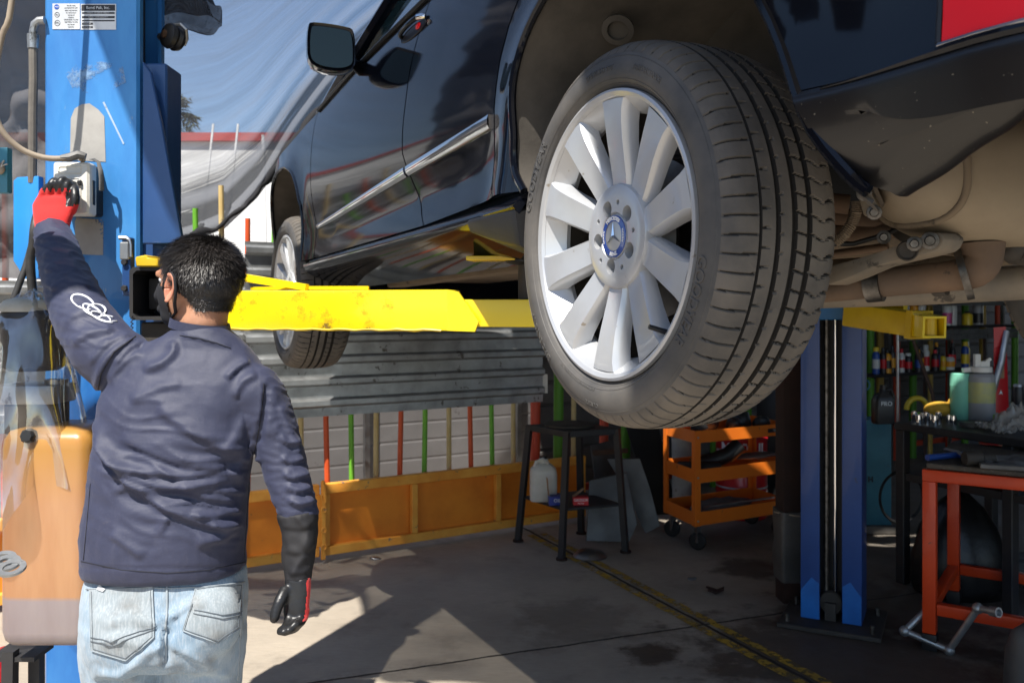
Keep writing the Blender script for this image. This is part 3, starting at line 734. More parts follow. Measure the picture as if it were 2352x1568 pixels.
cbuild(panel([(-1.9, .142), (-.664, .142), (-.664, .79), (-1.9, .79)], .04, .004, inn=.006), 'rear_corner', 'black_paint')
cbuild(MB().tube([bodyp(-.669 - .9 * k / 20, .1465, -.007) for k in range(21)], .0035, 6), 'lamp_trim', 'steel')
cbuild(MB().tube([bodyp(-.668, .15 + .45 * k / 10, -.005) for k in range(11)], .004, 6), 'lamp_trim', 'black_trim')
mb = MB()                                    # scratches on the quarter
for a0, z0, a1, z1 in ((-.485, .19, -.60, .20), (-.51, .185, -.545, .205), (-.52, .172, -.55, .186)):
    pass
mb.bm.free()
# mirror
mc = M.Identity(4)
mcen = V((1.60, .085, .772))
fw = V((-1, .18, -.05)).normalized()
rings = []
mo = [(-.095, .020), (-.09, .062), (-.07, .078), (.055, .072), (.088, .055), (.095, -.02), (.085, -.052), (.03, -.066), (-.05, -.060), (-.09, -.035)]
mside = V((0, 0, 1)).cross(fw).normalized(); mup = fw.cross(mside)
mo = [(x * .84, y * 1.08) for x, y in mo]; mo = smoothpts(mo + [mo[0]], 3)[:-1]
for s, dp in ((.92, .0), (1.0, .006), (1.03, -.03), (.97, -.08), (.75, -.12), (.4, -.138)):
    rings.append([mcen + mside * x * s + mup * y * s + fw * dp for x, y in mo])
mb = MB(); mb.loft(rings); mi_ = cbuild(mb, 'mirror', 'black_paint', smooth=50)
mb = MB(); mb.prism([(x * .88, y * .86) for x, y in mo], lambda x, y, t: mcen + mside * x + mup * y + fw * t, .0005, .0065); cbuild(mb, 'mirror_glass', 'mirror_glass', mi_, 30)
mb = MB(); mb.tube([mcen + V((-.01, -.05, -.040)) + fw * -.04, V((1.64, .0, .745)), V((1.68, -.045, .742))], [.022, .020, .028], 10); cbuild(mb, 'mirror_arm', 'black_paint', mi_)
# ---------------------------------------------------------------- wheels
def bend_text(txt, r, size, ang0, yfun, depth, squeeze=1.0, flip=False, bold=0.0):
    me = text_mesh(txt, size, depth, bold)
    for v in me.vertices:
        x, y, z = v.co
        th = ang0 + (x / r) * squeeze if not flip else ang0 - (x / r) * squeeze
        rr = r + (y if not flip else -y)
        v.co = (rr * math.cos(th), yfun(rr) + z, rr * math.sin(th))
    return me
TYP = [(.246, -.214), (.262, -.226), (.29, -.238), (.310, -.236), (.322, -.2292)]
TYO = [(.322, -.0042), (.312, .0016), (.298, .005), (.285, .0045), (.274, .000), (.267, -.008), (.262, -.014), (.256, -.018), (.246, -.022)]
TRP = [(0, .322, -.004), (.06, .334, -.0125), (.12, .3425, -.027), (.2, .3468, -.046), (.3, .3493, -.068), (.5, .3512, -.117), (.7, .3493, -.166), (.8, .3468, -.187), (.88, .3425, -.206), (.94, .334, -.2205), (1, .322, -.229)]
def sidey(r): return float(np.interp(r, [p[0] for p in TYO][::-1], [p[1] for p in TYO][::-1]))
def make_tyre():
    NT = 1280; lat = []
    gro = [(.25, .018, .006), (.385, .032, .008), (.515, .042, .008), (.64, .040, .008)]
    xs = set(np.linspace(0, 1, 40).round(4))
    for c, w, d in gro:
        for q in (c - w / 2 - .004, c - w / 2 + .001, c + w / 2 - .001, c + w / 2 + .004): xs.add(round(q, 4))
    for q in (.235, .262, .30, .33, .40, .43, .535, .56, .60, .625): xs.add(q)
    xs = np.array(sorted(xs)); nl = len(xs)
    th = np.arange(NT) / NT * 2 * PI
    T, Xx = np.meshgrid(th, xs, indexing='ij')
    D = np.zeros_like(T)
    for c, w, d in gro: D = np.maximum(D, d * (np.abs(Xx - c) < w / 2))
    def sipe(n, ph, sl, lo, hi, wd, dp, curve=0.0):
        u_ = (T / (2 * PI) * n + ph + sl * (Xx - lo) + curve * (Xx - lo) ** 2) % 1
        dist = np.minimum(u_, 1 - u_) * (2.2 / n)
        return dp * (dist < wd / 2) * (Xx > lo) * (Xx < hi)
    D = np.maximum(D, sipe(74, 0, .25, .015, .236, .0036, .004))
    D = np.maximum(D, sipe(74, .4, .6, .262, .330, .0040, .004))
    D = np.maximum(D, sipe(74, .1, 2.0, .398, .432, .0036, .003))
    D = np.maximum(D, sipe(74, .3, -2.2, .533, .625, .0038, .0045))
    D = np.maximum(D, sipe(74, .2, -3.0, .656, .775, .0034, .0045))
    D = np.maximum(D, sipe(74, .2 - 3.0 * .12, 4.5, .80, .86, .0045, .005))
    D = np.maximum(D, sipe(74, .2 - 3.0 * .12 + 4.5 * .06, -2.2, .86, .985, .0045, .005))
    Rr = np.interp(Xx, [p[0] for p in TRP], [p[1] for p in TRP]) - D
    Y = np.interp(Xx, [p[0] for p in TRP], [p[2] for p in TRP])
    co = np.stack([Rr * np.cos(T), Y, Rr * np.sin(T)], -1).reshape(-1, 3)
    verts = co.tolist(); faces = []; mi = []
    Dm = D
    for i in range(NT):
        i2 = (i + 1) % NT
        for j in range(nl - 1):
            faces.append((i * nl + j, i * nl + j + 1, i2 * nl + j + 1, i2 * nl + j))
            mi.append(2 if (Dm[i, j] + Dm[i, j + 1] + Dm[i2, j] + Dm[i2, j + 1]) > .011 else 1)
    me = bpy.data.meshes.new('tread'); me.from_pydata(verts, [], faces)
    me.polygons.foreach_set('material_index', mi); me.update()
    return me
def make_rim():
    mb = MB()
    prof = [(.249, -.006), (.256, -.002), (.261, -.004), (.262, -.012), (.256, -.020), (.246, -.020), (.245, -.012)]
    mb.lathe(prof + [prof[0]], (0, 0, 0), (0, 1, 0), 160)
    lip = [(.2465, -.011), (.243, -.016), (.226, -.040), (.221, -.050), (.224, -.060), (.2465, -.060)]
    mb.lathe(lip + [lip[0]], (0, 0, 0), (0, 1, 0), 160)
    mb.mi = 1
    bar_ = [(.246, -.058), (.240, -.13), (.246, -.20), (.262, -.218), (.258, -.224), (.236, -.20), (.230, -.13), (.232, -.058)]
    mb.lathe(bar_ + [bar_[0]], (0, 0, 0), (0, 1, 0), 100)
    mb.mi = 0
    n = 10
    for k in range(n):
        a0 = 2 * PI * k / n + R_(23)
        rad = V((math.cos(a0), 0, math.sin(a0))); tan = V((-math.sin(a0), 0, math.cos(a0))); ax = V((0, 1, 0))
        rings = []
        for r, w, y, dp, cv in ((.085, .0235, -.031, .020, 0), (.100, .0245, -.030, .024, .0008), (.120, .0255, -.0265, .026, .001), (.145, .0265, -.0215, .028, .0014), (.175, .0278, -.0155, .030, .0016), (.205, .0296, -.0110, .032, .0014), (.228, .0320, -.0088, .034, .001), (.245, .0370, -.0085, .036, .0)):
            # crowned spoke: raised edges and a soft groove at one flank
            pr = [(-w - .007, -dp), (-w - .005, -dp * .55), (-w - .001, -.006), (-w + .003, -.0008), (-w * .45, .0 - cv), (w * .45, -cv), (w - .003, -.0008), (w + .001, -.006), (w + .005, -dp * .55), (w + .007, -dp)]
            rings.append([rad * math.sqrt(max(r * r - x * x * .9, 1e-6)) + tan * x + ax * (y + q) for x, q in pr])
        mb.loft(rings, True, True)
    me = mb.mesh()
    # hub with five bolt recesses cut out
    hb = MB(); hb.lathe([(.0, -.028), (.041, -.028), (.044, -.023), (.074, -.0225), (.087, -.0235), (.0935, -.026), (.0958, -.031), (.096, -.09), (.0, -.09), (.0, -.032)][:-1], (0, 0, 0), (0, 1, 0), 120)
    bmesh.ops.remove_doubles(hb.bm, verts=hb.bm.verts[:], dist=1e-5)
    hme = hb.mesh()
    ct = MB()
    for k in range(5):
        a = 2 * PI * k / 5 + R_(67); c = V((math.cos(a) * .056, 0, math.sin(a) * .056)); ct.tube([c + V((0, 0, 0)), c + V((0, -.075, 0))], .0145, 24)
    for k in range(5):
        a = 2 * PI * k / 5 + R_(31); c = V((math.cos(a) * .062, 0, math.sin(a) * .062)); ct.tube([c, c + V((0, -.055, 0))], .0048, 12)
    co = bpy.data.objects.new('cut', ct.mesh()); COL.objects.link(co)
    hme = evaluated(hme, [('BOOLEAN', dict(operation='DIFFERENCE', object=co, solver='EXACT'))])
    bpy.data.objects.remove(co)
    bm = bmesh.new(); bm.from_mesh(me); bm.from_mesh(hme)
    for k in range(5):                       # raised lugs between the bolt holes: the star-shaped hub edge
        pass
    out = bpy.data.meshes.new('rim'); bm.to_mesh(out); bm.free(); return out
wheel_mesh = {}
def make_wheel(detail=True):
    e = bpy.data.objects.new('wheel', None); COL.objects.link(e); e.parent = car; e.empty_display_size = .1
    ty = MB(); ty.lathe(TYO, (0, 0, 0), (0, 1, 0), 200); ty.lathe(TYP, (0, 0, 0), (0, 1, 0), 120)
    for r, hgt in ((.316, .0012), (.277, .0012), (.270, .0014)):
        ty.lathe([(r + .0012, sidey(r) - .001), (r, sidey(r) + hgt * .7), (r - .0012, sidey(r) - .001)], (0, 0, 0), (0, 1, 0), 160)
    tm = ty.mesh(); bm = bmesh.new(); bm.from_mesh(tm); bm.from_mesh(make_tyre()); tm2 = bpy.data.meshes.new('tyre'); bm.to_mesh(tm2); bm.free()
    t = link_mesh('tyre', tm2, [MT['rubber'], MT['tread'], MT['groove']], e, False, 40)
    link_mesh('rim', make_rim(), [MT['alloy'], mat('barrel_dirt', (.045, .038, .030), (.025, .021, .017), 8, .7, .2)], e, False, 28)
    cap = MB(); cap.lathe([(0, -.0215), (.034, -.0225), (.0395, -.0245), (.0405, -.032)], (0, 0, 0), (0, 1, 0), 60)
    c = link_mesh('centre_cap', cap.mesh(), MT['alloy'], e, False, 40)
    rg = MB(); rg.lathe([(.0270, -.0212), (.0276, -.0206), (.0378, -.0216), (.0385, -.0235)], (0, 0, 0), (0, 1, 0), 60); link_mesh('cap_ring', rg.mesh(), mat('enamel_blue', (.03, .07, .30), None, 4, .2, coat=1), e, False, 40)
    mk = bmesh.new()
    for txt, a, sq, fl in (('MERCEDES', PI / 2, .62, False), ('BENZ', -PI / 2, .62, True)):
        mm = bend_text(txt, .0326, .0094, a, lambda r: -.0206, .0006, 1, fl, .0002); mk.from_mesh(mm)
    for sgn in (-1, 1):
        for q in range(9):
            a = (0 if sgn > 0 else PI) + (q - 4) * .085
            p = V((.0326 * math.cos(a), -.0206, .0326 * math.sin(a)))
            d = V((-math.sin(a), 0, math.cos(a)))
            vs = [mk.verts.new(p + d * .0012 + V((math.cos(a), 0, math.sin(a))) * s) for s in (-.003, .003)] + [mk.verts.new(p - d * .0008)]
            mk.faces.new(vs)
    mmk = bpy.data.meshes.new('m'); mk.to_mesh(mmk); mk.free(); link_mesh('cap_lettering', mmk, MT['white_paint'], e, False, 0)
    st = MB()
    for k in range(3):
        a = PI / 2 + k * 2 * PI / 3; tip = V((math.cos(a) * .0262, -.0206, math.sin(a) * .0262))
        for s in (-1, 1):
            b_ = a + s * PI / 3; q = V((math.cos(b_) * .0038, -.0206, math.sin(b_) * .0038))
            st.f([st.v(tip), st.v(q), st.v(V((0, -.0165, 0)))])
    link_mesh('cap_star', st.mesh(), MT['chrome'], e, False, 0)
    va = MB(); a = R_(228); q = V((math.cos(a), 0, math.sin(a)))
    va.tube([q * .236 + V((0, -.03, 0)), q * .228 + V((0, -.012, 0)), q * .220 + V((0, .006, 0))], [.005, .0045, .0042], 10); link_mesh('valve', va.mesh(), MT['black_trim'], e, False, 40)
    if detail:
        lt = bmesh.new()
        for txt, r, size, a, fl, dp in (('GOODYEAR', .293, .028, R_(206), False, .0016), ('GOODYEAR', .293, .028, R_(30), False, .0016), ('EFFICIENTGRIP', .302, .018, R_(-38), False, .0014), ('PERFORMANCE', .298, .013, R_(120), False, .0010), ('SAFETY WARNING SERIOUS INJURY MAY RESULT', .280, .006, R_(-70), False, .0008), ('235/50 R19 99V', .296, .014, R_(90), False, .0010), ('OUTSIDE', .308, .011, R_(-82), False, .001)):
            mm = bend_text(txt, r, size, a, lambda rr: sidey(rr) + .0002, dp, 1, fl, .0003); lt.from_mesh(mm)
        lt.from_mesh(t.data); lt.to_mesh(t.data); lt.free()
    return e
wh = make_wheel()
wh.location = (.029, .002, .002)
wf = dup(wh, loc=(2.767, .004, -.002), parent=car); wf.rotation_euler = (0, R_(31), 0)
for a in (0.029, 2.767):
    w2 = dup(wh, loc=(a, -1.77, 0), parent=car); w2.rotation_euler = (0, 0, PI)
for a in (0.029, 2.767):
    mb = MB(); mb.lathe([(.06, -.115), (.148, -.115), (.150, -.118), (.150, -.133), (.148, -.136), (.06, -.136)], (a, 0, 0), (0, 1, 0), 80)
    cbuild(mb, 'brake_disc', 'disc')
    mb = MB(); mb.box((a + .115, -.135, .02), (.06, .09, .15)); mb.bevel(.015, 3); cbuild(mb, 'brake_caliper', 'alloy_dark')
    mb = MB(); mb.cyl((a, -.10, 0), (a, -.22, 0), .07, .06, 24); mb.lathe([(0, -.145), (.155, -.145), (.16, -.15), (.12, -.19), (0, -.19)], (a, 0, 0), (0, 1, 0), 40); cbuild(mb, 'hub_carrier', 'grime')
# ---------------------------------------------------------------- running gear under the tail
def ray(px, py, b):                           # point of the sight line at sideways offset b, in car space
    inv = cmx.inverted(); o = inv @ V((0, 0, HC)); q = inv @ W(px, py, 1.0); d = q - o
    return o + d * ((b - o.y) / d.y)
def px_r(npx, b, px=2200): return npx / FP * ((cmx @ ray(px, 600, b)).y)
mb = MB()
c1 = ray(2265, 425, -.56)
pr = []
def sup(t, e): c, s = math.cos(t), math.sin(t); return math.copysign(abs(c) ** e, c), math.copysign(abs(s) ** e, s)
rows = []
for j in range(17):
    q = -1 + 2 * j / 16; k = max(0.03, (1 - abs(q) ** 3.2)) ** (1 / 2.4)
    rows.append([c1 + V((.135 * k * sup(2 * PI * i / 32, .75)[0], -.36 * q - .14, .112 * k * sup(2 * PI * i / 32, .75)[1])) for i in range(32)])
mb.loft(rows); sil = cbuild(mb, 'silencer', 'car_dusty_pale', smooth=70)
for q in (.86, .10, -.75):
    k = max(0.03, (1 - abs(q) ** 3.2)) ** (1 / 2.4) * 1.012
    cbuild(MB().tube([c1 + V((.135 * k * sup(2 * PI * i / 48, .75)[0], -.36 * -q - .14, .112 * k * sup(2 * PI * i / 48, .75)[1])) for i in range(48)], .006 if q > .5 else .0045, 8, True), 'seam_ring', 'car_dusty', sil, 60)
mb = MB(); p = [ray(2250, 560, -.52), ray(2252, 600, -.52), ray(2240, 622, -.51), ray(2190, 634, -.49), ray(2100, 642, -.47), ray(1990, 652, -.43), ray(1890, 664, -.40), ray(1700, 672, -.36)]
sm = []
for i in range(len(p) - 1):
    for k in range(3): sm.append(p[i].lerp(p[i + 1], k / 3))
sm.append(p[-1])
for _ in range(2): sm = [sm[0]] + [(sm[i - 1] + sm[i] * 2 + sm[i + 1]) / 4 for i in range(1, len(sm) - 1)] + [sm[-1]]
mb.tube(sm, [.040 - .014 * min(1, i / 9) for i in range(len(sm))], 16); ep = cbuild(mb, 'exhaust_pipe', 'rust_pipe', smooth=70)
for i_ in (7, 14): cbuild(MB().cyl(sm[i_], sm[i_ + 1], .034 if i_ > 7 else .046, n=20), 'pipe_clamp', 'chain', ep, 40)
mb = MB(); mb.tube([ray(1880, 672, -.55), ray(2100, 664, -.68), ray(2500, 640, -.85)], .034, 14); cbuild(mb, 'cross_tube', 'arm_grey', smooth=70)
mb = MB(); mb.tube([ray(1890, 620, -.62), ray(2200, 600, -.80), ray(2500, 560, -1.0)], .022, 12); cbuild(mb, 'anti_roll_bar', 'car_dusty', smooth=70)
# lower arm: pressed steel with a hole and a bolt
arm_o = [(1890, 615), (2010, 580), (2100, 548), (2145, 533), (2168, 542), (2164, 560), (2150, 577), (2100, 590), (2010, 612), (1900, 656)]
mb = MB(); mb.prism(smoothpts(arm_o + [arm_o[0]], 2)[:-1], lambda x, y, t: ray(x, y, -.34 - .0002 * (x - 1890)) + V((.0, -t, 0)), 0, .05); mb.bevel(.006, 2); la = cbuild(mb, 'lower_arm', 'arm_grey')
mb = MB(); q = ray(2136, 553, -.38); mb.lathe([(0, .016), (.007, .016), (.0085, .012), (.0085, .008), (.014, .007), (.0145, 0)], q, (ray(2136, 553, -.3) - q), 14); cbuild(mb, 'bolt', 'chain', la)
mb = MB(); q = ray(2084, 576, -.365); mb.lathe([(0, .0), (.012, .001), (.015, .004), (.017, .001)], q, (ray(2084, 576, -.3) - q), 20); cbuild(mb, 'arm_hole', 'grime', la)
# subframe, bracket, conduit and small clutter
mb = MB(); mb.prism([(2035, 420), (2085, 415), (2110, 470), (2118, 540), (2075, 560), (2048, 540)], lambda x, y, t: ray(x, y, -.46 - t), 0, .12); mb.bevel(.008, 2); cbuild(mb, 'subframe', 'grime')
mb = MB(); mb.prism([(1965, 430), (1992, 425), (2022, 480), (2018, 496), (1985, 498)], lambda x, y, t: ray(x, y, -.30 - t), 0, .035); mb.bevel(.006, 2); cbuild(mb, 'bracket', 'car_dusty_pale')
mb = MB(); mb.prism([(2000, 425), (2010, 420), (2032, 470), (2026, 478)], lambda x, y, t: ray(x, y, -.31 - t), 0, .05); cbuild(mb, 'bracket', 'car_dusty')
mb = MB()
pp = [ray(1968, 462, -.33), ray(1966, 490, -.33), ray(1956, 515, -.33), ray(1938, 540, -.32), ray(1915, 560, -.31)]
fine = []
for i in range(len(pp) - 1):
    for k in range(12): fine.append(pp[i].lerp(pp[i + 1], k / 12))
mb.tube(fine, [.0105 if i % 2 else .0085 for i in range(len(fine))], 10); cbuild(mb, 'corrugated_conduit', 'car_dusty', smooth=20)
mb = MB()
mb.tube([ray(1890, 495, -.42), ray(1960, 500, -.46), ray(2050, 505, -.52)], .016, 10); mb.tube([ray(1890, 540, -.45), ray(1990, 530, -.5), ray(2060, 522, -.52)], .021, 10)
mb.tube([ray(1895, 465, -.35), ray(1950, 470, -.38)], .018, 10); mb.tube([ray(1900, 585, -.5), ray(2040, 566, -.55)], .008, 8)
cbuild(mb, 'link_rod', 'rust_pipe', smooth=70)
mb = MB(); mb.prism([(2085, 540), (2200, 545), (2215, 590), (2150, 585), (2095, 560)], lambda x, y, t: ray(x, y, -.55 - t), 0, .10); mb.bevel(.008, 2)
mb.prism([(2240, 545), (2360, 560), (2360, 600), (2262, 590)], lambda x, y, t: ray(x, y, -.70 - t), 0, .08); cbuild(mb, 'mounting', 'car_dusty')
mb = MB(); mb.tube([ray(2300, 560, -.62), ray(2330, 585, -.62), ray(2370, 590, -.62)], .018, 10); mb.ell(ray(2325, 572, -.60), (.022, .022, .022)); cbuild(mb, 'rubber_hanger', 'grime', smooth=70)
mb = MB(); mb.tube([ray(2140, 660, -.5), ray(2150, 672, -.5), ray(2175, 668, -.5)], .008, 8); cbuild(mb, 'pipe_hook', 'grime', smooth=70)
mb = MB(); mb.tube([ray(2050 + 34 * k, 330 - 0 * k, -.40 - .02 * k) for k in range(10)], .03, 10); cbuild(mb, 'bumper_support', 'car_dusty', smooth=70)

for px, py, b in ((2105, 470, -.42), (2060, 440, -.42), (1985, 445, -.295), (2008, 488, -.295), (2030, 545, -.41), (2180, 560, -.5), (2320, 575, -.66), (2100, 560, -.36), (2290, 590, -.66)):
    q = ray(px, py, b); cbuild(MB().lathe([(0, .010), (.006, .010), (.0075, .007), (.0075, .003), (.012, .002), (.0125, 0)], q, ray(px, py, b + .1) - q, 10), 'bolt', 'chain')
cbuild(MB().tube([ray(1900, 560, -.36), ray(1960, 560, -.40), ray(2030, 540, -.42), ray(2075, 520, -.44), ray(2090, 470, -.44)], .005, 6), 'brake_line', 'black_trim', None, 60)
# ---------------------------------------------------------------- left lift column
def X_(px, d): return (px - 1176) / FP * d
def Z_(py, d): return HC + (HP - py) / FP * d
CD = 2.63
lc = thing('lift_column', 'sunlit blue steel lift column with stickers and scraped paint, beside the reaching mechanic', 'lift', (X_(210, CD), CD + .1, 0))
x0, x1, y0, y1 = X_(101, CD), X_(319, CD), CD, CD + .20
def csec(g=0.0):
    t = .012
    return [(x1, y0 + .03), (x1 + .0, y0 + .008), (x1 - .008, y0), (x0 + .008, y0), (x0, y0 + .008), (x0, y1 - .008), (x0 + .008, y1), (x1 - .006, y1), (x1, y1 - .006), (x1, y1 - .03), (x1 - t, y1 - .03), (x1 - t, y1 - t), (x0 + t, y1 - t), (x0 + t, y0 + t), (x1 - t, y0 + t), (x1 - t, y0 + .03)]
MB().loft([[V((x, y, z)) for x, y in csec()] for z in (.02, 3.45)]).build('column', MT['blue_paint'], lc)
mb = MB(); mb.box(((x0 + x1) / 2 - .02, CD + .1, .01), (.48, .42, .02)); mb.bevel(.003, 1); mb.build('base_plate', MT['blue_dark'], lc)
mb = MB(); mb.box(((x0 + x1) / 2, CD + .12, 1.9), (.17, .12, 2.9)); mb.build('channel_liner', MT['black_steel'], lc)
MB().cyl((x1 - .045, CD + .075, .3), (x1 - .045, CD + .075, 3.3), .018, n=14).build('ram_rod', MT['hose'], lc)
# worn paint patches
def scrape_mat(nm, c, a0, a1):
    m, N, L = nodes(nm); b = N['Principled BSDF']; tc = N.new('ShaderNodeTexCoord')
    L.new(mixc(N, L, mrange(N, L, noise_(N, L, tc.outputs['Object'], 14, 5), .35, .65), c, tuple(q * .8 for q in c)), b.inputs['Base Color'])
    b.inputs['Roughness'].default_value = .6
    L.new(mrange(N, L, noise_(N, L, tc.outputs['Object'], 11, 8, .7), a0, a1), b.inputs['Alpha']); return m
sm1 = scrape_mat('primer_scrape', (.36, .345, .32), .40, .42); sm1b = scrape_mat('primer_patch', (.38, .365, .34), .35, .365); sm2 = scrape_mat('faded_scuff', (.20, .36, .60), .47, .60)
def decal(pts, m, nm='paint_scrape', par=lc, d=CD, o=.0008, t=.0006):
    MB().prism(pts, lambda x, y, q: W(x, y, d) + V((0, -o - q, 0)), 0, t).build(nm, m, par, smooth=0)
decal([(161, 368), (163, 272), (172, 250), (188, 240), (206, 238), (226, 252), (240, 268), (243, 372)], sm1b)
decal([(172, 510), (176, 500), (238, 505), (237, 586), (174, 584)], sm1)
decal([(150, 170), (180, 146), (235, 142), (282, 152), (290, 190), (255, 208), (200, 214), (168, 206)], sm2)
decal([(236, 236), (240, 234), (286, 330), (283, 332)], scrape_mat('scratch', (.40, .50, .64), .40, .46))
decal([(218, 700), (234, 704), (232, 716), (216, 712)], sm1)
# stickers
def sticker(px0, py0, px1, py1, nm):
    mb = MB(); mb.prism([(px0, py0), (px1, py0), (px1, py1), (px0, py1)], lambda x, y, q: W(x, y, CD) + V((0, -.0008 - q, 0)), 0, .0008)
    return mb.build(nm, MT['label_white'], lc, smooth=0)
s1 = sticker(121, 9, 184, 68, 'sticker'); s2 = sticker(186, 10, 267, 69, 'data_plate')
def inkrect(px0, py0, px1, py1, par, m='ink'):
    MB().prism([(px0, py0), (px1, py0), (px1, py1), (px0, py1)], lambda x, y, q: W(x, y, CD) + V((0, -.0017 - q, 0)), 0, .0004).build('print', MT[m], par, smooth=0)
inkrect(188, 12, 265, 26, s2)
for y0_, y1_ in ((29, 33), (38, 43), (47, 50)): inkrect(189, y0_, 264, y1_, s2)
inkrect(189, 53, 214, 58, s2); inkrect(189, 61, 214, 66, s2)
def T(txt, px, py, size, m, par): put_text('lettering', txt, size, W(px, py, CD) + V((0, -.0024, 0)), (1, 0, 0), (0, 0, 1), MT[m], par, .0002)
T('Bend Pak, Inc.', 226, 19, .0125, 'label_white', s2)
T('MODEL No.   LIFT CAPACITY   SERIAL No.', 226, 31.0, .0036, 'label_white', s2); T('DATE MFG   POWER REQUIREMENTS', 226, 40.5, .0036, 'label_white', s2)
T('Cable Length', 201, 55.5, .0042, 'label_white', s2); T('Cable Number', 201, 63.5, .0042, 'label_white', s2)
MB().lathe([(0, 0), (.0075, 0), (.0075, .0006), (0, .0006)], W(131, 17, CD) + V((0, -.0022, 0)), (0, 1, 0), 20).build('print', MT['ink_blue'], s1, smooth=0)
T('ANSI', 131, 17, .0055, 'white_paint', s1)
for px, py, r in ((132, 35, .0075), (132.5, 54, .0085)):
    MB().lathe([(r, 0), (r, .0004), (r - .0011, .0004), (r - .0011, 0), (r, 0)], W(px, py, CD) + V((0, -.0018, 0)), (0, -1, 0), 24).build('print', MT['ink'], s1, smooth=0)
T('ALI', 132, 35, .006, 'ink', s1); T('ETL', 132.5, 54, .0075, 'ink', s1)
for k, t in enumerate(('This lift meets', 'AUTOMOTIVE LIFT', 'safety requirements', 'for construction', 'testing and', 'validation', 'CONFORMS TO STD', 'CERTIFIED TO STD', 'see manual', 'operation')): T(t, 164, 14 + 5.4 * k, .0046, 'ink', s1)
# side plate, hose fitting
mb = MB(); mb.loft([[W(x, y, CD + .02) + V((0, q, 0)) for x, y in ((43, 418), (52, 410), (101, 407), (101, 640), (70, 642), (43, 600))] for q in (-.03, .0)]); mb.bevel(.004, 2)
mb.build('side_plate', mat('blue_bright', (.03, .26, .66), (.025, .22, .6), 4, .32, wear=(.04, .1, .2), ws=12, wt=.70, coat=.2), lc)
mb = MB(); mb.tube([W(103, 47, CD - .01), W(90, 48, CD - .01), W(80, 56, CD - .01), W(76, 72, CD - .01), W(76, 84, CD - .01)], [.012, .012, .012, .011, .011], 10); mb.cyl(W(76, 80, CD - .01), W(76, 112, CD - .01), .0165, .015, 12)
mb.build('hose_elbow', MT['galv'], lc)
MB().tube([W(76, 108, CD - .01), W(77, 180, CD - .01), W(75, 260, CD - .01), W(75, 340, CD - .01), W(74, 420, CD)], [.0125] * 5, 10).build('hydraulic_hose', MT['hose_dust'], lc)
# carriage with gusset, socket, restraint gear
mb = MB(); mb.box((X_(345, CD), CD + .09, Z_(450, CD)), (.075, .12, .80)); mb.bevel(.005, 1); ca = mb.build('carriage', MT['blue_dark'], lc)
mb = MB(); mb.prism([(327, 140), (346, 166), (372, 290), (418, 545), (400, 560), (327, 560)], lambda x, y, t: W(x, y, CD - .015) + V((0, t, 0)), 0, .018); mb.bevel(.003, 1); mb.build('gusset', MT['blue_dark'], ca)
mb = MB(); mb.prism([(372, 420), (398, 560), (372, 560)], lambda x, y, t: W(x, y, CD + .03) + V((0, t, 0)), 0, .01); mb.build('inner_plate', MT['blue_paint'], ca)
SD = 2.50
sx0, sx1, sz0, sz1 = X_(297, SD), X_(400, SD), Z_(735, SD), Z_(613, SD)
mb = MB()
def rr(ins, y): 
    return [V((sx0 + ins + (.012 - ins * .3) * a, y, z)) if 0 else V((x, y, z)) for x, z, a in ((sx0 + ins, sz0 + ins + .01, 0), (sx0 + ins, sz1 - ins - .01, 0), (sx0 + ins + .01, sz1 - ins, 0), (sx1 - ins - .01, sz1 - ins, 0), (sx1 - ins, sz1 - ins - .01, 0), (sx1 - ins, sz0 + ins + .01, 0), (sx1 - ins - .01, sz0 + ins, 0), (sx0 + ins + .01, sz0 + ins, 0))]
mb.loft([rr(0, SD + .16), rr(0, SD), rr(.010, SD - .0), rr(.010, SD + .15)], True, False); mb.f([mb.v(p) for p in rr(.010, SD + .149)])
mb.build('arm_socket', MT['black_steel'], ca)
MB().box(((sx0 + sx1) / 2 - .01, SD + .10, (sz0 + sz1) / 2), (.06, .05, .09)).bevel(.006, 2).build('pivot_block', MT['grime'], ca)
mb = MB(); mb.box((X_(288, SD), SD + .02, Z_(612, SD)), (.025, .03, .165)); mb.bevel(.003, 1); mb.build('bracket_plate', MT['blue_dark'], ca); br = ca
for py in (602, 662): MB().lathe([(0, .01), (.008, .01), (.0095, .006), (.0095, 0)], W(287, py, SD + .005), (0, -1, 0), 6).build('bolt', MT['black_steel'], br)
MB().tube([W(274, 546, SD), W(290, 546, SD), W(297, 551, SD), W(300, 562, SD), W(300, 590, SD)], .006, 8).build('pull_rod', MT['steel'], ca)
MB().box(W(290, 577, SD + .01), (.026, .03, .05)).bevel(.003, 1).build('rod_guide', MT['galv'], ca)
mb = MB(); mb.prism([(310, 590), (336, 585), (338, 592), (362, 594), (362, 612), (312, 612)], lambda x, y, t: W(x, y, SD - .02) + V((0, t, 0)), 0, .12); mb.bevel(.003, 1); mb.build('toothed_lock', MT['yellow_old'], ca)
MB().box((X_(350, SD), SD + .08, Z_(765, SD)), (.09, .10, .06)).bevel(.004, 1).build('lower_block', MT['grime'], ca)
MB().tube([W(303, 725 + 3 * k, SD - .006) + V((.004 * math.cos(k * 2.1), .004 * math.sin(k * 2.1), 0)) for k in range(22)], .0018, 5).build('return_spring', MT['black_steel'], ca)
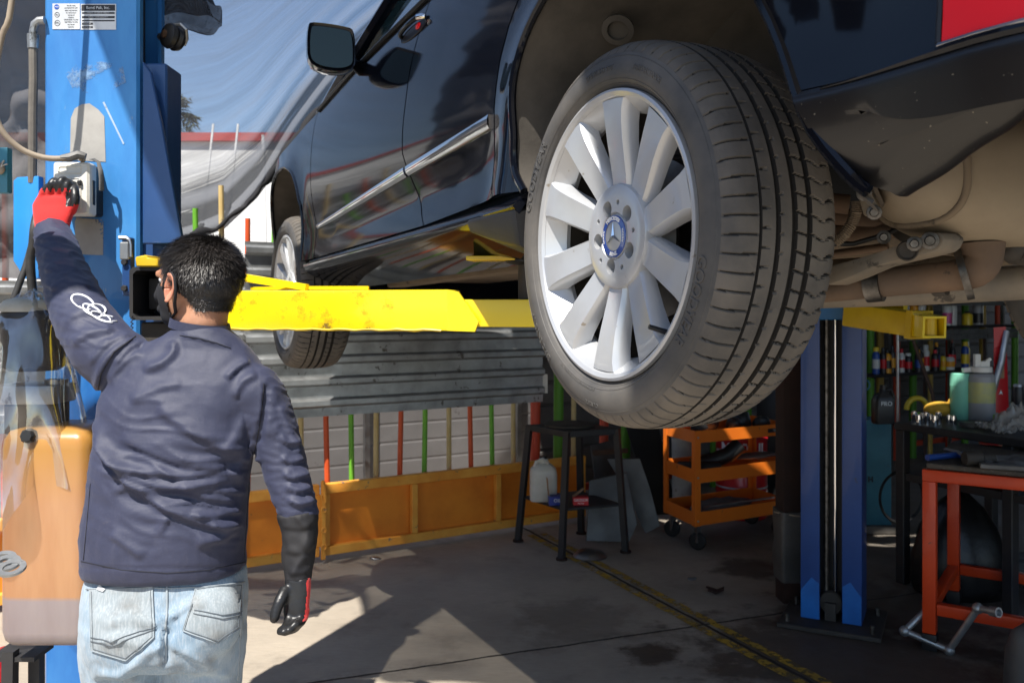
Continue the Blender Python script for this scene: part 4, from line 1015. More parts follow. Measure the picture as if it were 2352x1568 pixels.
# near lifting arm
A0, A1 = W(470, 712, 2.56), W(1045, 712, 2.385)
mb = MB(); mb.bar(A0, A1, .11, .108); mb.bevel(.007, 2)
for v in mb.bm.verts:
    if v.co.z < 1.47: v.co.z += .002 * mnoise.noise(v.co * 40)
ar = mb.build('lifting_arm', mat('yellow_arm', (.86, .66, .006), (.80, .58, .008), 3, .30, coat=.3, wear=(.16, .09, .02), ws=34, wt=.715, speck=(.30, .20, .03), sps=70, spt=.73, bump=.03, bs=20), lc)
mb = MB(); ax_ = (A1 - A0).normalized(); sd = V((0, 0, 1)).cross(ax_).normalized()
mb.prism([(0, -.054), (0, .054), (.03, .048), (.085, -.03), (.075, -.056)], lambda x, y, t: A1 + ax_ * (x - .004) + V((0, 0, y)) + sd * t, -.056, -.047); mb.build('end_gusset', MT['yellow_paint'], ar)
B0, B1 = A1 - ax_ * .3 + V((0, 0, -.008)), A1 + ax_ * .42 + V((0, 0, -.008))
mb = MB(); mb.bar(B0, B1, .078, .072); mb.bevel(.005, 2); mb.build('inner_tube', MT['yellow_paint'], ar)
sm3 = scrape_mat('grease_smear', (.60, .43, .010), .52, .85); sm4 = scrape_mat('paint_chip', (.22, .12, .03), .60, .64)
for s0, s1, z0, z1, m_ in ((.02, .60, -.05, .05, sm3), (.12, .60, -.0535, -.036, sm4), (.44, .606, -.053, -.02, sm4)):
    MB().prism([(s0, z0), (s1, z0), (s1, z1), (s0, z1)], lambda s_, z_, q: A0 + ax_ * s_ + V((0, 0, z_)) - sd * (.0554 + q), 0, .0004).build('smear', m_, ar, smooth=0)
MB().tube([A1 + V((0, 0, .05 - .0115 * k)) - sd * (.046 + .002 * (k % 2)) + ax_ * .004 for k in range(9)], .004, 6).build('weld_bead', MT['yellow_old'], ar)
ed_ = MB()                                  # chipped rusty lower edge
ed_.tube([A0.lerp(A1, .03 + .0325 * k) + V((0, 0, -.0525 + .0015 * math.sin(k * 1.9))) - sd * .054 for k in range(30)], [.003 + .004 * abs(mnoise.noise(V((k * .9, 0, 0)))) for k in range(30)], 6)
ed_.build('chipped_edge', MT['yellow_old'], ar)
mb = MB(); mb.prism([(560, 628), (700, 655), (842, 659), (842, 668), (690, 667), (548, 640)], lambda x, y, t: W(x, 668, 2.56 - .0003 * (x - 480)) + V((0, .03 + (668 - y) * .003, .004 + t)), 0, .010); mb.build('top_plate', MT['yellow_paint'], ar)
MB().bar(W(540, 632, 2.60), W(705, 660, 2.52), .018, .018).build('brace_bar', MT['yellow_paint'], ar)
MB().bar(W(548, 640, 2.66), W(705, 664, 2.58), .010, .012).build('brace_bar', MT['yellow_paint'], ar)
pdp = A1 + ax_ * .20
mb = MB(); mb.cyl(pdp + V((0, 0, .02)), pdp + V((0, 0, .12)), .026, .026, 18); mb.build('pad_screw', MT['grime'], ar)
mb = MB(); mb.lathe([(0, .145), (.055, .145), (.06, .138), (.06, .125), (.03, .118), (0, .118)], pdp, (0, 0, 1), 28); mb.build('pad', MT['black_trim'], ar)
mb = MB(); mb.box(pdp + V((-.09, .0, .135)), (.13, .08, .012), M.Rotation(-.2, 3, 'Z')); mb.bevel(.002, 1); mb.build('adapter_plate', MT['yellow_old'], ar)
# control box on the column
BD = 2.535
cb = thing('control_box', 'white plastic push button box on the blue column, under the red gloved hand', 'control box', W(165, 430, CD))
def rrect(x0, x1, z0, z1, r, y, n=4):
    o = []
    for cx, cz, a0 in ((x1 - r, z1 - r, 0), (x0 + r, z1 - r, 90), (x0 + r, z0 + r, 180), (x1 - r, z0 + r, 270)):
        for k in range(n + 1): a = R_(a0 + 90 * k / n); o.append(V((cx + r * math.cos(a), y, cz + r * math.sin(a))))
    return o
bx0, bx1, bz0, bz1 = X_(121, BD), X_(204, BD), Z_(494, BD), Z_(372, BD)
MB().loft([rrect(bx0, bx1, bz0, bz1, .008, BD + .045), rrect(bx0, bx1, bz0, bz1, .008, BD + .006), rrect(bx0 + .006, bx1 - .006, bz0 + .006, bz1 - .006, .006, BD)]).build('front_cover', MT['white_plastic'], cb, smooth=30)
MB().loft([rrect(bx0 + .003, bx1 - .003, bz0 + .003, bz1 - .003, .008, BD + .045), rrect(bx0 + .003, bx1 - .003, bz0 + .003, bz1 - .003, .008, CD)]).build('rear_case', MT['black_plastic'], cb, smooth=30)
for z0_, z1_ in ((380, 399), (407, 480)):
    MB().loft([rrect(X_(133, BD), X_(187, BD), Z_(z1_, BD), Z_(z0_, BD), .005, BD + .001), rrect(X_(133, BD) + .001, X_(187, BD) - .001, Z_(z1_, BD) + .001, Z_(z0_, BD) - .001, .004, BD - .0025), rrect(X_(133, BD) + .004, X_(187, BD) - .004, Z_(z1_, BD) + .004, Z_(z0_, BD) - .004, .004, BD - .0028), rrect(X_(133, BD) + .005, X_(187, BD) - .005, Z_(z1_, BD) + .005, Z_(z0_, BD) - .005, .004, BD - .001)]).build('raised_frame', MT['white_plastic'], cb, smooth=30)
MB().box(W(183, 420, BD - .004), (.012, .010, .014)).bevel(.002, 1).build('push_button', MT['black_plastic'], cb)
MB().box(V((bx1 + .0, BD + .03, Z_(440, BD))), (.004, .012, .07)).build('side_slot', MT['ink'], cb)
MB().tube([W(206, 368, BD + .05), W(216, 366, BD + .03), W(226, 373, BD + .03), W(231, 392, BD + .03), W(233, 412, BD + .03), W(236, 436, BD + .03)], [.004, .006, .006, .009, .012, .008], 8, flat=.5).jitter(.006, 40).build('frayed_tape', MT['rag'], cb)
# cables
def cable(name, pts, r, m, lab, n=8, sub=4):
    p = [V(q) for q in pts]; out = []
    for i in range(len(p) - 1):
        p0, p1, p2, p3 = p[max(i - 1, 0)], p[i], p[i + 1], p[min(i + 2, len(p) - 1)]
        for j in range(sub):
            t = j / sub
            out.append(.5 * ((2 * p1) + (-p0 + p2) * t + (2 * p0 - 5 * p1 + 4 * p2 - p3) * t * t + (-p0 + 3 * p1 - 3 * p2 + p3) * t ** 3))
    out.append(p[-1])
    return tag(MB().tube(out, r, n).build(name, MT[m], smooth=180), lab, 'cable')
cable('power_cable', [W(70, -800, 2.42), W(50, -330, 2.425), W(27, 5, 2.425), W(6, 80, 2.43), W(-8, 150, 2.44), W(-14, 240, 2.45), W(5, 300, 2.46), W(48, 342, 2.48), W(100, 362, 2.50), W(150, 364, 2.51), W(180, 357, 2.52), W(190, 368, 2.55)], .0085, 'cable_tan', 'tan power cable looping down from above into the top of the white control box')
MB_ = MB(); MB_.tube([W(140, 364, 2.51), W(160, 362, 2.515), W(180, 355, 2.52), W(197, 360, 2.525)], [.010, .0125, .0125, .009], 8).jitter(.002, 60); 
MB_.build('tape_wrap', MT['tape_grey'], cb)
cable('black_hose', [W(118, 480, 2.56), W(90, 490, 2.5), W(80, 520, 2.47), W(76, 560, 2.47), W(70, 600, 2.48), W(74, 660, 2.49), W(80, 720, 2.50)], .0125, 'hose', 'thick black hose dropping behind the raised sleeve to the pump motor')
cable('thin_hose', [W(74, 560, 2.50), W(60, 610, 2.49), W(45, 650, 2.48), W(28, 700, 2.47), W(15, 760, 2.46)], .0095, 'hose', 'thin black hose slanting left below the blue side plate')
# teal cabinet edge with wire clip
tc_ = thing('teal_cabinet', 'teal metal cabinet edge with a bent wire clip at the left border', 'cabinet', W(-40, 390, 2.2))
mb = MB(); mb.box((X_(-55, 2.2), 2.212, (Z_(338, 2.2) + Z_(443, 2.2)) / 2), (X_(17, 2.2) - X_(-127, 2.2), .024, Z_(338, 2.2) - Z_(443, 2.2))); mb.bevel(.004, 2); mb.build('case', MT['teal'], tc_)
MB().tube([W(-8, 392, 2.195), W(4, 374, 2.19), W(9, 369, 2.185), W(3, 384, 2.185), W(12, 378, 2.18), W(18, 377, 2.18)], .0022, 6).build('wire_clip', MT['steel'], tc_)
MB().ell(W(0, 388, 2.19), (.012, .008, .014)).build('brass_lug', MT['cable_tan'], tc_)
# ---------------------------------------------------------------- pump unit in a clear bag
pu = thing('hydraulic_pump', 'hydraulic pump with a black motor above an orange tinted oil tank, on the left column', 'pump', W(95, 1450, 2.4))
px_ = X_(78, 2.38); D0 = 2.38
MB().lathe([(0, .0), (.073, .0), (.079, -.008), (.08, -.02), (.076, -.15), (.06, -.16), (0, -.16)], V((px_, D0, Z_(722, D0))), (0, 0, 1), 32).build('motor', MT['black_steel'], pu)
MB().lathe([(0, .034), (.035, .034), (.062, .026), (.078, .008), (.08, -.004), (0, -.004)], V((px_ - .01, D0, Z_(722, D0))), (0, 0, 1), 32).build('motor_cap', mat('cap_cream', (.55, .50, .40), (.42, .37, .28), 12, .6), pu)
MB().box((px_, D0, Z_(912, D0)), (.17, .12, .05)).bevel(.006, 2).build('bracket', MT['galv'], pu)
MB().box((px_ + .01, D0, Z_(962, D0)), (.12, .11, .09)).bevel(.006, 2).build('valve_block', MT['grime'], pu)
MB().cyl((px_ + .06, D0, Z_(880, D0)), (px_ + .06, D0, Z_(930, D0)), .03, n=16).build('capacitor', MT['steel'], pu)
mb = MB(); q = W(70, 1011, 2.27); mb.lathe([(0, .022), (.014, .022), (.019, .016), (.020, .0), (.012, -.02), (0, -.02)], q, (0, -1, .15), 8); mb.build('valve_knob', MT['black_plastic'], pu, smooth=20)
def tank_mat():
    m, N, L = nodes('oil_tank'); b = N['Principled BSDF']; tc = N.new('ShaderNodeTexCoord'); sp = N.new('ShaderNodeSeparateXYZ')
    L.new(tc.outputs['Object'], sp.inputs[0]); z = sp.outputs[2]
    n = noise_(N, L, mapped(N, L, tc.outputs['Object'], (9, 9, 1.5)), 1, 5)
    up = mixc(N, L, mrange(N, L, n, .35, .65), (.36, .165, .075), (.46, .25, .125))
    up = mixc(N, L, mrange(N, L, z, .36, .50), up, (.42, .21, .05))
    lo = mixc(N, L, mrange(N, L, n, .35, .65), (.24, .19, .19), (.31, .26, .255))
    L.new(mixc(N, L, mrange(N, L, mth(N, L, 'ADD', z, mth(N, L, 'MULTIPLY', n, .01)), .122, .134), lo, up), b.inputs['Base Color'])
    b.inputs['Roughness'].default_value = .32; b.inputs['Subsurface Weight'].default_value = .35
    b.inputs['Subsurface Radius'].default_value = (.03, .02, .01); b.inputs['Subsurface Scale'].default_value = 1
    return m
tx0, tx1, ty0, ty1 = X_(-8, 2.26), X_(203, 2.26), 2.26, 2.50
tb = Z_(1486, 2.26)
pu.location.z = tb
rings = []
for z, s in ((0, .88), (.012, .96), (.035, 1), (.20, 1), (.50, .995), (.525, .97), (.545, .88), (.555, .55)):
    r = .035; cx, cy = (tx0 + tx1) / 2, (ty0 + ty1) / 2; hx, hy = (tx1 - tx0) / 2 * s, (ty1 - ty0) / 2 * s
    rings.append([V((p.x, p.z, tb + z)) for p in rrect(cx - hx, cx + hx, cy - hy, cy + hy, r * s, 0, 6)])
MB().loft(rings).build('oil_tank', tank_mat(), pu, smooth=60)
MB().box((tx1 + .012, ty0 + .05, Z_(1130, 2.3)), (.035, .05, .07)).bevel(.008, 2).build('side_lug', bpy.data.materials['oil_tank'], pu)
def clear_mat():
    m, N, L = nodes('clear_film'); out = N['Material Output']; N.remove(N['Principled BSDF'])
    tc = N.new('ShaderNodeTexCoord')
    lw = N.new('ShaderNodeLayerWeight'); lw.inputs[0].default_value = .35
    n = noise_(N, L, mapped(N, L, tc.outputs['Object'], (16, 16, 4)), 1, 5)
    fac = mth(N, L, 'ADD', mth(N, L, 'MULTIPLY', lw.outputs['Facing'], .32), mrange(N, L, n, .38, .72, .16, .42))
    gl = nd(N, L, 'ShaderNodeBsdfGlossy', ((.95, .95, .95, 1), .06)); df = nd(N, L, 'ShaderNodeBsdfDiffuse', ((.42, .37, .30, 1),))
    bp = N.new('ShaderNodeBump'); bp.inputs['Strength'].default_value = .4; L.new(noise_(N, L, tc.outputs['Object'], 22, 4), bp.inputs['Height'])
    sh = N.new('ShaderNodeMixShader'); sh.inputs[0].default_value = .32; L.new(gl, sh.inputs[1]); L.new(df, sh.inputs[2])
    gn = sh.inputs[1].links[0].from_node; L.new(bp.outputs[0], gn.inputs['Normal'])
    tp = nd(N, L, 'ShaderNodeBsdfTransparent'); L.new(nd(N, L, 'ShaderNodeMixShader', (fac, tp, sh.outputs[0])), out.inputs[0]); return m
def bag(a, b):
    t = a * 2 * PI; z = Z_(692, D0) + .03 - b * (.60 + .06 * math.sin(3 * t + 1) + .05 * math.sin(t * 2))
    ro = min(1, b * 7) ** .5; fl = max(0, b - .12)
    rx = (.088 + .075 * fl) * ro; ry = (.090 + .095 * fl) * ro
    k = fl * (.22 * math.sin(t * 7 + 1.5 * math.sin(b * 4)) + .12 * math.sin(t * 11 + 2)) + .10 * mnoise.noise(V((math.cos(t) * 2, math.sin(t) * 2, b * 5)))
    return V((px_ + math.cos(t) * rx * (1 + k), D0 + math.sin(t) * ry * (1 + k), z + .012 * mnoise.noise(V((a * 14, b * 6, 2)))))
tag(MB().sheet(bag, 120, 60).build('plastic_bag', clear_mat(), smooth=180), 'crumpled clear plastic bag pulled over the pump motor at the left', 'plastic bag')
st_ = thing('pump_stand', 'dark steel strut stand on the floor under the orange tinted oil tank', 'stand', W(30, 1700, 2.3))
for a, b in ((W(24, 1492, 2.34), W(14, 2030, 2.34)), (W(84, 1492, 2.4), W(84, 2010, 2.4))): MB().bar(a, V((b.x, b.y, 0)), .03, .03, (0, 1, 0)).build('strut', MT['black_steel'], st_)
MB().box(W(50, 1497, 2.38), (.12, .1, .012)).build('shelf', MT['black_steel'], st_)
rj = MB(); c = W(-2, 1545, 2.55); rj.loft([[V((p.x, p.z, c.z + z)) for p in rrect(c.x - .045 * s, c.x + .035 * s, c.y - .05, c.y + .05, .015, 0)] for z, s in ((-.06, 1), (.02, 1), (.05, .7), (.06, .4))])
tag(rj.build('red_can', MT['drum_red'], smooth=50), 'red can half seen under the oil tank in the left corner', 'can')
rs = thing('ring_bunch', 'bunch of three flat steel rings hanging at the left border in front of the tank', 'rings', W(0, 1290, 2.0))
for k, (px, py) in enumerate(((4, 1284), (14, 1293), (26, 1304))):
    MB().lathe([(.030, .003), (.017, .003), (.017, -.003), (.030, -.003), (.030, .003)], W(px, py, 2.0 - .02 * k), (.05, -.35, 1), 32).build('ring', MT['galv'], rs, smooth=30)
MB().tube([W(-40, 1286, 2.03), W(-14, 1290, 2.0), W(6, 1296, 1.99), W(20, 1304, 1.97)], .006, 8).build('hook', MT['galv'], rs)
# roller bracket at the top of the column
rb = thing('net_pulley', 'dark pulley wheel in a wire bracket tied at the top right of the blue column', 'pulley', W(400, 80, 2.75))
MB().lathe([(0, .03), (.02, .03), (.036, .022), (.040, .01), (.034, 0), (.040, -.01), (.036, -.022), (0, -.022)], W(398, 86, 2.75), (-.55, -.8, .1), 28).build('wheel', MT['black_trim'], rb)
MB().lathe([(0, .034), (.012, .034), (.013, .028), (.0, .028)], W(398, 86, 2.75), (-.55, -.8, .1), 18).build('hub', MT['wood_brown'], rb)
MB().tube([W(382, 70, 2.77), W(395, 58, 2.74), W(415, 56, 2.72), W(428, 68, 2.72), W(430, 90, 2.74), W(424, 104, 2.77)], .0045, 6).build('wire_bracket', MT['galv'], rb)
MB().tube([W(368, 85, 2.80), W(385, 86, 2.78)], .012, 8).build('axle', MT['steel'], rb)
# ---------------------------------------------------------------- right lift column
RC = V((1.515, 4.23, 0)); en = V((-.45, -.893, 0)).normalized(); et = V((-en.y, en.x, 0))
def RL(x, y, z): return RC + et * x - en * y + V((0, 0, z))
rc = thing('lift_column', 'dark blue steel lift column in the shade showing its open channel and chrome ram rod', 'lift', RC)
hw = .138
sec_ = [(-hw + .088, 0), (-hw, 0), (-hw, .24), (hw, .24), (hw, 0), (hw - .088, 0), (hw - .088, .012), (hw - .012, .012), (hw - .012, .228), (-hw + .012, .228), (-hw + .012, .012), (-hw + .088, .012)]
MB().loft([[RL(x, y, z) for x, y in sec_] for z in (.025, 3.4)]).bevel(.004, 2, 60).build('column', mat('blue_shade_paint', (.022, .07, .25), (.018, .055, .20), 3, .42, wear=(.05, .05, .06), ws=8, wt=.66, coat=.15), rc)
for s in (-1, 1):
    mb = MB(); hi = .20
    mb.prism([(s * (hw - .002), .03), (s * (hw - .002), .16), (s * (hw - .05), .225), (s * (hw - .085), .20), (s * (hw - .085), .03)], lambda x, z, t: RL(x, -t, z), .0005, .002); mb.build('repaint_patch', MT['blue_fresh'], rc)
MB().cyl(RL(.012, .07, .12), RL(.012, .07, 1.46), .0095, n=16).build('ram_rod', MT['chrome'], rc)
MB().cyl(RL(-.03, .08, .1), RL(-.03, .08, 1.6), .013, n=10).build('lift_chain', MT['chain'], rc)
mb = MB(); mb.box(RL(0, .15, 1.0), (.15, .04, 1.9), M((et, -en, V((0, 0, 1)))).transposed()); mb.build('channel_liner', MT['black_steel'], rc)
MB().lathe([(0, .018), (.05, .018), (.056, .012), (.05, 0), (.056, -.012), (.05, -.018), (0, -.018)], RL(-.005, .06, .10), en, 30).build('pulley', MT['grime'], rc)
MB().box(RL(-.005, .03, .06), (.05, .02, .09), M((et, -en, V((0, 0, 1)))).transposed()).build('pulley_bracket', MT['grime'], rc)
bp_ = MB(); bp_.box(RL(0.0, .09, .012), (.46, .42, .022), M((et, -en, V((0, 0, 1)))).transposed()); bp_.bevel(.004, 1); bp_.build('base_plate', MT['grime'], rc)
for x, y in ((-.19, -.07), (.19, -.07), (-.19, .2), (.19, .2)): MB().cyl(RL(x, y, .022), RL(x, y, .06), .011, n=8).build('anchor_bolt', MT['chain'], rc)
mb = MB(); mb.box(RL(0.02, .02, 1.525), (.20, .16, .13), M((et, -en, V((0, 0, 1)))).transposed()); mb.bevel(.004, 1); cr_ = mb.build('carriage', mat('blue_carriage', (.02, .15, .36), (.018, .12, .3), 4, .4), rc)
a0, a1, a2 = W(1955, 722, 4.12), W(2115, 746, 3.78), W(2165, 752, 3.66)
mb = MB(); mb.bar(a0, a1, .11, .105); mb.bevel(.008, 2); ra = mb.build('lifting_arm', MT['yellow_old'], rc)
axx = (a1 - a0).normalized(); ss = V((0, 0, 1)).cross(axx).normalized(); uu = axx.cross(ss)
def hollow(p, q, w, h, t):
    mb = MB()
    def ring(c, ins): return [c + ss * (sx * (w / 2 - ins)) + uu * (sz * (h / 2 - ins)) for sx, sz in ((-1, -1), (1, -1), (1, 1), (-1, 1))]
    mb.loft([ring(p, 0), ring(q, 0), ring(q, t), ring(p, t)], True, False, True); return mb
hollow(a0.lerp(a1, .93), a1 + axx * .004, .128, .120, .009).build('collar', MT['yellow_old'], ra)
dirq = (W(2168, 755, 3.60) - a1).normalized()
axx = dirq; ss = V((0, 0, 1)).cross(axx).normalized(); uu = axx.cross(ss)
hollow(a1 - axx * .06, a1 + axx * .11, .100, .090, .009).build('inner_tube', MT['yellow_paint'], ra)
MB().cyl(a1 + axx * .06 + V((0, 0, -.037)), a1 + axx * .06 + V((0, 0, .037)), .034, n=18).build('stop_pin', MT['yellow_old'], ra)
MB().bar(W(1975, 690, 4.16), W(2080, 700, 3.95), .03, .05).build('arm_lock', MT['yellow_old'], ra)
# ---------------------------------------------------------------- the mechanic, seen from behind, left arm raised to the box
PD = 2.02
pe = thing('person', 'person from behind in navy shirt and faded jeans, left arm raised to the control box', 'person', (X_(390, PD), PD, 0))
def ringz(px0, px1, py, dep, yc, n=40, e=.85, d=PD):
    cx, hx = (X_(px0, d) + X_(px1, d)) / 2, (X_(px1, d) - X_(px0, d)) / 2 * .975
    return [V((cx + hx * sup(2 * PI * k / n, e)[0], yc + dep * sup(2 * PI * k / n, e)[1], Z_(py, d))) for k in range(n)]
def blend(parts, voxel, smooth=4, fac=.5):    # fuse overlapping closed pieces into one continuous skin
    bm = bmesh.new()
    for m in parts: bm.from_mesh(m)
    me = bpy.data.meshes.new('m'); bm.to_mesh(me); bm.free()
    return evaluated(me, [('REMESH', dict(mode='VOXEL', voxel_size=voxel, use_smooth_shade=True)), ('SMOOTH', dict(factor=fac, iterations=smooth))])
def limb(path, n=20): # [(px, py, depth, radius)]
    pts = [W(p[0], p[1], p[2]) for p in path]; rad = [p[3] for p in path]; P, R2 = [], []
    for i in range(len(pts) - 1):
        p0, p1, p2, p3 = pts[max(i - 1, 0)], pts[i], pts[i + 1], pts[min(i + 2, len(pts) - 1)]
        for j in range(4):
            t = j / 4; P.append(.5 * ((2 * p1) + (-p0 + p2) * t + (2 * p0 - 5 * p1 + 4 * p2 - p3) * t * t + (-p0 + 3 * p1 - 3 * p2 + p3) * t ** 3)); R2.append(rad[i] + (rad[i + 1] - rad[i]) * t)
    P.append(pts[-1]); R2.append(rad[-1])
    return MB().tube(P, R2, n).mesh()
def proj(co):                                  # numpy: points -> (px, py)
    return np.stack([1176 + FP * co[:, 0] / co[:, 1], HP - FP * (co[:, 2] - HC) / co[:, 1]], -1)
def polydist(q, poly):
    best = np.full(len(q), 1e9); sgn = np.zeros(len(q)); tt = np.zeros(len(q)); n = len(poly) - 1
    for i in range(n):
        a, b = np.array(poly[i], float), np.array(poly[i + 1], float); d = b - a; L2 = (d @ d)
        t = np.clip(((q - a) @ d) / L2, 0, 1); r = q - a - t[:, None] * d; dist = np.hypot(r[:, 0], r[:, 1])
        m = dist < best; best[m] = dist[m]; sgn[m] = np.sign(d[0] * r[m, 1] - d[1] * r[m, 0]); tt[m] = (i + t[m]) / n
    return best, sgn, tt
def add_folds(me, folds, extra=None, back=True):
    n = len(me.vertices); co = np.empty(n * 3); me.vertices.foreach_get('co', co); co = co.reshape(-1, 3)
    no = np.empty(n * 3); me.vertices.foreach_get('normal', no); no = no.reshape(-1, 3)
    q = proj(co); dsp = np.zeros(n)
    wgt = np.clip(-no[:, 1] * 1.6 + .25, 0, 1) if back else np.ones(n)
    for poly, amp, wd_ in folds:
        amp *= 1.05; wd_ *= .95
        d, s, t = polydist(q, smoothpts(poly, 3) if len(poly) > 2 else poly)
        tap = np.clip(np.minimum(t, 1 - t) * 6, 0, 1) ** .7
        w1 = np.where(s > 0, wd_ * .62, wd_ * 1.5)      # steep on the lower side, long slope above
        dsp += amp * tap * (np.exp(-(d / w1) ** 2) - .12 * np.exp(-((d - wd_ * 1.5) / (wd_ * .9)) ** 2) * (s > 0)) * wgt
    if extra is not None: dsp += extra(co, no)
    co += no * dsp[:, None]; me.vertices.foreach_set('co', co.ravel()); me.update()
# --- shirt
tors = [(1310, 192, 562, .135, 2.030), (1296, 190, 562, .140, 2.028), (1268, 192, 562, .140, 2.025), (1230, 192, 567, .136, 2.02), (1170, 200, 570, .130, 2.02), (1100, 210, 575, .124, 2.02), (1040, 217, 584, .120, 2.02), (980, 222, 594, .117, 2.02), (920, 228, 606, .110, 2.025), (875, 240, 612, .100, 2.03), (835, 268, 598, .086, 2.035), (800, 310, 570, .072, 2.04), (772, 365, 540, .062, 2.04), (752, 396, 512, .058, 2.04)]
tors = [MB().loft([ringz(a, b, py, d, y) for py, a, b, d, y in tors]).mesh()]
la_ = [(345, 850, 2.03, .055), (288, 838, 2.04, .076), (235, 795, 2.06, .076), (190, 725, 2.12, .067), (160, 655, 2.22, .059), (138, 595, 2.33, .053), (119, 533, 2.44, .046)]
ra_ = [(545, 880, 2.02, .06), (582, 905, 2.02, .068), (613, 960, 2.02, .060), (640, 1030, 2.02, .053), (662, 1100, 2.01, .0475), (681, 1160, 2.0, .045), (687, 1196, 2.0, .043)]
smesh = blend(tors + [limb(la_), limb(ra_)], .0050, 5)
FOLDS = [([(215, 965), (240, 1035), (290, 1075), (345, 1084), (430, 1090), (520, 1082)], .012, 11), ([(222, 1000), (270, 1070), (330, 1105), (400, 1120), (525, 1104)], .011, 10),
         ([(226, 1020), (300, 1112), (380, 1165), (450, 1196), (535, 1216)], .013, 13), ([(410, 1118), (470, 1142), (540, 1152)], .009, 10), ([(440, 1180), (500, 1182), (558, 1168)], .009, 9),
         ([(480, 1206), (520, 1208), (560, 1202)], .008, 8), ([(255, 1135), (295, 1118), (345, 1128)], .006, 12), ([(255, 1225), (290, 1250), (330, 1282)], .006, 13), ([(450, 1250), (500, 1238), (552, 1214)], .008, 14), ([(368, 1226), (388, 1184)], .005, 9),
         ([(360, 935), (430, 985), (520, 1030), (575, 1048)], .010, 17), ([(275, 1005), (350, 1040), (430, 1066), (520, 1072)], .009, 14), ([(330, 852), (372, 838), (402, 808), (398, 780)], .009, 10),
         ([(222, 905), (236, 848), (265, 808), (310, 778)], .010, 9), ([(250, 880), (285, 836), (330, 812)], .007, 10), ([(262, 842), (300, 800), (348, 785)], .007, 8), ([(300, 920), (360, 896), (420, 880)], .005, 12),
         ([(520, 872), (545, 846), (575, 832)], .008, 9), ([(540, 915), (558, 880), (590, 862)], .007, 9), ([(418, 770), (470, 780), (530, 800)], .004, 7), ([(300, 925), (345, 918), (380, 925)], .004, 10), ([(560, 950), (540, 1000), (500, 1040)], .007, 14), ([(590, 1010), (560, 1060), (528, 1090)], .008, 12),
         ([(612, 880), (606, 940), (590, 1010), (580, 1050)], -.010, 7), ([(640, 1000), (660, 1018), (690, 1015)], .007, 7), ([(645, 1050), (668, 1062), (700, 1052)], .007, 7), ([(650, 1085), (672, 1098), (712, 1088)], .009, 8), ([(655, 1115), (680, 1128), (716, 1120)], .009, 8), ([(660, 1145), (690, 1158), (722, 1148)], .010, 8), ([(640, 930), (660, 985), (690, 1050)], .006, 9),
         ([(98, 590), (130, 580), (168, 590)], .005, 8), ([(105, 625), (140, 612), (180, 622)], .006, 9), ([(118, 672), (150, 655), (205, 662)], .007, 10), ([(92, 556), (120, 548), (156, 556)], .004, 6), ([(150, 745), (190, 720), (235, 720)], .007, 11), ([(170, 790), (215, 765), (262, 760)], .007, 10), ([(205, 840), (250, 790), (300, 770)], .006, 9)]
def cloth_noise(co, no):
    o = np.zeros(len(co))
    for i, c in enumerate(co):
        v = V(c); o[i] = .0035 * mnoise.noise(V((v.x * 9, v.y * 9, v.z * 14))) + .0016 * mnoise.noise(v * 34)
    q = proj(co); back = (co[:, 1] < 2.2) * np.clip(-no[:, 1] * 1.5 + .2, 0, 1)
    for i in range(len(co)):
        if back[i] <= 0: continue
        px, py = q[i]; tx = px - 200
        if tx > 400 or py > 1300: continue
        w_ = mnoise.noise(V((px / 120, py / 120, 3))) * 22
        t_ = py + w_ - 95 * (1 - math.exp(-max(0, tx) / 110))
        rg = 1 - abs(mnoise.noise(V((px / 190, t_ / 40, 1)))) * 2.2; rg = max(0, rg) ** 1.6
        rg2 = 1 - abs(mnoise.noise(V((px / 90, t_ / 20, 7)))) * 2.0; rg2 = max(0, rg2) ** 2
        e = math.exp(-((py - 1105) / 120) ** 2) * min(1, max(.15, tx / 130)) + .10
        fade = min(1, (1300 - py) / 60)
        o[i] += back[i] * fade * e * (.0085 * rg + .0022 * rg2 - .004)
    sl = np.clip((q[:, 0] - 590) / 30, 0, 1) * (q[:, 1] < 1180) + (q[:, 1] < 800) * (q[:, 0] < 250)
    for i in np.nonzero(sl > 0)[0]:
        px, py = q[i]; c = co[i]
        rg = 1 - abs(mnoise.noise(V((px / 45 + c[1] * 6, (py - .25 * px) / 17, 5)))) * 2.2; o[i] += sl[i] * .0030 * max(0, rg) ** 1.6
    hem = np.exp(-((proj(co)[:, 1] - 1304) / 3.0) ** 2) * (co[:, 1] < 2.3) * (co[:, 2] < 1.0); o -= .0022 * hem
    return o
add_folds(smesh, FOLDS, cloth_noise)
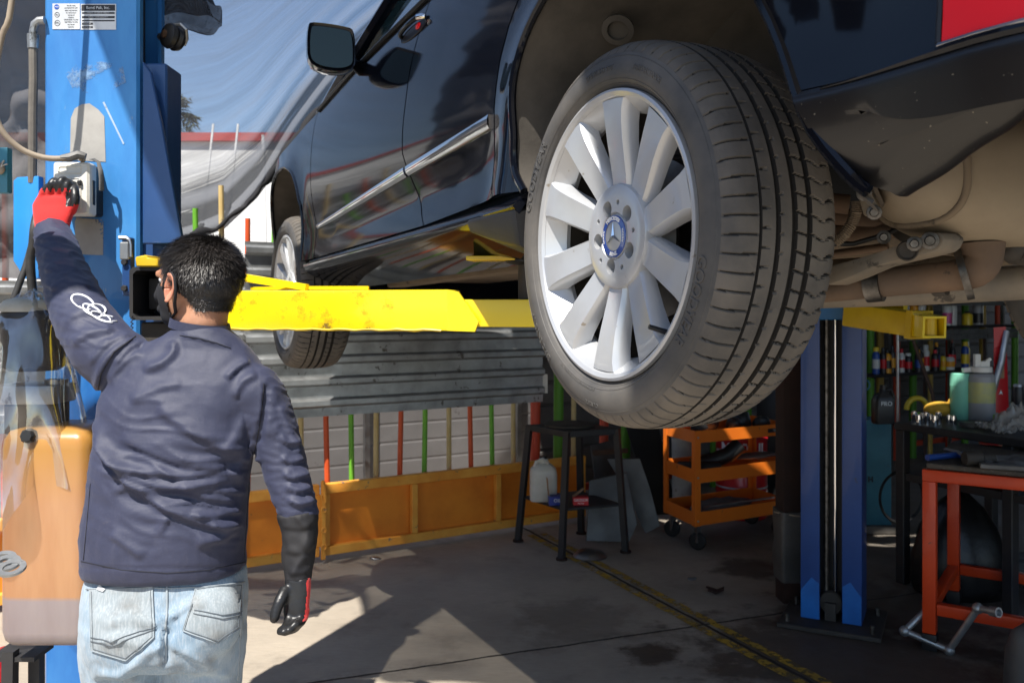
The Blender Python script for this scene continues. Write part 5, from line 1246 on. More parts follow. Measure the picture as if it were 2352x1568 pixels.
def shirt_mat():
    m, N, L = nodes('navy_jersey'); b = N['Principled BSDF']; tc = N.new('ShaderNodeTexCoord'); P = tc.outputs['Object']
    base = mixc(N, L, mrange(N, L, noise_(N, L, P, 5, 6), .35, .65), (.022, .026, .056), (.030, .034, .068))
    ds = mth(N, L, 'MULTIPLY', mrange(N, L, noise_(N, L, mapped(N, L, P, (14, 14, 30)), 1, 8, .75), .60, .74), mrange(N, L, noise_(N, L, P, 3.2, 3), .47, .60, 0, .55))
    base = mixc(N, L, ds, base, (.12, .10, .09))
    base = mixc(N, L, mrange(N, L, noise_(N, L, mapped(N, L, P, (40, 40, 12)), 1, 6, .7), .52, .75, 0, .45), base, (.055, .058, .092)); sp = mrange(N, L, noise_(N, L, P, 260, 2, .5), .66, .72, 0, .12); base = mixc(N, L, sp, base, (.16, .16, .2))
    L.new(base, b.inputs['Base Color']); b.inputs['Roughness'].default_value = .62; b.inputs['Sheen Weight'].default_value = .1; b.inputs['Sheen Tint'].default_value = (.5, .55, .8, 1)
    wv = noise_(N, L, mapped(N, L, P, (900, 900, 500)), 1, 2); bp = N.new('ShaderNodeBump'); bp.inputs['Strength'].default_value = .25; bp.inputs['Distance'].default_value = .002
    L.new(mth(N, L, 'ADD', wv, mth(N, L, 'MULTIPLY', noise_(N, L, P, 60, 4), 2.0)), bp.inputs['Height']); L.new(bp.outputs[0], b.inputs['Normal']); return m
SM = shirt_mat()
sbm = bmesh.new(); sbm.from_mesh(smesh); sbvh = BVHTree.FromBMesh(sbm); sbm.free()
shirt = link_mesh('shirt', smesh, SM, pe, True, 180)
# collar, hem and sleeve seams
nb_c = V((X_(452, PD), 2.045, Z_(752, PD)))
def collar(a, b):
    t = a * 2 * PI; c, s = math.cos(t), math.sin(t)
    r1, r2 = .066 + .004 * (1 - b), .060
    z = Z_(757, PD) + .020 * b - .010 * c + (-.006 if s < 0 else .004) * abs(s)
    return V((nb_c.x + c * r1, nb_c.y + s * r2 - .003, z))
mb = MB(); mb.sheet(collar, 48, 4); mb.solid(.004); mb.build('collar', SM, shirt, smooth=60)
# --- torso, neck, head: one continuous body
HCN = V((X_(440, PD), 2.06, Z_(642, PD))); FD = V((-.91, .42, 0)).normalized(); FLft = V((-FD.y, FD.x, 0))       # FLft: towards his left ear
UPH = V((0, 0, 1))
def HL(f, l, z): return HCN + FD * f + FLft * l + UPH * z
hm = M((FD, FLft, UPH)).transposed()
hp_ = [MB().ell(HL(-.012, 0, .012), (.096, .079, .084), hm, 32, 20).mesh(), MB().ell(HL(.022, 0, -.028), (.070, .064, .085), hm, 28, 18).mesh(), MB().ell(HL(.040, 0, -.078), (.044, .050, .034), hm, 24, 14).mesh(),
       MB().ell(HL(-.028, 0, -.040), (.058, .060, .060), hm, 24, 14).mesh(),
       MB().tube([HL(.088, 0, .002), HL(.100, 0, -.022), HL(.106, 0, -.036), HL(.092, 0, -.046)], [.008, .011, .014, .010], 12).mesh(),
       MB().tube([HL(.078, .045, .014), HL(.090, .0, .018), HL(.078, -.045, .014)], [.010, .011, .010], 10).mesh(),
       MB().ell(HL(.088, 0, -.066), (.012, .026, .010), hm, 16, 10).mesh(),
       MB().tube([V((X_(452, PD), 2.05, Z_(815, PD))), V((X_(452, PD), 2.05, Z_(775, PD))), V((X_(452, PD), 2.047, Z_(745, PD))), HL(-.018, 0, -.06)], [.048, .052, .058, .057], 24).mesh(),
       MB().loft([ringz(a + 22, b - 22, py, d - .025, y) for py, a, b, d, y in ((1400, 196, 556, .12, 2.03), (1230, 192, 567, .12, 2.02), (1040, 217, 584, .11, 2.02), (920, 228, 606, .10, 2.025), (850, 300, 570, .07, 2.035), (820, 380, 520, .045, 2.04))]).mesh(),
       limb([(p[0], p[1], p[2], p[3] * .72) for p in la_]), limb([(p[0], p[1], p[2], p[3] * .72) for p in ra_] + [(685, 1270, 1.985, .026), (684, 1330, 1.97, .017)])]
LEGS = [[(288, 1400, 2.03, .085), (290, 1568, 2.03, .070), (292, 1780, 2.02, .050), (292, 1960, 2.04, .048), (292, 2130, 2.06, .034), (292, 2200, 2.05, .036)], [(470, 1400, 2.03, .085), (468, 1568, 2.03, .070), (466, 1780, 2.02, .050), (466, 1960, 2.04, .048), (466, 2130, 2.06, .034), (466, 2200, 2.05, .036)]]
bparts = hp_ + [limb(l) for l in LEGS]
bmesh_ = blend(bparts, .0052, 5)
bco = [v.co.copy() for v in bmesh_.vertices]
def hloc(p): q = p - HCN; return q.dot(FD), q.dot(FLft), q.z
body = link_mesh('body', bmesh_, MT['skin'], pe, True, 180)
hb_ = bmesh.new(); hb_.from_mesh(bmesh_)
for v in hb_.verts: v.co = wm(pe) @ v.co
hbvh = BVHTree.FromBMesh(hb_)
# ears: a curled rim with lobe
for sg in (1, -1):
    mb = MB()
    def ear(a, b, sg=sg):
        t = a * 2 * PI; r = 1 - b; x = -.006 - .004 * math.sin(t) + (.019 * math.cos(t)) * r; z = -.020 + .034 * math.sin(t) * r * (1 if math.sin(t) > 0 else .95)
        lift = .016 + .012 * math.sin(min(1, r * 1.15) * PI * .5) * (1 if math.cos(t) < .4 else .35) + (.004 if r > .8 else -.004 * (r < .55))
        return HL(.004 + x - .010 * r * (math.cos(t) < 0) * 0, sg * (.058 + lift), z)
    mb.sheet(ear, 28, 8); mb.solid(.004)
    me = evaluated(mb.mesh(), [('SUBSURF', dict(levels=1))]); link_mesh('ear', me, mat('ear_skin', (.46, .20, .13), None, 9, .5, sss=.2), body, True, 180)
for sg in (1, -1):
    MB().ell(HL(.074, sg * .030, .002), (.011, .012, .010), hm, 16, 10).build('eye', MT['white_paint'], body, smooth=180)
# hair: scalp shell and short blades
def scalp(p):
    f, l, z = hloc(p)
    if z < -.075 or abs(l) > .12 or abs(f) > .14 or z > .15: return False
    line = .040 + .035 * min(1, max(0, (f - .04) / .05)) if f > .024 else (-.008 if f > -.004 else -.008 - 1.5 * min(.042, -.004 - f))
    if abs(l) < .045 and f < 0: line = min(line, -.066)
    return z > line
sc_ = hb_.copy()
kill = [f for f in sc_.faces if not scalp(f.calc_center_median())]
bmesh.ops.delete(sc_, geom=kill, context='FACES')
sc_.normal_update()
roots = [(f.calc_center_median(), f.normal.copy()) for f in sc_.faces]
for v in sc_.verts: v.co += v.normal * (.0055 + .003 * mnoise.noise(v.co * 60)) * min(1, max(.25, (hloc(v.co)[2] + .075) / .05))
hme = bpy.data.meshes.new('hair'); sc_.to_mesh(hme); sc_.free()
hair = link_mesh('hair', hme, MT['hair'], pe, True, 180)
rnd = random.Random(11); hb2 = MB(); crown = HL(-.055, -.012, .085)
for (c, nrm) in roots:
    for k in range(9):
        p = c + V((rnd.uniform(-.004, .004), rnd.uniform(-.004, .004), rnd.uniform(-.004, .004)))
        f, l, z = hloc(p)
        away = (p - crown); away -= nrm * away.dot(nrm)
        away = away.normalized() if away.length > 1e-4 else V((0, 0, 0))
        top = min(1, max(0, (z + .03) / .09)); ln_ = (.0045 + .0135 * top) * rnd.uniform(.5, 1.35) * (1 if z > -.03 else .5)
        sw = nrm.cross(away) * .5
        d = (nrm * (.45 + .45 * top) + away * (.95) + sw + V((rnd.uniform(-.35, .35), rnd.uniform(-.35, .35), rnd.uniform(-.2, .35)))).normalized()
        b0 = p + nrm * .003; wv = d.cross(nrm); wv = (wv.normalized() if wv.length > 1e-3 else V((1, 0, 0))) * .0009
        m_ = b0 + d * ln_ * .6; tip = b0 + d * ln_ + (away * .25 - V((0, 0, .25))) * ln_ * .4
        a_, b_, c_, e_ = hb2.v(b0 - wv), hb2.v(b0 + wv), hb2.v(m_ + wv * .7), hb2.v(m_ - wv * .7)
        hb2.f((a_, b_, c_, e_)); hb2.f((e_, c_, hb2.v(tip)))
o = hb2.build('hair_strands', MT['hair_tip'], hair, smooth=0, recalc=False); o['kind'] = 'stuff'
# face mask: cloth over nose, cheeks and chin, loops round the ears
mk_ = hb_.copy()
def inmask(p):
    f, l, z = hloc(p)
    if z > -.006 or z < -.125: return False
    lo = -.118 + .0 * f
    fr = .030 + .25 * max(0, -z - .07)
    top = -.008 - .14 * max(0, .085 - f)
    return f > fr - .004 and z < top and z > lo and f > .028
bmesh.ops.delete(mk_, geom=[f for f in mk_.faces if not inmask(f.calc_center_median())], context='FACES')
mk_.normal_update()
for v in mk_.verts:
    f, l, z = hloc(v.co); v.co += v.normal * .005 + FD * (.010 * math.exp(-(l / .03) ** 2))
bmesh.ops.solidify(mk_, geom=mk_.faces[:], thickness=.002)
kme = bpy.data.meshes.new('mask'); mk_.to_mesh(kme); mk_.free()
mask = link_mesh('face_mask', kme, MT['mask_cloth'], pe, True, 180)
def on_head(f, l, z, o=.004):
    p = HL(f, l, z); r = hbvh.find_nearest(p); return r[0] + r[1] * o
for sg in (1, -1):
    pts = [on_head(.034, sg * .06, -.022), on_head(.030, sg * .07, -.010), HL(.008, sg * .082, .010), HL(-.006, sg * .087, .018), HL(-.020, sg * .090, .004), HL(-.023, sg * .089, -.026), HL(-.012, sg * .082, -.056), on_head(.010, sg * .066, -.075), on_head(.030, sg * .058, -.088)]
    MB().tube([V(p) for p in pts], .0042, 8, flat=.6).build('ear_loop', MT['mask_cloth'], mask, smooth=180)
hb_.free()
# --- jeans
jr = [(1306, 204, 556, .122, 2.03), (1330, 197, 561, .128, 2.03), (1370, 193, 565, .134, 2.028), (1420, 193, 564, .140, 2.022), (1470, 196, 560, .134, 2.022), (1505, 200, 556, .115, 2.025)]
jp = [MB().loft([ringz(a, b, py, d, y, 40, .8) for py, a, b, d, y in jr]).mesh()]
LL = [[(290, 1440, 2.03, .100), (288, 1500, 2.03, .098), (287, 1568, 2.03, .0905), (288, 1700, 2.03, .082), (290, 1800, 2.02, .074), (291, 1960, 2.04, .069), (292, 2120, 2.05, .062), (292, 2190, 2.05, .064)], [(470, 1440, 2.03, .096), (469, 1500, 2.03, .093), (467, 1568, 2.03, .084), (466, 1700, 2.03, .078), (466, 1800, 2.02, .072), (466, 1960, 2.04, .068), (466, 2120, 2.05, .062), (466, 2190, 2.05, .064)]]
jp += [limb(l, 24) for l in LL]
for px in (292, 468): jp.append(MB().ell(W(px, 1425, 1.955), (.085, .066, .085), None, 24, 16).mesh())
jme = blend(jp, .0065, 5)
JF = [([(380, 1440), (379, 1480), (378, 1530)], -.016, 8), ([(378, 1480), (340, 1496), (280, 1540), (215, 1530)], .008, 11), ([(384, 1480), (430, 1500), (490, 1530)], .007, 11), ([(300, 1400), (330, 1425), (370, 1435)], .006, 9), ([(240, 1440), (290, 1425), (345, 1440)], .004, 10), ([(395, 1420), (430, 1395), (480, 1385)], .005, 9), ([(215, 1560), (260, 1540), (320, 1568)], .006, 10), ([(420, 1560), (470, 1540), (530, 1552)], .006, 10), ([(370, 1410), (386, 1425), (402, 1408)], .006, 8), ([(230, 1480), (280, 1468), (330, 1490)], .004, 8)]
add_folds(jme, JF, lambda co, no: np.array([.0045 * mnoise.noise(V((c[0] * 11, c[1] * 11, c[2] * 7))) + .0018 * mnoise.noise(V(c) * 40) for c in co]))
def jean_mat(nm, c1, c2):
    m, N, L = nodes(nm); b = N['Principled BSDF']; tc = N.new('ShaderNodeTexCoord'); P = tc.outputs['Object']
    base = mixc(N, L, mrange(N, L, noise_(N, L, P, 6, 6, .65), .38, .62), c1, c2)
    base = mixc(N, L, mrange(N, L, noise_(N, L, mapped(N, L, P, (260, 260, 30)), 1, 3), .45, .7, 0, .35), base, (.55, .58, .60))
    base = mixc(N, L, mrange(N, L, noise_(N, L, P, 10, 8, .7), .50, .66, 0, .6), base, (.19, .18, .165))
    L.new(base, b.inputs['Base Color']); b.inputs['Roughness'].default_value = .85; b.inputs['Sheen Weight'].default_value = .15
    bp = N.new('ShaderNodeBump'); bp.inputs['Strength'].default_value = .3; bp.inputs['Distance'].default_value = .002
    L.new(mth(N, L, 'ADD', noise_(N, L, mapped(N, L, P, (800, 800, 200)), 1, 2), noise_(N, L, P, 50, 5)), bp.inputs['Height']); L.new(bp.outputs[0], b.inputs['Normal']); return m
JM = jean_mat('faded_denim', (.31, .39, .46), (.19, .275, .36)); JP = jean_mat('pocket_denim', (.20, .225, .235), (.27, .315, .345))
A('stitch', (.10, .115, .13), None, 4, .9); A('seam_pale', (.30, .34, .37), None, 4, .9)
jb = bmesh.new(); jb.from_mesh(jme); jbvh = BVHTree.FromBMesh(jb); jb.free()
jeans = link_mesh('jeans', jme, JM, pe, True, 180)
def hit(bvh, px, py, o=.002):
    org = V((0, 0, HC)); d = W(px, py, 1.0) - org; r = bvh.ray_cast(org, d.normalized())
    return None if r[0] is None else r[0] + r[1] * o
def patch(poly, bvh, name, m, par, o=.0025, step=8):
    mb = MB(); bm = mb.bm; f = bm.faces.new([bm.verts.new((x, y, 0)) for x, y in poly])
    for ax, vals in ((0, [p[0] for p in poly]), (1, [p[1] for p in poly])):
        k = min(vals) + step
        while k < max(vals):
            nn = V((1, 0, 0)) if ax == 0 else V((0, 1, 0)); bmesh.ops.bisect_plane(bm, geom=bm.verts[:] + bm.edges[:] + bm.faces[:], plane_co=nn * k, plane_no=nn, dist=1e-4); k += step
    bad = []
    for v in bm.verts:
        h = hit(bvh, v.co.x, v.co.y, o)
        if h is None: bad.append(v)
        else: v.co = h
    bmesh.ops.delete(bm, geom=bad, context='VERTS')
    bm.normal_update()
    if sum((f.normal.y for f in bm.faces)) > 0: bmesh.ops.reverse_faces(bm, faces=bm.faces[:])
    return mb.build(name, m, par, smooth=180, recalc=False)
def seamline(pts, bvh, name, m, par, r=.0016, o=.003, n=12):
    out = []
    for i in range(len(pts) - 1):
        for k in range(n):
            t = k / n; h = hit(bvh, pts[i][0] + (pts[i + 1][0] - pts[i][0]) * t, pts[i][1] + (pts[i + 1][1] - pts[i][1]) * t, o)
            if h is not None: out.append(h)
    h = hit(bvh, *pts[-1], o)
    if h is not None: out.append(h)
    if len(out) < 2: return None
    return MB().tube(out, r, 6, flat=.6).build(name, m, par, smooth=180)
for pk in ([(208, 1352), (352, 1348), (356, 1462), (290, 1515), (212, 1492)], [(441, 1385), (449, 1348), (556, 1338), (549, 1440), (500, 1474), (421, 1447)]):
    q = patch(pk, jbvh, 'back_pocket', JP, jeans, .0032)
    seamline(pk + [pk[0]], jbvh, 'pocket_edge', MT['seam_pale'], jeans, .0011, .0034); ins = [(x + (sum(p[0] for p in pk) / len(pk) - x) * .07, y + (sum(p[1] for p in pk) / len(pk) - y) * .07) for x, y in pk]
    seamline(ins[1:] + [ins[0]], jbvh, 'stitching', MT['stitch'], jeans, .0010, .0036)
for pts in ([(212, 1462), (258, 1472), (356, 1436)], [(212, 1470), (260, 1480), (356, 1444)], [(448, 1400), (510, 1412), (552, 1404)], [(446, 1408), (510, 1420), (551, 1411)]): seamline(pts, jbvh, 'stitching', MT['stitch'], jeans, .0014, .0040)
seamline([(384, 1340), (384, 1400), (380, 1450), (379, 1520)], jbvh, 'seat_seam', MT['seam_pale'], jeans, .0024, .002)
seamline([(200, 1352), (300, 1346), (384, 1350), (480, 1346), (560, 1336)], jbvh, 'yoke_seam', MT['seam_pale'], jeans, .0020, .002)
seamline([(556, 1345), (552, 1450), (545, 1560)], jbvh, 'side_seam', MT['seam_pale'], jeans, .0022, .001)
patch([(226, 1352), (232, 1342), (246, 1352), (240, 1358)], jbvh, 'paper_slip', MT['label_white'], jeans, .006, 6)
for px in (292, 466):                         # shoes, below the frame
    mb = MB(); c = W(px, 2200, 2.06); c.z = 0
    mb.loft([[c + V((.048 * sup(2 * PI * k / 24, .8)[0] * s, .07 + .135 * sup(2 * PI * k / 24, .8)[1] * s2, z)) for k in range(24)] for z, s, s2 in ((.0, 1, 1), (.025, 1.02, 1.0), (.05, .95, .95), (.085, .8, .6), (.11, .75, .45))]); mb.build('shoe', MT['black_trim'], pe, smooth=60)
# hem band and shirt prints
seamline([(186, 1288), (280, 1308), (384, 1315), (480, 1308), (564, 1290)], sbvh, 'hem_seam', MT['sleeve_black'], shirt, .0009, .0006, 24)
for pts in ([(222, 912), (232, 858), (262, 808), (312, 772)], [(606, 880), (602, 940), (592, 1000), (584, 1044)], [(208, 1110), (200, 1200), (192, 1285)], [(572, 1110), (566, 1200), (560, 1285)]): seamline(pts, sbvh, 'seam', MT['sleeve_black'], shirt, .0013, .0004, 16)
seamline([(413, 770), (455, 776), (500, 788), (530, 800)], sbvh, 'neck_seam', MT['sleeve_black'], shirt, .0010, .0008, 14)
def ovl(cx, cy, rx, ry, rot, a0=0, a1=2 * PI, n=26):
    return [(cx + rx * math.cos(a) * math.cos(rot) - ry * math.sin(a) * math.sin(rot), cy + rx * math.cos(a) * math.sin(rot) + ry * math.sin(a) * math.cos(rot)) for a in np.linspace(a0, a1, n)]
def print_line(pts):
    out = [hit(sbvh, x, y, .0012) for x, y in pts]; out = [p for p in out if p is not None]
    if len(out) > 2: MB().tube(out, .0026, 6, flat=.55).build('chain_print', MT['print_white'], shirt, smooth=180)
print_line(ovl(190, 694, 27, 14, .45, .5, 6.0)); print_line(ovl(212, 714, 24, 9, .55, .2, 6.3)); print_line(ovl(222, 712, 20, 12, .1, 2.2, 6.8)); print_line(ovl(232, 728, 24, 8, .45, 0, 6.28)); print_line(ovl(248, 734, 22, 7, .15, 1.0, 5.2))
print_line([(183, 704), (200, 718), (222, 730), (245, 739), (268, 738)])
# black lower sleeve on the right forearm
sl_ = [limb([(684, 1172, 2.0, .0455), (688, 1205, 2.0, .0435), (687, 1250, 1.99, .039), (685, 1295, 1.985, .0345), (684, 1336, 1.975, .0305)])]
sme = blend(sl_, .004, 3)
add_folds(sme, [([(650, 1206), (690, 1212), (728, 1190)], .0035, 9), ([(655, 1262), (690, 1268), (722, 1246)], .0035, 9), ([(660, 1312), (690, 1316), (714, 1304)], .003, 7), ([(676, 1180), (704, 1220), (694, 1262)], .005, 9), ([(700, 1270), (680, 1300), (668, 1326)], .004, 8)], lambda co, no: np.array([.005 * mnoise.noise(V((c[0] * 16, c[1] * 16, c[2] * 22))) + .002 * mnoise.noise(V(c) * 50) for c in co]))
link_mesh('under_sleeve', sme, MT['sleeve_black'], pe, True, 180)
# --- gloved hands
def finger(pts, r0, r1, n=12):
    P = [V(p) for p in pts]; out, rr_ = [], []
    for i in range(len(P) - 1):
        for k in range(4):
            t = k / 4; p0, p1, p2, p3 = P[max(i - 1, 0)], P[i], P[i + 1], P[min(i + 2, len(P) - 1)]
            out.append(.5 * ((2 * p1) + (-p0 + p2) * t + (2 * p0 - 5 * p1 + 4 * p2 - p3) * t * t + (-p0 + 3 * p1 - 3 * p2 + p3) * t ** 3)); rr_.append(r0 + (r1 - r0) * (i + t) / (len(P) - 1))
    out.append(P[-1]); rr_.append(r1); tip = (P[-1] - P[-2]).normalized(); out.append(P[-1] + tip * r1 * .7); rr_.append(r1 * .6); out.append(P[-1] + tip * r1 * .95); rr_.append(r1 * .15)
    return MB().tube(out, rr_, n).mesh()
def palm(rows):                                # rows: (px0, px1, py, depth, half thickness)
    rings = []
    for a, b, py, d, t in rows:
        c = W((a + b) / 2, py, d); hx = (b - a) / 2 / FP * d
        rings.append([c + V((hx * sup(2 * PI * k / 24, .8)[0], t * sup(2 * PI * k / 24, .8)[1], 0)) for k in range(24)])
    return MB().loft(rings).mesh()
# left: red knitted back, black coated fingertips, pressing the button
lp = palm([(84, 157, 540, 2.45, .027), (82, 158, 520, 2.455, .026), (78, 166, 495, 2.465, .026), (76, 170, 472, 2.475, .024), (84, 168, 456, 2.478, .021), (92, 160, 446, 2.482, .015)])
FGL = [[(94, 462, 2.480), (102, 440, 2.468), (113, 429, 2.475), (121, 430, 2.505)], [(113, 455, 2.478), (117, 428, 2.462), (125, 416, 2.470), (130, 420, 2.512)], [(135, 453, 2.478), (138, 424, 2.462), (145, 413, 2.472), (149, 419, 2.514)], [(154, 458, 2.478), (152, 432, 2.466), (157, 420, 2.476), (162, 424, 2.514)]]
fl = [finger([W(*p) for p in f], .0125, .0105) for f in FGL]
thl = finger([W(163, 488, 2.47), W(172, 462, 2.462), W(172, 438, 2.472), W(170, 424, 2.500)], .0135, .0110)
lme = blend([lp] + fl + [thl], .0034, 3)
lco = np.array([v.co[:] for v in lme.vertices]); lq = proj(lco)
for py, am in ((516, .0022), (509, .002), (503, .002)):
    pass
lo = link_mesh('glove', lme, [MT['glove_red'], MT['glove_black']], pe, True, 180)
lo['label'] = 'red backed glove with black fingertips on the button box'
def tipmask(c):
    x, y = c
    if x > 161 - max(0, (y - 470)) * .1 and y < 470: return True
    if x > 148 and y < 474 and y > 440 and x < 170: return x > 151
    return y < 437 + 5 * math.sin(x * .45)
for p in lo.data.polygons:
    c = np.mean([lq[i] for i in p.vertices], axis=0); p.material_index = 1 if tipmask(c) else 0
for pts in ([(84, 520), (120, 512), (160, 522)], [(85, 527), (120, 518), (159, 529)], [(88, 511), (120, 506), (162, 514)]):
    gb = BVHTree.FromPolygons([tuple(v) for v in lco], [tuple(p.vertices) for p in lo.data.polygons]); seamline(pts, gb, 'cuff_rib', MT['glove_red'], lo, .0016, .0004)
# right: black coated palm towards the camera, fingers curled downwards
rp = palm([(656, 713, 1322, 1.975, .026), (654, 714, 1345, 1.97, .024), (650, 712, 1368, 1.965, .022), (652, 710, 1392, 1.96, .021), (658, 706, 1408, 1.955, .017)])
FGR = [[(662, 1398, 1.955), (664, 1420, 1.945), (656, 1440, 1.925), (644, 1449, 1.91)], [(675, 1402, 1.955), (676, 1424, 1.945), (667, 1442, 1.925), (652, 1450, 1.905)], [(688, 1402, 1.957), (687, 1424, 1.950), (678, 1440, 1.93), (664, 1446, 1.905)], [(700, 1396, 1.96), (697, 1415, 1.955), (689, 1429, 1.935), (678, 1433, 1.915)]]
fr = [finger([W(*p) for p in f], .0120, .0098) for f in FGR]
thr = finger([W(657, 1352, 1.955), W(644, 1376, 1.935), W(634, 1402, 1.925), W(630, 1420, 1.92)], .0140, .0110)
rme = blend([rp] + fr + [thr], .0034, 3)
rq = proj(np.array([v.co[:] for v in rme.vertices])); rny = [v.normal.y for v in rme.vertices]; rnx = [v.normal.x for v in rme.vertices]
ro_ = link_mesh('glove', rme, [MT['glove_black'], MT['glove_red']], pe, True, 180)
ro_['label'] = 'black palmed glove on the hand hanging down'
for p in ro_.data.polygons:
    ny = sum(rny[i] for i in p.vertices) / len(p.vertices); nx = sum(rnx[i] for i in p.vertices) / len(p.vertices); c = np.mean([rq[i] for i in p.vertices], axis=0)
    p.material_index = 1 if (ny > .35 or (nx > .75 and c[0] > 690)) and c[1] < 1425 else 0
# ---------------------------------------------------------------- workshop things
def fd(py): return FP * HC / (py - HP)         # depth of a floor point seen at height py
def FL(px, py): p = W(px, py, fd(py)); p.z = 0; return p
def rot2(v): return M((V((v.x, v.y, 0)), V((-v.y, v.x, 0)), V((0, 0, 1)))).transposed()
RW = rot2(WD)
def sbox(mb, o, x, y, z0, z1, hx, hy):         # box aligned with the back fence, centred x,y from o
    mb.box(o + RW @ V((x, y, 0)) + V((0, 0, (z0 + z1) / 2)), (2 * hx, 2 * hy, z1 - z0), RW); return mb
# black four-legged stand
so = (FL(1190, 1242) + FL(1435, 1268)) / 2
stn = thing('work_stand', 'black steel stand with splayed legs and a round top by the orange fence', 'stand', so)
tops = [W(1216, 985, 5.72), W(1302, 992, 5.42), W(1416, 992, 5.55), W(1330, 985, 5.86)]
feet = [FL(1190, 1243), FL(1290, 1285), FL(1437, 1268), FL(1335, 1225)]
for t, f in zip(tops, feet):
    mb = MB(); mb.bar(V((t.x, t.y, .76)), V((f.x, f.y, .01)), .036, .036, (.5, .85, 0)); mb.build('leg', MT['black_steel'], stn)
    MB().cyl((f.x, f.y, 0), (f.x, f.y, .012), .035, n=14).build('foot', MT['rust'], stn)
mb = MB(); q = [V((t.x, t.y, 0)) for t in tops]; c = sum(q, V()) / 4
mb.loft([[c + (p - c) * 1.05 + V((0, 0, z)) for p in q] for z in (.725, .765)]); mb.bevel(.004, 1); mb.build('top_frame', MT['black_steel'], stn)
MB().lathe([(0, .018), (.145, .018), (.155, .012), (.155, .0), (0, .0)], V((c.x - .02, c.y, .768)), (0, 0, 1), 40).build('round_plate', MT['grime'], stn)
mb = MB(); q2 = [V((a.x * .42 + b.x * .58, a.y * .42 + b.y * .58, 0)) for a, b in zip(tops, feet)]; mb.loft([[p + V((0, 0, z)) for p in q2] for z in (.285, .30)]); mb.bevel(.003, 1); mb.build('shelf', MT['black_steel'], stn)
shc = sum(q2, V()) / 4; SZ = .302
jg = thing('plastic_jug', 'dirty white plastic jug with handle standing on the shelf of the black stand', 'jug', V((W(1248, 1100, 5.62).x, 5.62, SZ)))
jo = jg.location
mb = MB(); mb.loft([[jo + V((p.x, p.z, z)) for p in rrect(-.085 * s, .085 * s, -.06 * s, .06 * s, .03 * s, 0)] for z, s in ((0, .94), (.012, 1), (.17, 1), (.20, .93), (.225, .62), (.235, .35), (.262, .33))]); mb.build('body', MT['jug_white'], jg, smooth=50)
MB().tube([jo + V(p) for p in ((-.06, -.02, .195), (-.045, -.025, .245), (-.005, -.02, .262), (.03, -.015, .235))], .012, 8).build('handle', MT['jug_white'], jg)
MB().cyl(jo + V((0, 0, .26)), jo + V((0, 0, .28)), .024, n=16).build('cap', MT['can_dark'], jg)
def carton(nm, o, sz, rz, m, lab, txt=None, flap=None):
    t = thing(nm, lab, 'carton', o); r = M.Rotation(rz, 3, 'Z')
    mb = MB(); mb.box(o + V((0, 0, sz[2] / 2)), sz, r); mb.bevel(.002, 1); mb.build('carton', MT[m], t)
    if flap:
        mb = MB(); a = o + r @ V((-sz[0] / 2, 0, sz[2])); mb.bar(a, a + r @ V(flap), .002, sz[1] * .9, r @ V((0, 1, 0))); mb.build('flap', MT['cardboard'], t)
    if txt:
        for s, z, size, col in txt: put_text('lettering', s, size, o + r @ V((0, -sz[1] / 2 - .0015, z)), r @ V((1, 0, 0)), (0, 0, 1), MT[col], t, .0004)
    return t
carton('small_carton', V((W(1278, 1160, 5.52).x, 5.50, SZ)), (.10, .07, .055), .1, 'box_blue', 'open blue and white carton on the stand shelf in front of the white jug', [('OIL', .03, .03, 'white_paint')], (-.01, 0, .11))
carton('small_carton', V((W(1333, 1165, 5.50).x, 5.50, SZ)), (.095, .06, .05), .05, 'box_red', 'open red carton with white lettering on the stand shelf', [('GROSOR', .032, .022, 'white_paint'), ('FILTRO', .012, .012, 'white_paint')], (.07, 0, .05))
# chrome bowl and floor litter
bw_ = FL(1355, 1278)
tag(MB().lathe([(.10, 0), (.104, .006), (.098, .012), (.080, .030), (.04, .042), (0, .044)], bw_ + V((0, 0, .001)), (0, 0, 1), 40).build('hub_cap', MT['steel'], smooth=60), 'upturned chrome dish lying on the floor beside the yellow line', 'dish')
def litter(nm, px, py, sz, m, lab, seed):
    o = FL(px, py); mb = MB(); mb.ell(o + V((0, 0, sz[2] * .6)), sz, None, 14, 8); mb.jitter(min(sz) * .8, 30, seed); return tag(mb.build(nm, MT[m], smooth=40), lab, 'litter')
o = FL(1645, 1362); mb = MB(); mb.prism([(-.05, -.02), (-.01, -.03), (.04, -.005), (.05, .03), (.01, .02), (-.03, .05), (-.045, .04), (-.02, .01)], lambda x, y, t: o + V((x, y, .002 + t + abs(x) * .3)), 0, .012)
tag(mb.build('scrap_metal', MT['rust']), 'small bent scrap of rusty metal lying on the floor near the blue lift column', 'scrap')
litter('pebble', 863, 1283, (.035, .02, .008), 'steel', 'flat grey scrap lying on the floor below the orange fence', 1)
litter('rag', 1590, 1330, (.03, .02, .008), 'rag', 'tiny dark rag scrap on the floor ahead of the orange cart', 9)
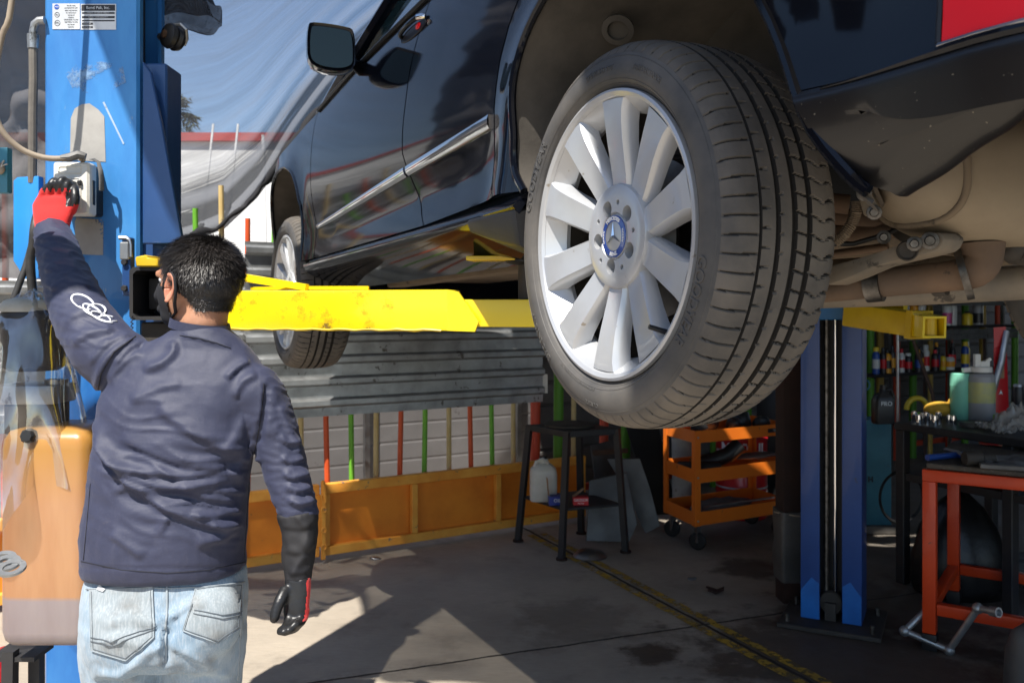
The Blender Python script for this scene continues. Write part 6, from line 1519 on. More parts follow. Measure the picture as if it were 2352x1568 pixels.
# leaning scrap sheets and splash guards
for i, (poly, d, m, lab) in enumerate((([(1352, 1100), (1440, 1085), (1462, 1200), (1445, 1245), (1345, 1238)], 5.75, 'sheet_grey', 'pale grey body panel leaning low behind the black stand'),
        ([(1395, 1055), (1468, 1050), (1492, 1120), (1518, 1210), (1480, 1222), (1440, 1130)], 6.0, 'sheet_grey', 'long grey splash guard leaning against the scrap behind the black stand'),
        ([(1355, 1020), (1420, 1010), (1432, 1090), (1365, 1110)], 6.2, 'tape_grey', 'dark grey bracket plate standing behind the black stand'),
        ([(1438, 980), (1515, 985), (1540, 1100), (1560, 1215), (1500, 1215)], 6.5, 'groove', 'black plastic bumper piece leaning beside the orange cart'))):
    mb = MB(); mb.prism(poly, lambda x, y, t, d=d: W(x, y, d + (1240 - y) / 250 * .18) + V((0, .05 * math.sin(x * .05) + t, 0)), 0, .012)
    mb.bevel(.004, 1)
    for v in mb.bm.verts: v.co.z = max(v.co.z, .004)
    tag(mb.build('splash_guard' if i % 2 else 'body_sheet', MT[m]), lab, 'scrap sheet')
tag(MB().bar(W(1364, 1040, 6.05), W(1440, 1034, 6.15), .03, .03).build('wood_bar', MT['wood_brown']), 'short brown wooden bar across the scrap behind the stand', 'bar')
# orange tool cart
co_ = FL(1597, 1268); cx_ = V((.87, .49, 0)).normalized(); cy_ = V((-.30, .95, 0)).normalized()
CWD, CDP = .80, .42
ct = thing('tool_cart', 'orange three tray tool cart on black castors, loaded with black hoses', 'cart', co_)
def CL(x, y, z): return co_ + cx_ * x + cy_ * y + V((0, 0, z))
CB = .16
def tray(z, h, nm):
    mb = MB(); t = .006
    o_ = [(0, 0), (CWD, 0), (CWD, CDP), (0, CDP)]; i_ = [(t, t), (CWD - t, t), (CWD - t, CDP - t), (t, CDP - t)]
    mb.loft([[CL(x, y, z) for x, y in o_], [CL(x, y, z + h) for x, y in o_], [CL(x, y, z + h) for x, y in i_], [CL(x, y, z + .01) for x, y in i_]], True, True)
    return mb.build(nm, MT['orange_tool'], ct, smooth=20)
tray(CB, .085, 'tray'); tray(.425, .085, 'tray'); tt_ = tray(.675, .075, 'tray')
for x, y in ((0, 0), (CWD, 0), (0, CDP), (CWD, CDP)):
    sx, sy = (1 if x == 0 else -1), (1 if y == 0 else -1)
    mb = MB(); mb.prism([(0, 0), (.045, 0), (.045, .003), (.003, .003), (.003, .045), (0, .045)], lambda a, b, t, x=x, y=y, sx=sx, sy=sy: CL(x + sx * (a - .003), y + sy * (b - .003), t), CB - .002, .752); mb.build('corner_post', MT['orange_tool'], ct, smooth=20)
    f = CL(x + sx * .045, y + sy * .04, .055)
    whl = MB(); whl.lathe([(0, .013), (.02, .014), (.048, .013), (.055, .007), (.055, -.007), (.048, -.013), (.02, -.014), (0, -.013)], f, cx_ * .8 + cy_ * .5, 24); cs_ = whl.build('castor', MT['black_trim'], ct)
    MB().bar(f + V((0, 0, -.01)), CL(x + sx * .05, y + sy * .05, CB), .026, .034, cx_).build('castor_fork', MT['steel'], cs_)
MB().box(CL(CWD - .12, -.004, .712), (.13, .004, .026), M((cx_, cy_, V((0, 0, 1)))).transposed()).build('badge', MT['ink'], tt_)
put_text('lettering', 'TRUPER', .020, CL(CWD - .11, -.0075, .712), cx_, (0, 0, 1), MT['label_white'], tt_, .0004)
for k in range(2):
    for z in (.19, .46, .71): MB().lathe([(0, .004), (.006, .003), (.007, 0)], CL(.02, -.005, z) if k == 0 else CL(CWD - .02, -.005, z), -cy_, 8).build('screw', MT['steel'], ct)
def hosepiece(nm, pts, r, m, lab): return tag(MB().tube([V(p) for p in pts], r, 14).build(nm, MT[m], smooth=60), lab, 'hose')
h1 = hosepiece('air_duct', [CL(.10, .20, .50), CL(.24, .16, .52), CL(.34, .10, .56), CL(.42, .06, .63)], [.045, .05, .052, .052], 'black_plastic', 'fat black air duct sticking up out of the middle tray of the orange cart')
hosepiece('air_duct', [CL(.02, .25, .49), CL(.12, .12, .49), CL(.24, .06, .485)], [.03, .045, .05], 'black_plastic', 'black air duct lying in the left end of the middle cart tray')
MB_ = MB(); MB_.ell(CL(.62, .15, .525), (.19, .07, .02), rot2(cx_)); MB_.jitter(.006, 20); tag(MB_.build('plastic_cover', MT['sheet_grey'], smooth=60), 'light grey plastic cover lying in the middle cart tray', 'cover')
MB_ = MB(); MB_.ell(CL(.35, .2, .215), (.26, .12, .04), rot2(cx_)); MB_.jitter(.02, 12); tag(MB_.build('cloth_bundle', MT['rag'], smooth=60), 'grey bundled cloth lying in the bottom cart tray', 'cloth')
hosepiece('lever_bar', [CL(.15, .12, .235), CL(.45, .10, .245), CL(.72, .06, .25)], .009, 'steel', 'thin steel bar lying in the bottom cart tray')
for i, (x, y, r, hgt) in enumerate(((.12, .15, .05, .05), (.28, .25, .06, .07), (.45, .18, .055, .05), (.58, .26, .06, .06), (.70, .2, .05, .045))):
    mb = MB(); mb.ell(CL(x, y, .69 + hgt), (r * 1.2, r, hgt), rot2(cx_)); mb.jitter(.02, 14, i); 
    tag(mb.build('black_part', MT['black_plastic'], smooth=50), 'lumpy black engine part on the top cart tray, number %s from the left end' % ('first', 'second', 'third', 'fourth', 'fifth')[i] if 0 else ('black engine part at the left end of the top cart tray', 'tallest black engine part on the top cart tray', 'black engine part in the middle of the top cart tray', 'rounded black part right of the middle on the top cart tray', 'small black part at the right end of the top cart tray')[i], 'engine part')
# red drum and grey bucket behind the cart
DR = W(1703, 1100, 6.5); DR.z = 0
dr = thing('oil_drum', 'red oil drum with white lettering standing behind the orange cart', 'drum', DR)
MB().lathe([(0, .0), (.178, .0), (.183, .01), (.183, .18), (.189, .19), (.183, .20), (.183, .55), (.188, .56), (.188, .575), (.178, .58), (0, .57)], DR, (0, 0, 1), 48).build('drum', MT['drum_red'], dr)
def wrap_text(txt, o, r, size, z, th0, m, par, bold=0):
    me = text_mesh(txt, size, .0006, bold)
    for v in me.vertices:
        x, y, q = v.co; a = th0 + x / r; v.co = V((o.x + (r + .0015 + q) * math.cos(a), o.y + (r + .0015 + q) * math.sin(a), o.z + z + y))
    return link_mesh('lettering', me, MT[m], par, True, 0)
dth = math.atan2(-DR.y, -DR.x)
wrap_text('MOTUL', DR, .1835, .105, .508, dth + .12, 'white_paint', dr, .003); wrap_text('synthetic', DR, .1835, .03, .49, dth - .9, 'white_paint', dr)
MB().lathe([(.1845, .22), (.1848, .22), (.1848, .232), (.1845, .232)], DR, (0, 0, 1), 48).build('stripe', MT['label_white'], dr)
bk = W(1568, 1130, 6.5); bk.z = 0
tag(MB().lathe([(0, .0), (.07, 0), (.074, .02), (.080, .56), (.083, .57), (.076, .57), (.07, .1), (0, .05)], bk, (0, 0, 1), 36).build('grey_bin', mat('bin_pale', (.42, .41, .38), (.30, .29, .27), 6, .7, wear=(.15, .14, .13), ws=7, wt=.6), smooth=40), 'tall pale grey tube standing behind the left side of the orange cart', 'bin')
mb = MB(); q = W(1775, 1060, 6.8); mb.box((q.x, q.y, .45), (.1, .25, .9), RW); mb.bevel(.02, 2); tag(mb.build('black_case', MT['black_plastic']), 'tall black case standing right of the red drum', 'case')
# dark pillar wrapped with tape
pl = thing('steel_pillar', 'dark rusty steel pillar wrapped with grey tape left of the shaded lift column', 'pillar', W(1817, 1400, 4.62))
po = W(1817, 1400, 4.62); mb = MB(); mb.box((po.x, po.y, 1.95), (.125, .125, 3.9), M.Rotation(.05, 3, 'Z')); mb.bevel(.008, 2); mb.build('post', MT['rust'], pl)
zs = Z_(1175, 4.56)
mb = MB(); mb.loft([[V((po.x, po.y, z)) + M.Rotation(.05, 3, 'Z') @ V((p.x, p.z, 0)) for p in rrect(-.072 * s, .072 * s, -.072 * s, .072 * s, .02, 0)] for z, s in ((zs, 1.02), (zs - .05, 1.08), (zs - .16, 1.0), (zs - .22, 1.06), (zs - .36, .98))]); mb.jitter(.008, 18); mb.build('tape_wrap', MT['tape_grey'], pl, smooth=60)
MB().tube([V((po.x, po.y, zs - .015)) + V((.083 * math.cos(a), .083 * math.sin(a), .006 * math.sin(a * 2))) for a in np.linspace(0, 2 * PI, 21)[:-1]], .004, 6, True).build('string', MT['cable_tan'], pl)
# teal cabinet behind the column
t0 = W(2002, 1100, 6.1); t0.z = 0
tl2 = thing('teal_cabinet', 'weathered teal metal cabinet standing behind the shaded lift column', 'cabinet', t0)
mb = MB(); mb.box((t0.x - .06, t0.y, .39), (.30, .22, .74)); mb.bevel(.006, 2); mb.build('case', MT['teal'], tl2)
put_text('lettering', 'H', .05, V((t0.x - .052, t0.y - .1115, .36)), (1, 0, 0), (0, 0, 1), MT['ink'], tl2, .0005, .002)
MB().bar((t0.x - .25, t0.y - .13, .03), (t0.x + .16, t0.y - .13, .03), .05, .05).bevel(.01, 2).build('foot_rail', MT['hose_dust'], tl2)
# black workbench
bh = thing('workbench', 'black steel workbench behind the red table, covered with gloves, sockets and bottles', 'workbench', FL(2062, 1345))
BZ = .885
bA, bB = W(2068, 972, 4.9), W(2420, 985, 4.15)
bA.z = bB.z = 0; bx = (bB - bA).normalized(); by = V((-bx.y, bx.x, 0))
if by.y < 0: by = -by
def BL(x, y, z): return bA + bx * x + by * y + V((0, 0, z))
BR = M((bx, by, V((0, 0, 1)))).transposed()
mb = MB(); mb.box(BL(.75, .40, BZ - .02), (1.56, .84, .04), BR); mb.bevel(.005, 1); mb.build('top', MT['black_steel'], bh)
for x, y in ((.0, .02), (.62, .02), (1.45, .02), (.0, .78), (.75, .78), (1.45, .78)): MB().box(BL(x, y, (BZ - .04) / 2), (.055, .055, BZ - .04), BR).bevel(.004, 1).build('leg', MT['black_steel'], bh)
MB().box(BL(.75, .4, .60), (1.5, .74, .02), BR).build('lower_shelf', MT['black_steel'], bh)
MB().bar(BL(0, .02, .59), BL(1.5, .02, .59), .03, .04).build('rail', MT['black_steel'], bh)
# things on the workbench
def onb(px, py, y=.2, z=BZ):                    # a bench point under a sight line
    d = (HC - z) * FP / (py - HP); p = W(px, py, d); p.z = z; return p
# yellow work gloves
gl_ = thing('work_gloves', 'crumpled yellow leather work gloves lying on the black workbench', 'gloves', onb(2165, 958))
g0 = gl_.location.copy() + V((.02, -.03, 0)); mb = MB(); mb.ell(g0 + V((-.04, 0, .03)), (.07, .045, .026), M.Rotation(.2, 3, 'Z')); mb.ell(g0 + V((.07, .0, .022)), (.075, .04, .02), M.Rotation(-.2, 3, 'Z'))
for a, l_, z in ((.3, .10, .05), (.05, .11, .04), (-.25, .12, .03), (-.5, .1, .02), (2.7, .07, .03), (3.3, .06, .03)): mb.tube([g0 + V((0, 0, z)), g0 + V((math.cos(a) * l_ * .6, -.02, z + .006)), g0 + V((math.cos(a) * l_ * 1.2, -.03, max(.012, z - .02)))], [.016, .014, .011], 10)
me = mb.mesh(); me.transform(M.Translation(g0) @ M.Diagonal((1.35, 1.2, 1.7, 1)) @ M.Translation(-g0)); me = blend([me], .006, 3); link_mesh('leather', me, MT['glove_yellow'], gl_, True, 180)
skt = ((2100, 970), (2110, 972), (2119, 968), (2128, 973), (2138, 971), (2147, 974), (2156, 972), (2180, 972), (2190, 974))
sk0 = None
for i, (px, py) in enumerate(skt):
    p = onb(px, py); h_ = .05 if i % 3 else .065
    o = MB().lathe([(0, h_), (.008, h_), (.010, h_ - .003), (.0165, h_ - .004), (.0175, h_ * .45), (.0155, h_ * .4), (.0155, 0), (0, 0)], p, (0, 0, 1), 16).build('socket', MT['chrome'], None)
    o.data.transform(M.Translation(-p)); o.location = p
    tag(o, 'chrome socket standing in the row before the yellow gloves on the workbench', 'socket', 'chrome sockets on the workbench')
def bottle(nm, o, prof, m, lab, cat='bottle', capm=None, capz=None, band=None, n=24):
    t = thing(nm, lab, cat, o)
    MB().lathe(prof, o, (0, 0, 1), n).build('body', MT[m] if isinstance(m, str) else m, t, smooth=40)
    if capm: MB().lathe([(0, capz[1]), (capz[2] * .9, capz[1]), (capz[2], capz[1] - .004), (capz[2], capz[0]), (0, capz[0])], o, (0, 0, 1), 18).build('cap', MT[capm], t, smooth=40)
    if band: MB().lathe([(band[2] + .0008, band[0]), (band[2] + .0012, band[0]), (band[2] + .0012, band[1]), (band[2] + .0008, band[1]), (band[2] + .0008, band[0])], o, (0, 0, 1), n).build('label', MT[band[3]], t, smooth=40)
    return t
p = onb(2206, 962)
bottle('drink_bottle', p, [(0, 0), (.052, 0), (.055, .005), (.055, .185), (.056, .19), (.056, .196), (.055, .20), (0, .20)], 'mint', 'mint green insulated drink bottle on the workbench behind the yellow gloves', capm='mint', capz=(.199, .262, .056))
p = onb(2252, 964)
A('frosted_yellow', (.50, .48, .16), (.40, .40, .22), 20, .35); A('frosted', (.30, .30, .31), None, 4, .35)
pb = thing('spray_bottle', 'clear pump sprayer with a white head and yellow liquid on the workbench', 'sprayer', p)
MB().lathe([(0, 0), (.072, 0), (.076, .01), (.076, .10)], p, (0, 0, 1), 30).build('base', MT['frosted'], pb); MB().lathe([(.076, .10), (.077, .20), (.076, .215)], p, (0, 0, 1), 30).build('liquid', MT['frosted_yellow'], pb)
MB().lathe([(.076, .215), (.074, .245), (.06, .262), (.03, .268), (0, .268)], p, (0, 0, 1), 30).build('shoulder', MT['frosted'], pb)
mb = MB(); mb.lathe([(0, .30), (.055, .30), (.06, .296), (.06, .27), (0, .27)], p, (0, 0, 1), 24); mb.box(p + V((.02, 0, .315)), (.05, .03, .03)); mb.box(p + V((-.02, 0, .335)), (.03, .025, .07)); mb.bar(p + V((-.06, 0, .285)), p + V((-.10, 0, .28)), .025, .025); mb.bar(p + V((.02, 0, .32)), p + V((.055, 0, .345)), .02, .015); mb.build('pump_head', MT['white_plastic'], pb)
p = onb(2340, 990); mb = MB()
mb.sheet(lambda a, b: p + V(((a - .5) * .34, (b - .5) * .24, .10 * math.exp(-((a - .5) / .34) ** 2 - ((b - .5) / .36) ** 2) * (1 + .9 * mnoise.noise(V((a * 7, b * 7, 1)))) + .05 * abs(mnoise.noise(V((a * 12, b * 12, 3)))))), 60, 44)
tag(mb.build('plastic_wrap', mat('wrap_film', (.42, .41, .39), None, 4, .12, coat=1, alpha=.62), smooth=180), 'crumpled clear plastic wrap on the right of the workbench', 'plastic wrap')
p = onb(2338, 955); bottle('spray_can', p, [(0, 0), (.030, 0), (.032, .004), (.032, .15), (.028, .17), (.012, .18), (0, .18)], 'can_dark', 'black spray can with a silver top standing behind the plastic wrap', 'spray can', 'steel', (.155, .185, .026)); MB().cyl(p + V((0, 0, .18)), p + V((0, 0, .21)), .007, n=10)
p = onb(2228, 980); tag(MB().lathe([(0, .026), (.05, .026), (.053, .022), (.053, .004), (.05, 0), (0, 0)], p, (0, 0, 1), 30).build('oil_filter_cap', MT['tape_grey']), 'round grey cap lying on the workbench edge before the green bottle', 'cap')
p = onb(2262, 982); tag(MB().tube([p + V((-.05, .0, .017)), p + V((.06, -.03, .017))], .016, 16).build('pipe_piece', MT['white_plastic']), 'short white pipe piece lying on the workbench edge', 'pipe')
hosepiece('wrench', [onb(2290, 968) + V((0, 0, .02)), onb(2330, 975) + V((0, 0, .025)), onb(2380, 985) + V((0, 0, .02))], .014, 'black_steel', 'long black wrench lying under the clear plastic wrap on the workbench')
# oil jug standing on the bench's far end
def ojug(nm, o, m, lab, s=1.0, labm=None, rz=0, txt=None):
    t = thing(nm, lab, 'oil jug', o); r = M.Rotation(rz, 3, 'Z')
    MB().loft([[o + r @ V((p.x * s, p.z * s, z * s)) for p in rrect(-.075 * q, .075 * q, -.05 * q, .05 * q, .025, 0)] for z, q in ((0, .95), (.01, 1), (.17, 1), (.21, .82), (.235, .38), (.26, .34))]).build('body', MT[m], t, smooth=50)
    MB().tube([o + r @ V((a * s, b * s, c * s)) for a, b, c in ((.02, 0, .245), (.06, 0, .25), (.085, 0, .2), (.08, 0, .13))], .011 * s, 8).build('handle', MT[m], t)
    MB().cyl(o + V((0, 0, .255 * s)), o + V((0, 0, .285 * s)), .022 * s, n=16).build('cap', MT[labm or m], t)
    if labm:
        MB().box(o + r @ V((0, -.0508 * s, .09 * s)), (.10 * s, .0015, .10 * s), r).build('label', MT[labm], t)
    if txt: put_text('lettering', txt, .045 * s, o + r @ V((0, -.053 * s, .15 * s)), r @ V((1, 0, 0)), (0, 0, 1), MT['label_white'], t, .0004)
    return t
ojug('oil_jug', onb(2046, 978) + V((0, .1, 0)), 'black_plastic', 'black oil jug with pale lettering at the left end of the workbench', .74, None, .1, 'PRO')
hosepiece('broom_handle', [W(2098, 782, 5.9), W(2142, 905, 5.75), W(2150, 965, 5.7)], .012, 'wood_brown', 'thin dark red stick leaning over the workbench'); 
hosepiece('steel_tube', [W(2062, 768, 5.9), W(2062, 1000, 5.9)], .010, 'steel', 'thin upright steel tube by the black oil jug'); 
yc_ = [W(2106 + 24 * math.cos(a), 940 + 26 * math.sin(a), 6.6) for a in np.linspace(PI, 2.1 * PI, 14)]
hosepiece('yellow_handle', yc_, .02, 'can_yellow', 'yellow curved handle standing behind the workbench')
p = W(2092, 980, 6.5); p.z = BZ - .1
bottle('dark_bottle', W(2110, 985, 5.75) * 1, [(0, 0), (.025, 0), (.027, .05), (.022, .08), (.01, .09), (0, .09)], 'can_dark', 'small dark bottle with a green cap behind the yellow gloves', 'bottle', 'pole_green', (.088, .11, .012))
# below the bench
ojug('oil_jug', BL(.30, .40, .611), 'drum_red', 'red oil jug lying low on the shelf under the workbench', 1.15, 'pole_green', .3)
ojug('oil_jug', BL(.80, .45, .611), 'box_red', 'dark red jug further right under the workbench', 1.0, None, -.2)
hosepiece('blue_hose', [BL(.25 + .1 * k, .25 + .05 * math.sin(k), .632) for k in range(6)], .02, 'can_blue', 'dark blue hose on the shelf under the workbench')
wc = W(2070, 1140, 5.6)
mb = MB(); mb.lathe([(.15, .0), (.165, .008), (.17, .0), (.165, -.008), (.15, .0)], wc, (.3, -1, 0), 36); tag(mb.build('rubber_ring', MT['black_trim']), 'thin black rubber ring hanging beside the workbench leg', 'ring')
bx_ = thing('white_carton', 'white carton with red marking on the floor under the workbench', 'carton', BL(1.05, .75, 0)); mb = MB(); mb.box(BL(1.05, .75, .15), (.3, .2, .3), BR); mb.bevel(.004, 1); mb.build('carton', MT['can_white'], bx_); MB().box(BL(1.05, .648, .2), (.18, .003, .06), BR).build('marking', MT['box_red'], bx_)
mb = MB(); q = W(2205, 1240, 4.75); q.z = 0; rows = []
for z, s in ((.0, .9), (.05, 1.0), (.2, .95), (.34, .78), (.46, .5), (.52, .22), (.56, .05)):
    rows.append([q + V((.25 * s * math.cos(a) * (1 + .13 * mnoise.noise(V((math.cos(a) * 2, math.sin(a) * 2, z * 5)))), .20 * s * math.sin(a), z + .03 * mnoise.noise(V((math.cos(a) * 3, math.sin(a) * 3, z * 7))) * (z > 0))) for a in np.linspace(0, 2 * PI, 33)[:-1]])
tag(MB().loft(rows).build('black_bag', mat('bag_black', (.008, .008, .009), (.014, .014, .015), 8, .35, bump=.5, bs=9), smooth=80), 'full black plastic sack standing on the floor behind the red table', 'sack')
litter('grey_rag_heap', 2335, 1330, (.18, .12, .09), 'rag', 'heap of grey rags on the floor under the workbench at the right', 21)
# red framed table in the foreground right
tf = FL(2122, 1492); tb_ = thing('red_table', 'red painted steel frame table with a dark stone top in the right foreground', 'table', tf)
ra2 = V((.83, -.56, 0)).normalized()            # front edge runs to the right and nearer
ra3 = V((.56, .83, 0)).normalized()
TZ = .80
def TL(x, y, z): return tf + ra2 * x + ra3 * y + V((0, 0, z))
TR = M((ra2, ra3, V((0, 0, 1)))).transposed()
def tbar(nm, p, q, w=.05, h=.05):
    mb = MB(); mb.bar(p, q, w, h); mb.bevel(.004, 2); return mb.build(nm, MT['red_table'], tb_)
for x, y in ((.02, .03), (1.25, .03), (.02, .75), (1.25, .75)):
    mb = MB(); mb.bar(TL(x, y, .075), TL(x, y, TZ - .052), .055, .055, ra3); mb.bevel(.004, 2); mb.build('leg', MT['red_table'], tb_)
    mb = MB(); mb.bar(TL(x, y, 0), TL(x, y, .074), .065, .065, ra3); mb.bevel(.006, 2); mb.build('foot', MT['black_trim'], tb_)
for y in (.03, .75): tbar('top_rail', TL(-.008, y, TZ - .026), TL(1.28, y, TZ - .026), .056, .052)
for x in (.02, 1.25): tbar('side_rail', TL(x, .06, TZ - .026), TL(x, .72, TZ - .026)); tbar('lower_rail', TL(x, .06, .185), TL(x, .72, .185), .045, .045)
tbar('lower_rail', TL(.05, .03, .185), TL(1.22, .03, .185), .045, .05); tbar('lower_rail', TL(.05, .75, .185), TL(1.22, .75, .185), .045, .05)
mb = MB(); mb.box(TL(.64, .39, TZ + .014), (1.27, .74, .024), TR); mb.bevel(.005, 1); mb.build('stone_top', mat('dark_stone', (.09, .075, .06), (.05, .043, .036), 9, .75, bump=.3, bs=50, speck=(.2, .17, .14), sps=90, spt=.64), tb_)
def ont(px, py, z=None):
    z = TZ + .027 if z is None else z; d = (HC - z) * FP / (py - HP); q = W(px, py, d); q.z = z; return q
mb = MB(); a = ont(2215, 1068) + V((0, 0, .03)); b = ont(2285, 1068) + V((0, 0, .03)); mb.lathe([(0, 0), (.03, 0), (.033, .01), (.033, .07), (.022, .08), (.022, .13), (0, .13)], a, (b - a), 20); tag(mb.build('black_socket', MT['grime']), 'big dark impact socket lying on the red table', 'socket')
mb = MB(); q = ont(2330, 1062); mb.sheet(lambda u_, v_: q + V(((u_ - .5) * .36, (v_ - .5) * .22, .012 + .03 * abs(mnoise.noise(V((u_ * 5, v_ * 4, 3)))) )), 30, 20); tag(mb.build('grey_cloth', MT['rag'], smooth=180), 'pale grey cloth spread on the red table', 'cloth')
mb = MB(); mb.box(ont(2310, 1078) + V((0, 0, .012)), (.20, .06, .022), M.Rotation(-.4, 3, 'Z')); mb.bevel(.004, 1); tag(mb.build('steel_block', MT['sheet_grey']), 'flat grey steel block lying near the front of the red table', 'block')
hosepiece('blue_rod', [ont(2130, 1058) + V((0, 0, .015)), ont(2195, 1052) + V((0, 0, .015)), ont(2230, 1050) + V((0, 0, .015))], .014, 'can_blue', 'dark blue rod lying on the far edge of the red table')
hosepiece('vise_handle', [ont(2170, 1046) + V((0, 0, .03)), ont(2200, 1052) + V((0, 0, .03)), ont(2215, 1060) + V((0, 0, .02))], .008, 'steel', 'thin bright steel handle on the red table')
# galvanised pipe assembly on the floor
pp_ = thing('pipe_stand', 'galvanised threaded pipe frame with elbows standing between the red table legs', 'pipe frame', FL(2180, 1500))
P1, P2, P3, P4, P5 = W(2128, 1400, 4.0), W(2078, 1448, 4.0), W(2180, 1492, 3.9), W(2246, 1396, 3.8), W(2285, 1404, 3.72)
for a, b in ((P1, P2), (P2, P3), (P3, P4), (P4, P5)): MB().cyl(a, b, .0145, n=14).build('pipe', MT['galv'], pp_)
for q in (P2, P3, P4): MB().ell(q, (.024, .024, .024), None, 16, 10).build('elbow', MT['galv'], pp_)
d_ = (P5 - P4).normalized(); MB().lathe([(.021, -.02), (.021, .02), (.0145, .02), (.0145, -.02)], P5, d_, 16).build('coupling', MT['galv'], pp_)
mb = MB(); q = FL(2372, 1590); mb.loft([[q + V((.10 * s * math.cos(a), .10 * s * math.sin(a), z)) for a in np.linspace(0, 2 * PI, 25)[:-1]] for z, s in ((.0, 1), (.16, .95), (.24, .7), (.27, .3))]); mb.jitter(.02, 8); tag(mb.build('cement_sack', MT['sheet_grey'], smooth=60), 'grey sack standing under the right end of the red table', 'sack')
# shelves of bottles on the rear wall
def shelf(nm, lab, z, px0, px1, o=.10):
    t0_, t1_ = tpx(px0, o), tpx(px1, o)
    s = thing(nm, lab, 'shelf', WL((t0_ + t1_) / 2, o, z))
    mb = MB(); mb.bar(WL(t0_, o, z - .0125), WL(t1_, o, z - .0125), .22, .025); mb.build('board', MT['black_steel'], s)
    for t in (t0_ + .05, (t0_ + t1_) / 2, t1_ - .05): MB().bar(WL(t, o + .1, 0), WL(t, o + .1, z + .35), .03, .03, WD).build('upright', MT['steel'], s)
    return s
SH1 = Z_(850, WL(tpx(2140, .1), .1, 0).y)
shelf('bottle_shelf', 'lower wall shelf crowded with oil bottles and spray cans', SH1, 1985, 2290)
A('black_cap', (.02, .02, .02), None, 4, .4)
spec = [(2018, 'can_blue', 'can_yellow', .245, .033, 'blue spray can with a yellow top at the left end of the lower shelf', None), (2032, 'can_dark', 'can_dark', .24, .03, 'dark bottle with a black cap next to the blue and yellow can', None), (2043, 'orange_spray', 'black_cap', .22, .038, 'amber bottle with a black cap near the left end of the shelf', 'can_dark'),
        (2056, 'can_dark', 'can_dark', .25, .028, 'tall dark bottle right of the amber bottle', None), (2074, 'can_white', 'box_red', .22, .03, 'white can with a red cap and red band on the lower shelf', 'box_red'), (2086, 'can_dark', 'can_white', .18, .034, 'short dark bottle with a white cap', None), (2103, 'can_dark', 'orange_spray', .21, .032, 'dark bottle with an orange cap on the lower shelf', None),
        (2118, 'can_dark', 'can_dark', .23, .030, 'plain black can behind the leaning stick', None), (2132, 'can_white', 'can_white', .25, .036, 'white can with a wide red label', 'box_red'), (2146, 'can_dark', 'box_red', .20, .034, 'black bottle with a red cap right of the white can', None), (2156, 'can_dark', 'orange_spray', .27, .030, 'tall dark bottle with an orange trigger top', None), (2168, 'can_yellow', 'can_dark', .16, .028, 'short yellow bottle in the right half of the shelf', None),
        (2180, 'can_white', 'box_red', .15, .045, 'wide white tub with a red and orange label', 'orange_spray'), (2194, 'can_dark', 'can_dark', .26, .030, 'tall black bottle left of the blue and yellow spray cans', None), (2210, 'can_blue', 'can_yellow', .27, .036, 'blue spray can with yellow top near the right end of the shelf', 'can_yellow'), (2226, 'can_yellow', 'can_white', .265, .033, 'yellow spray can with a white top near the right end of the shelf', None)]
for n_, (px, m, cm, h, r, lab, band) in enumerate(spec):
    band = band or [c for c in ('can_white', 'box_red', 'can_blue', 'orange_spray', 'cardboard') if c != m][n_ % 4]
    o = WL(tpx(px, .05), .05 + .03 * math.sin(px), SH1 + .001)
    t = bottle('shelf_bottle', o, [(0, 0), (r, 0), (r, h * .70), (r * .92, h * .76), (r * .5, h * .84), (r * .45, h * .86), (0, h * .86)], m, lab, 'bottle', cm, (h * .84, h, r * (.75 if cm in ('can_yellow', 'can_white') else .5)), (h * .2, h * .55, r, band) if band else None, 18)
SH2 = Z_(748, WL(tpx(2140, .1), .1, 0).y)
up = shelf('bottle_shelf', 'upper wall shelf of grey steel with a few jugs and bottles', SH2, 2060, 2330)
for z in (-.06, -.11, .22, .30): MB().bar(WL(tpx(2060, 0), -.02, SH2 + z), WL(tpx(2330, 0), -.02, SH2 + z), .03, .045).build('front_rail', MT['galv'], up)
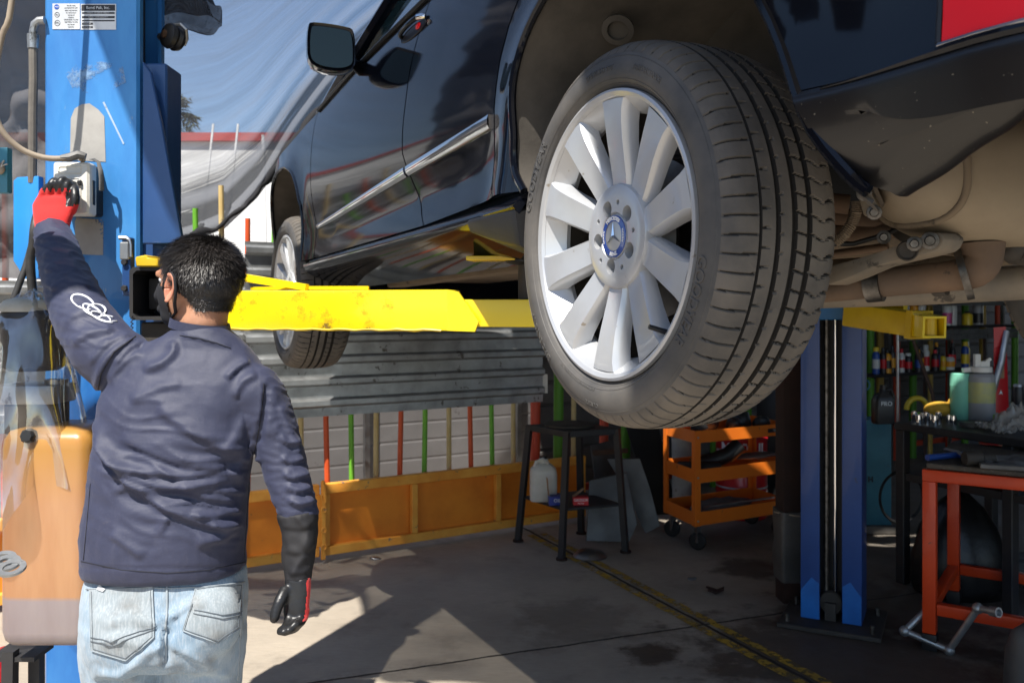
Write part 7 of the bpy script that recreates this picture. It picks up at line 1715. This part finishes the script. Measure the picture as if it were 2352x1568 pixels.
for px, m, cm, h, r, lab, band in ((2076, 'can_white', 'box_red', .30, .05, 'white jug with a dark red label at the left of the upper shelf', 'box_red'), (2098, 'orange_spray', 'can_white', .28, .045, 'orange jug on the upper shelf', None), (2114, 'can_white', 'can_white', .30, .05, 'plain white jug next to the orange jug on the upper shelf', None), (2175, 'can_white', 'can_white', .31, .045, 'clear bottle with pink liquid on the upper shelf', 'fluid_pink'), (2188, 'can_white', 'can_white', .33, .04, 'tall pale bottle right of the pink one on the upper shelf', None), (2222, 'can_yellow', 'can_dark', .14, .05, 'short yellow tub on the upper shelf', None), (2246, 'frosted', 'frosted', .30, .05, 'smoky grey bottle hanging at the right of the upper shelf', 'can_dark')):
    o = WL(tpx(px, .08), .08, SH2 + .001); bottle('shelf_bottle', o, [(0, 0), (r, 0), (r, h * .70), (r * .9, h * .77), (r * .45, h * .85), (r * .42, h * .88), (0, h * .88)], m, lab, 'bottle', cm, (h * .86, h, r * .5), (.02, h * .4, r, band) if band else None, 18)
tag(MB().cyl(W(2152, 690, 5.6), W(2152, 800, 5.6), .055, n=20).build('brown_canister', MT['wood_brown'], smooth=40), 'brown canister standing behind the end of the yellow arm', 'canister') if 0 else None
# red jack at the far right
jk = thing('trolley_jack', 'upright red trolley jack with white arrows standing at the right of the workbench', 'jack', W(2300, 1000, 5.6))
JD = 5.6
mb = MB(); mb.prism([(2282, 800), (2312, 790), (2318, 960), (2284, 965)], lambda x, y, t: W(x, y, JD + t), 0, .06); mb.bevel(.005, 1); mb.build('frame', MT['drum_red'], jk)
mb = MB(); mb.prism([(2282, 752), (2310, 750), (2312, 790), (2283, 800)], lambda x, y, t: W(x, y, JD + t), 0, .05); mb.build('head', MT['drum_red'], jk)
MB().tube([W(2312, 760, JD), W(2300, 830, JD - .03), W(2280, 900, JD - .02)], .02, 10).build('handle', MT['steel'], jk)
for y in (810, 895):
    MB().prism([(2294, y + 12), (2299, y), (2304, y + 12), (2299, y + 8)], lambda x, yy, t: W(x, yy, JD - .002 - t), 0, .001).build('arrow', MT['white_paint'], jk, smooth=0)
MB().prism([(2291, 830), (2306, 828), (2307, 868), (2291, 870)], lambda x, yy, t: W(x, yy, JD - .002 - t), 0, .001).build('sticker', MT['cardboard'], jk, smooth=0)
tag(MB().lathe([(.026, 0), (.034, .004), (.04, 0), (.034, -.004), (.026, 0)], W(1989, 884, 6.3), (.4, -1, 0), 24).build('teal_ring', MT['teal']), 'small teal ring tool hanging behind the lift column', 'ring')
# opaque strip added overhead, out of view (it shades the raised sleeve)
tag(MB().sheet(lambda a, b: V((-1.82 + .42 * a, .92 + .34 * b, 3.5 + .03 * math.sin(a * 9) - .05 * math.sin(PI * b))), 20, 12).solid(.004).build('shade_strip', MT['mask_cloth'], smooth=60), 'opaque dark strip added out of view above the mechanic to shade the raised sleeve', 'net')
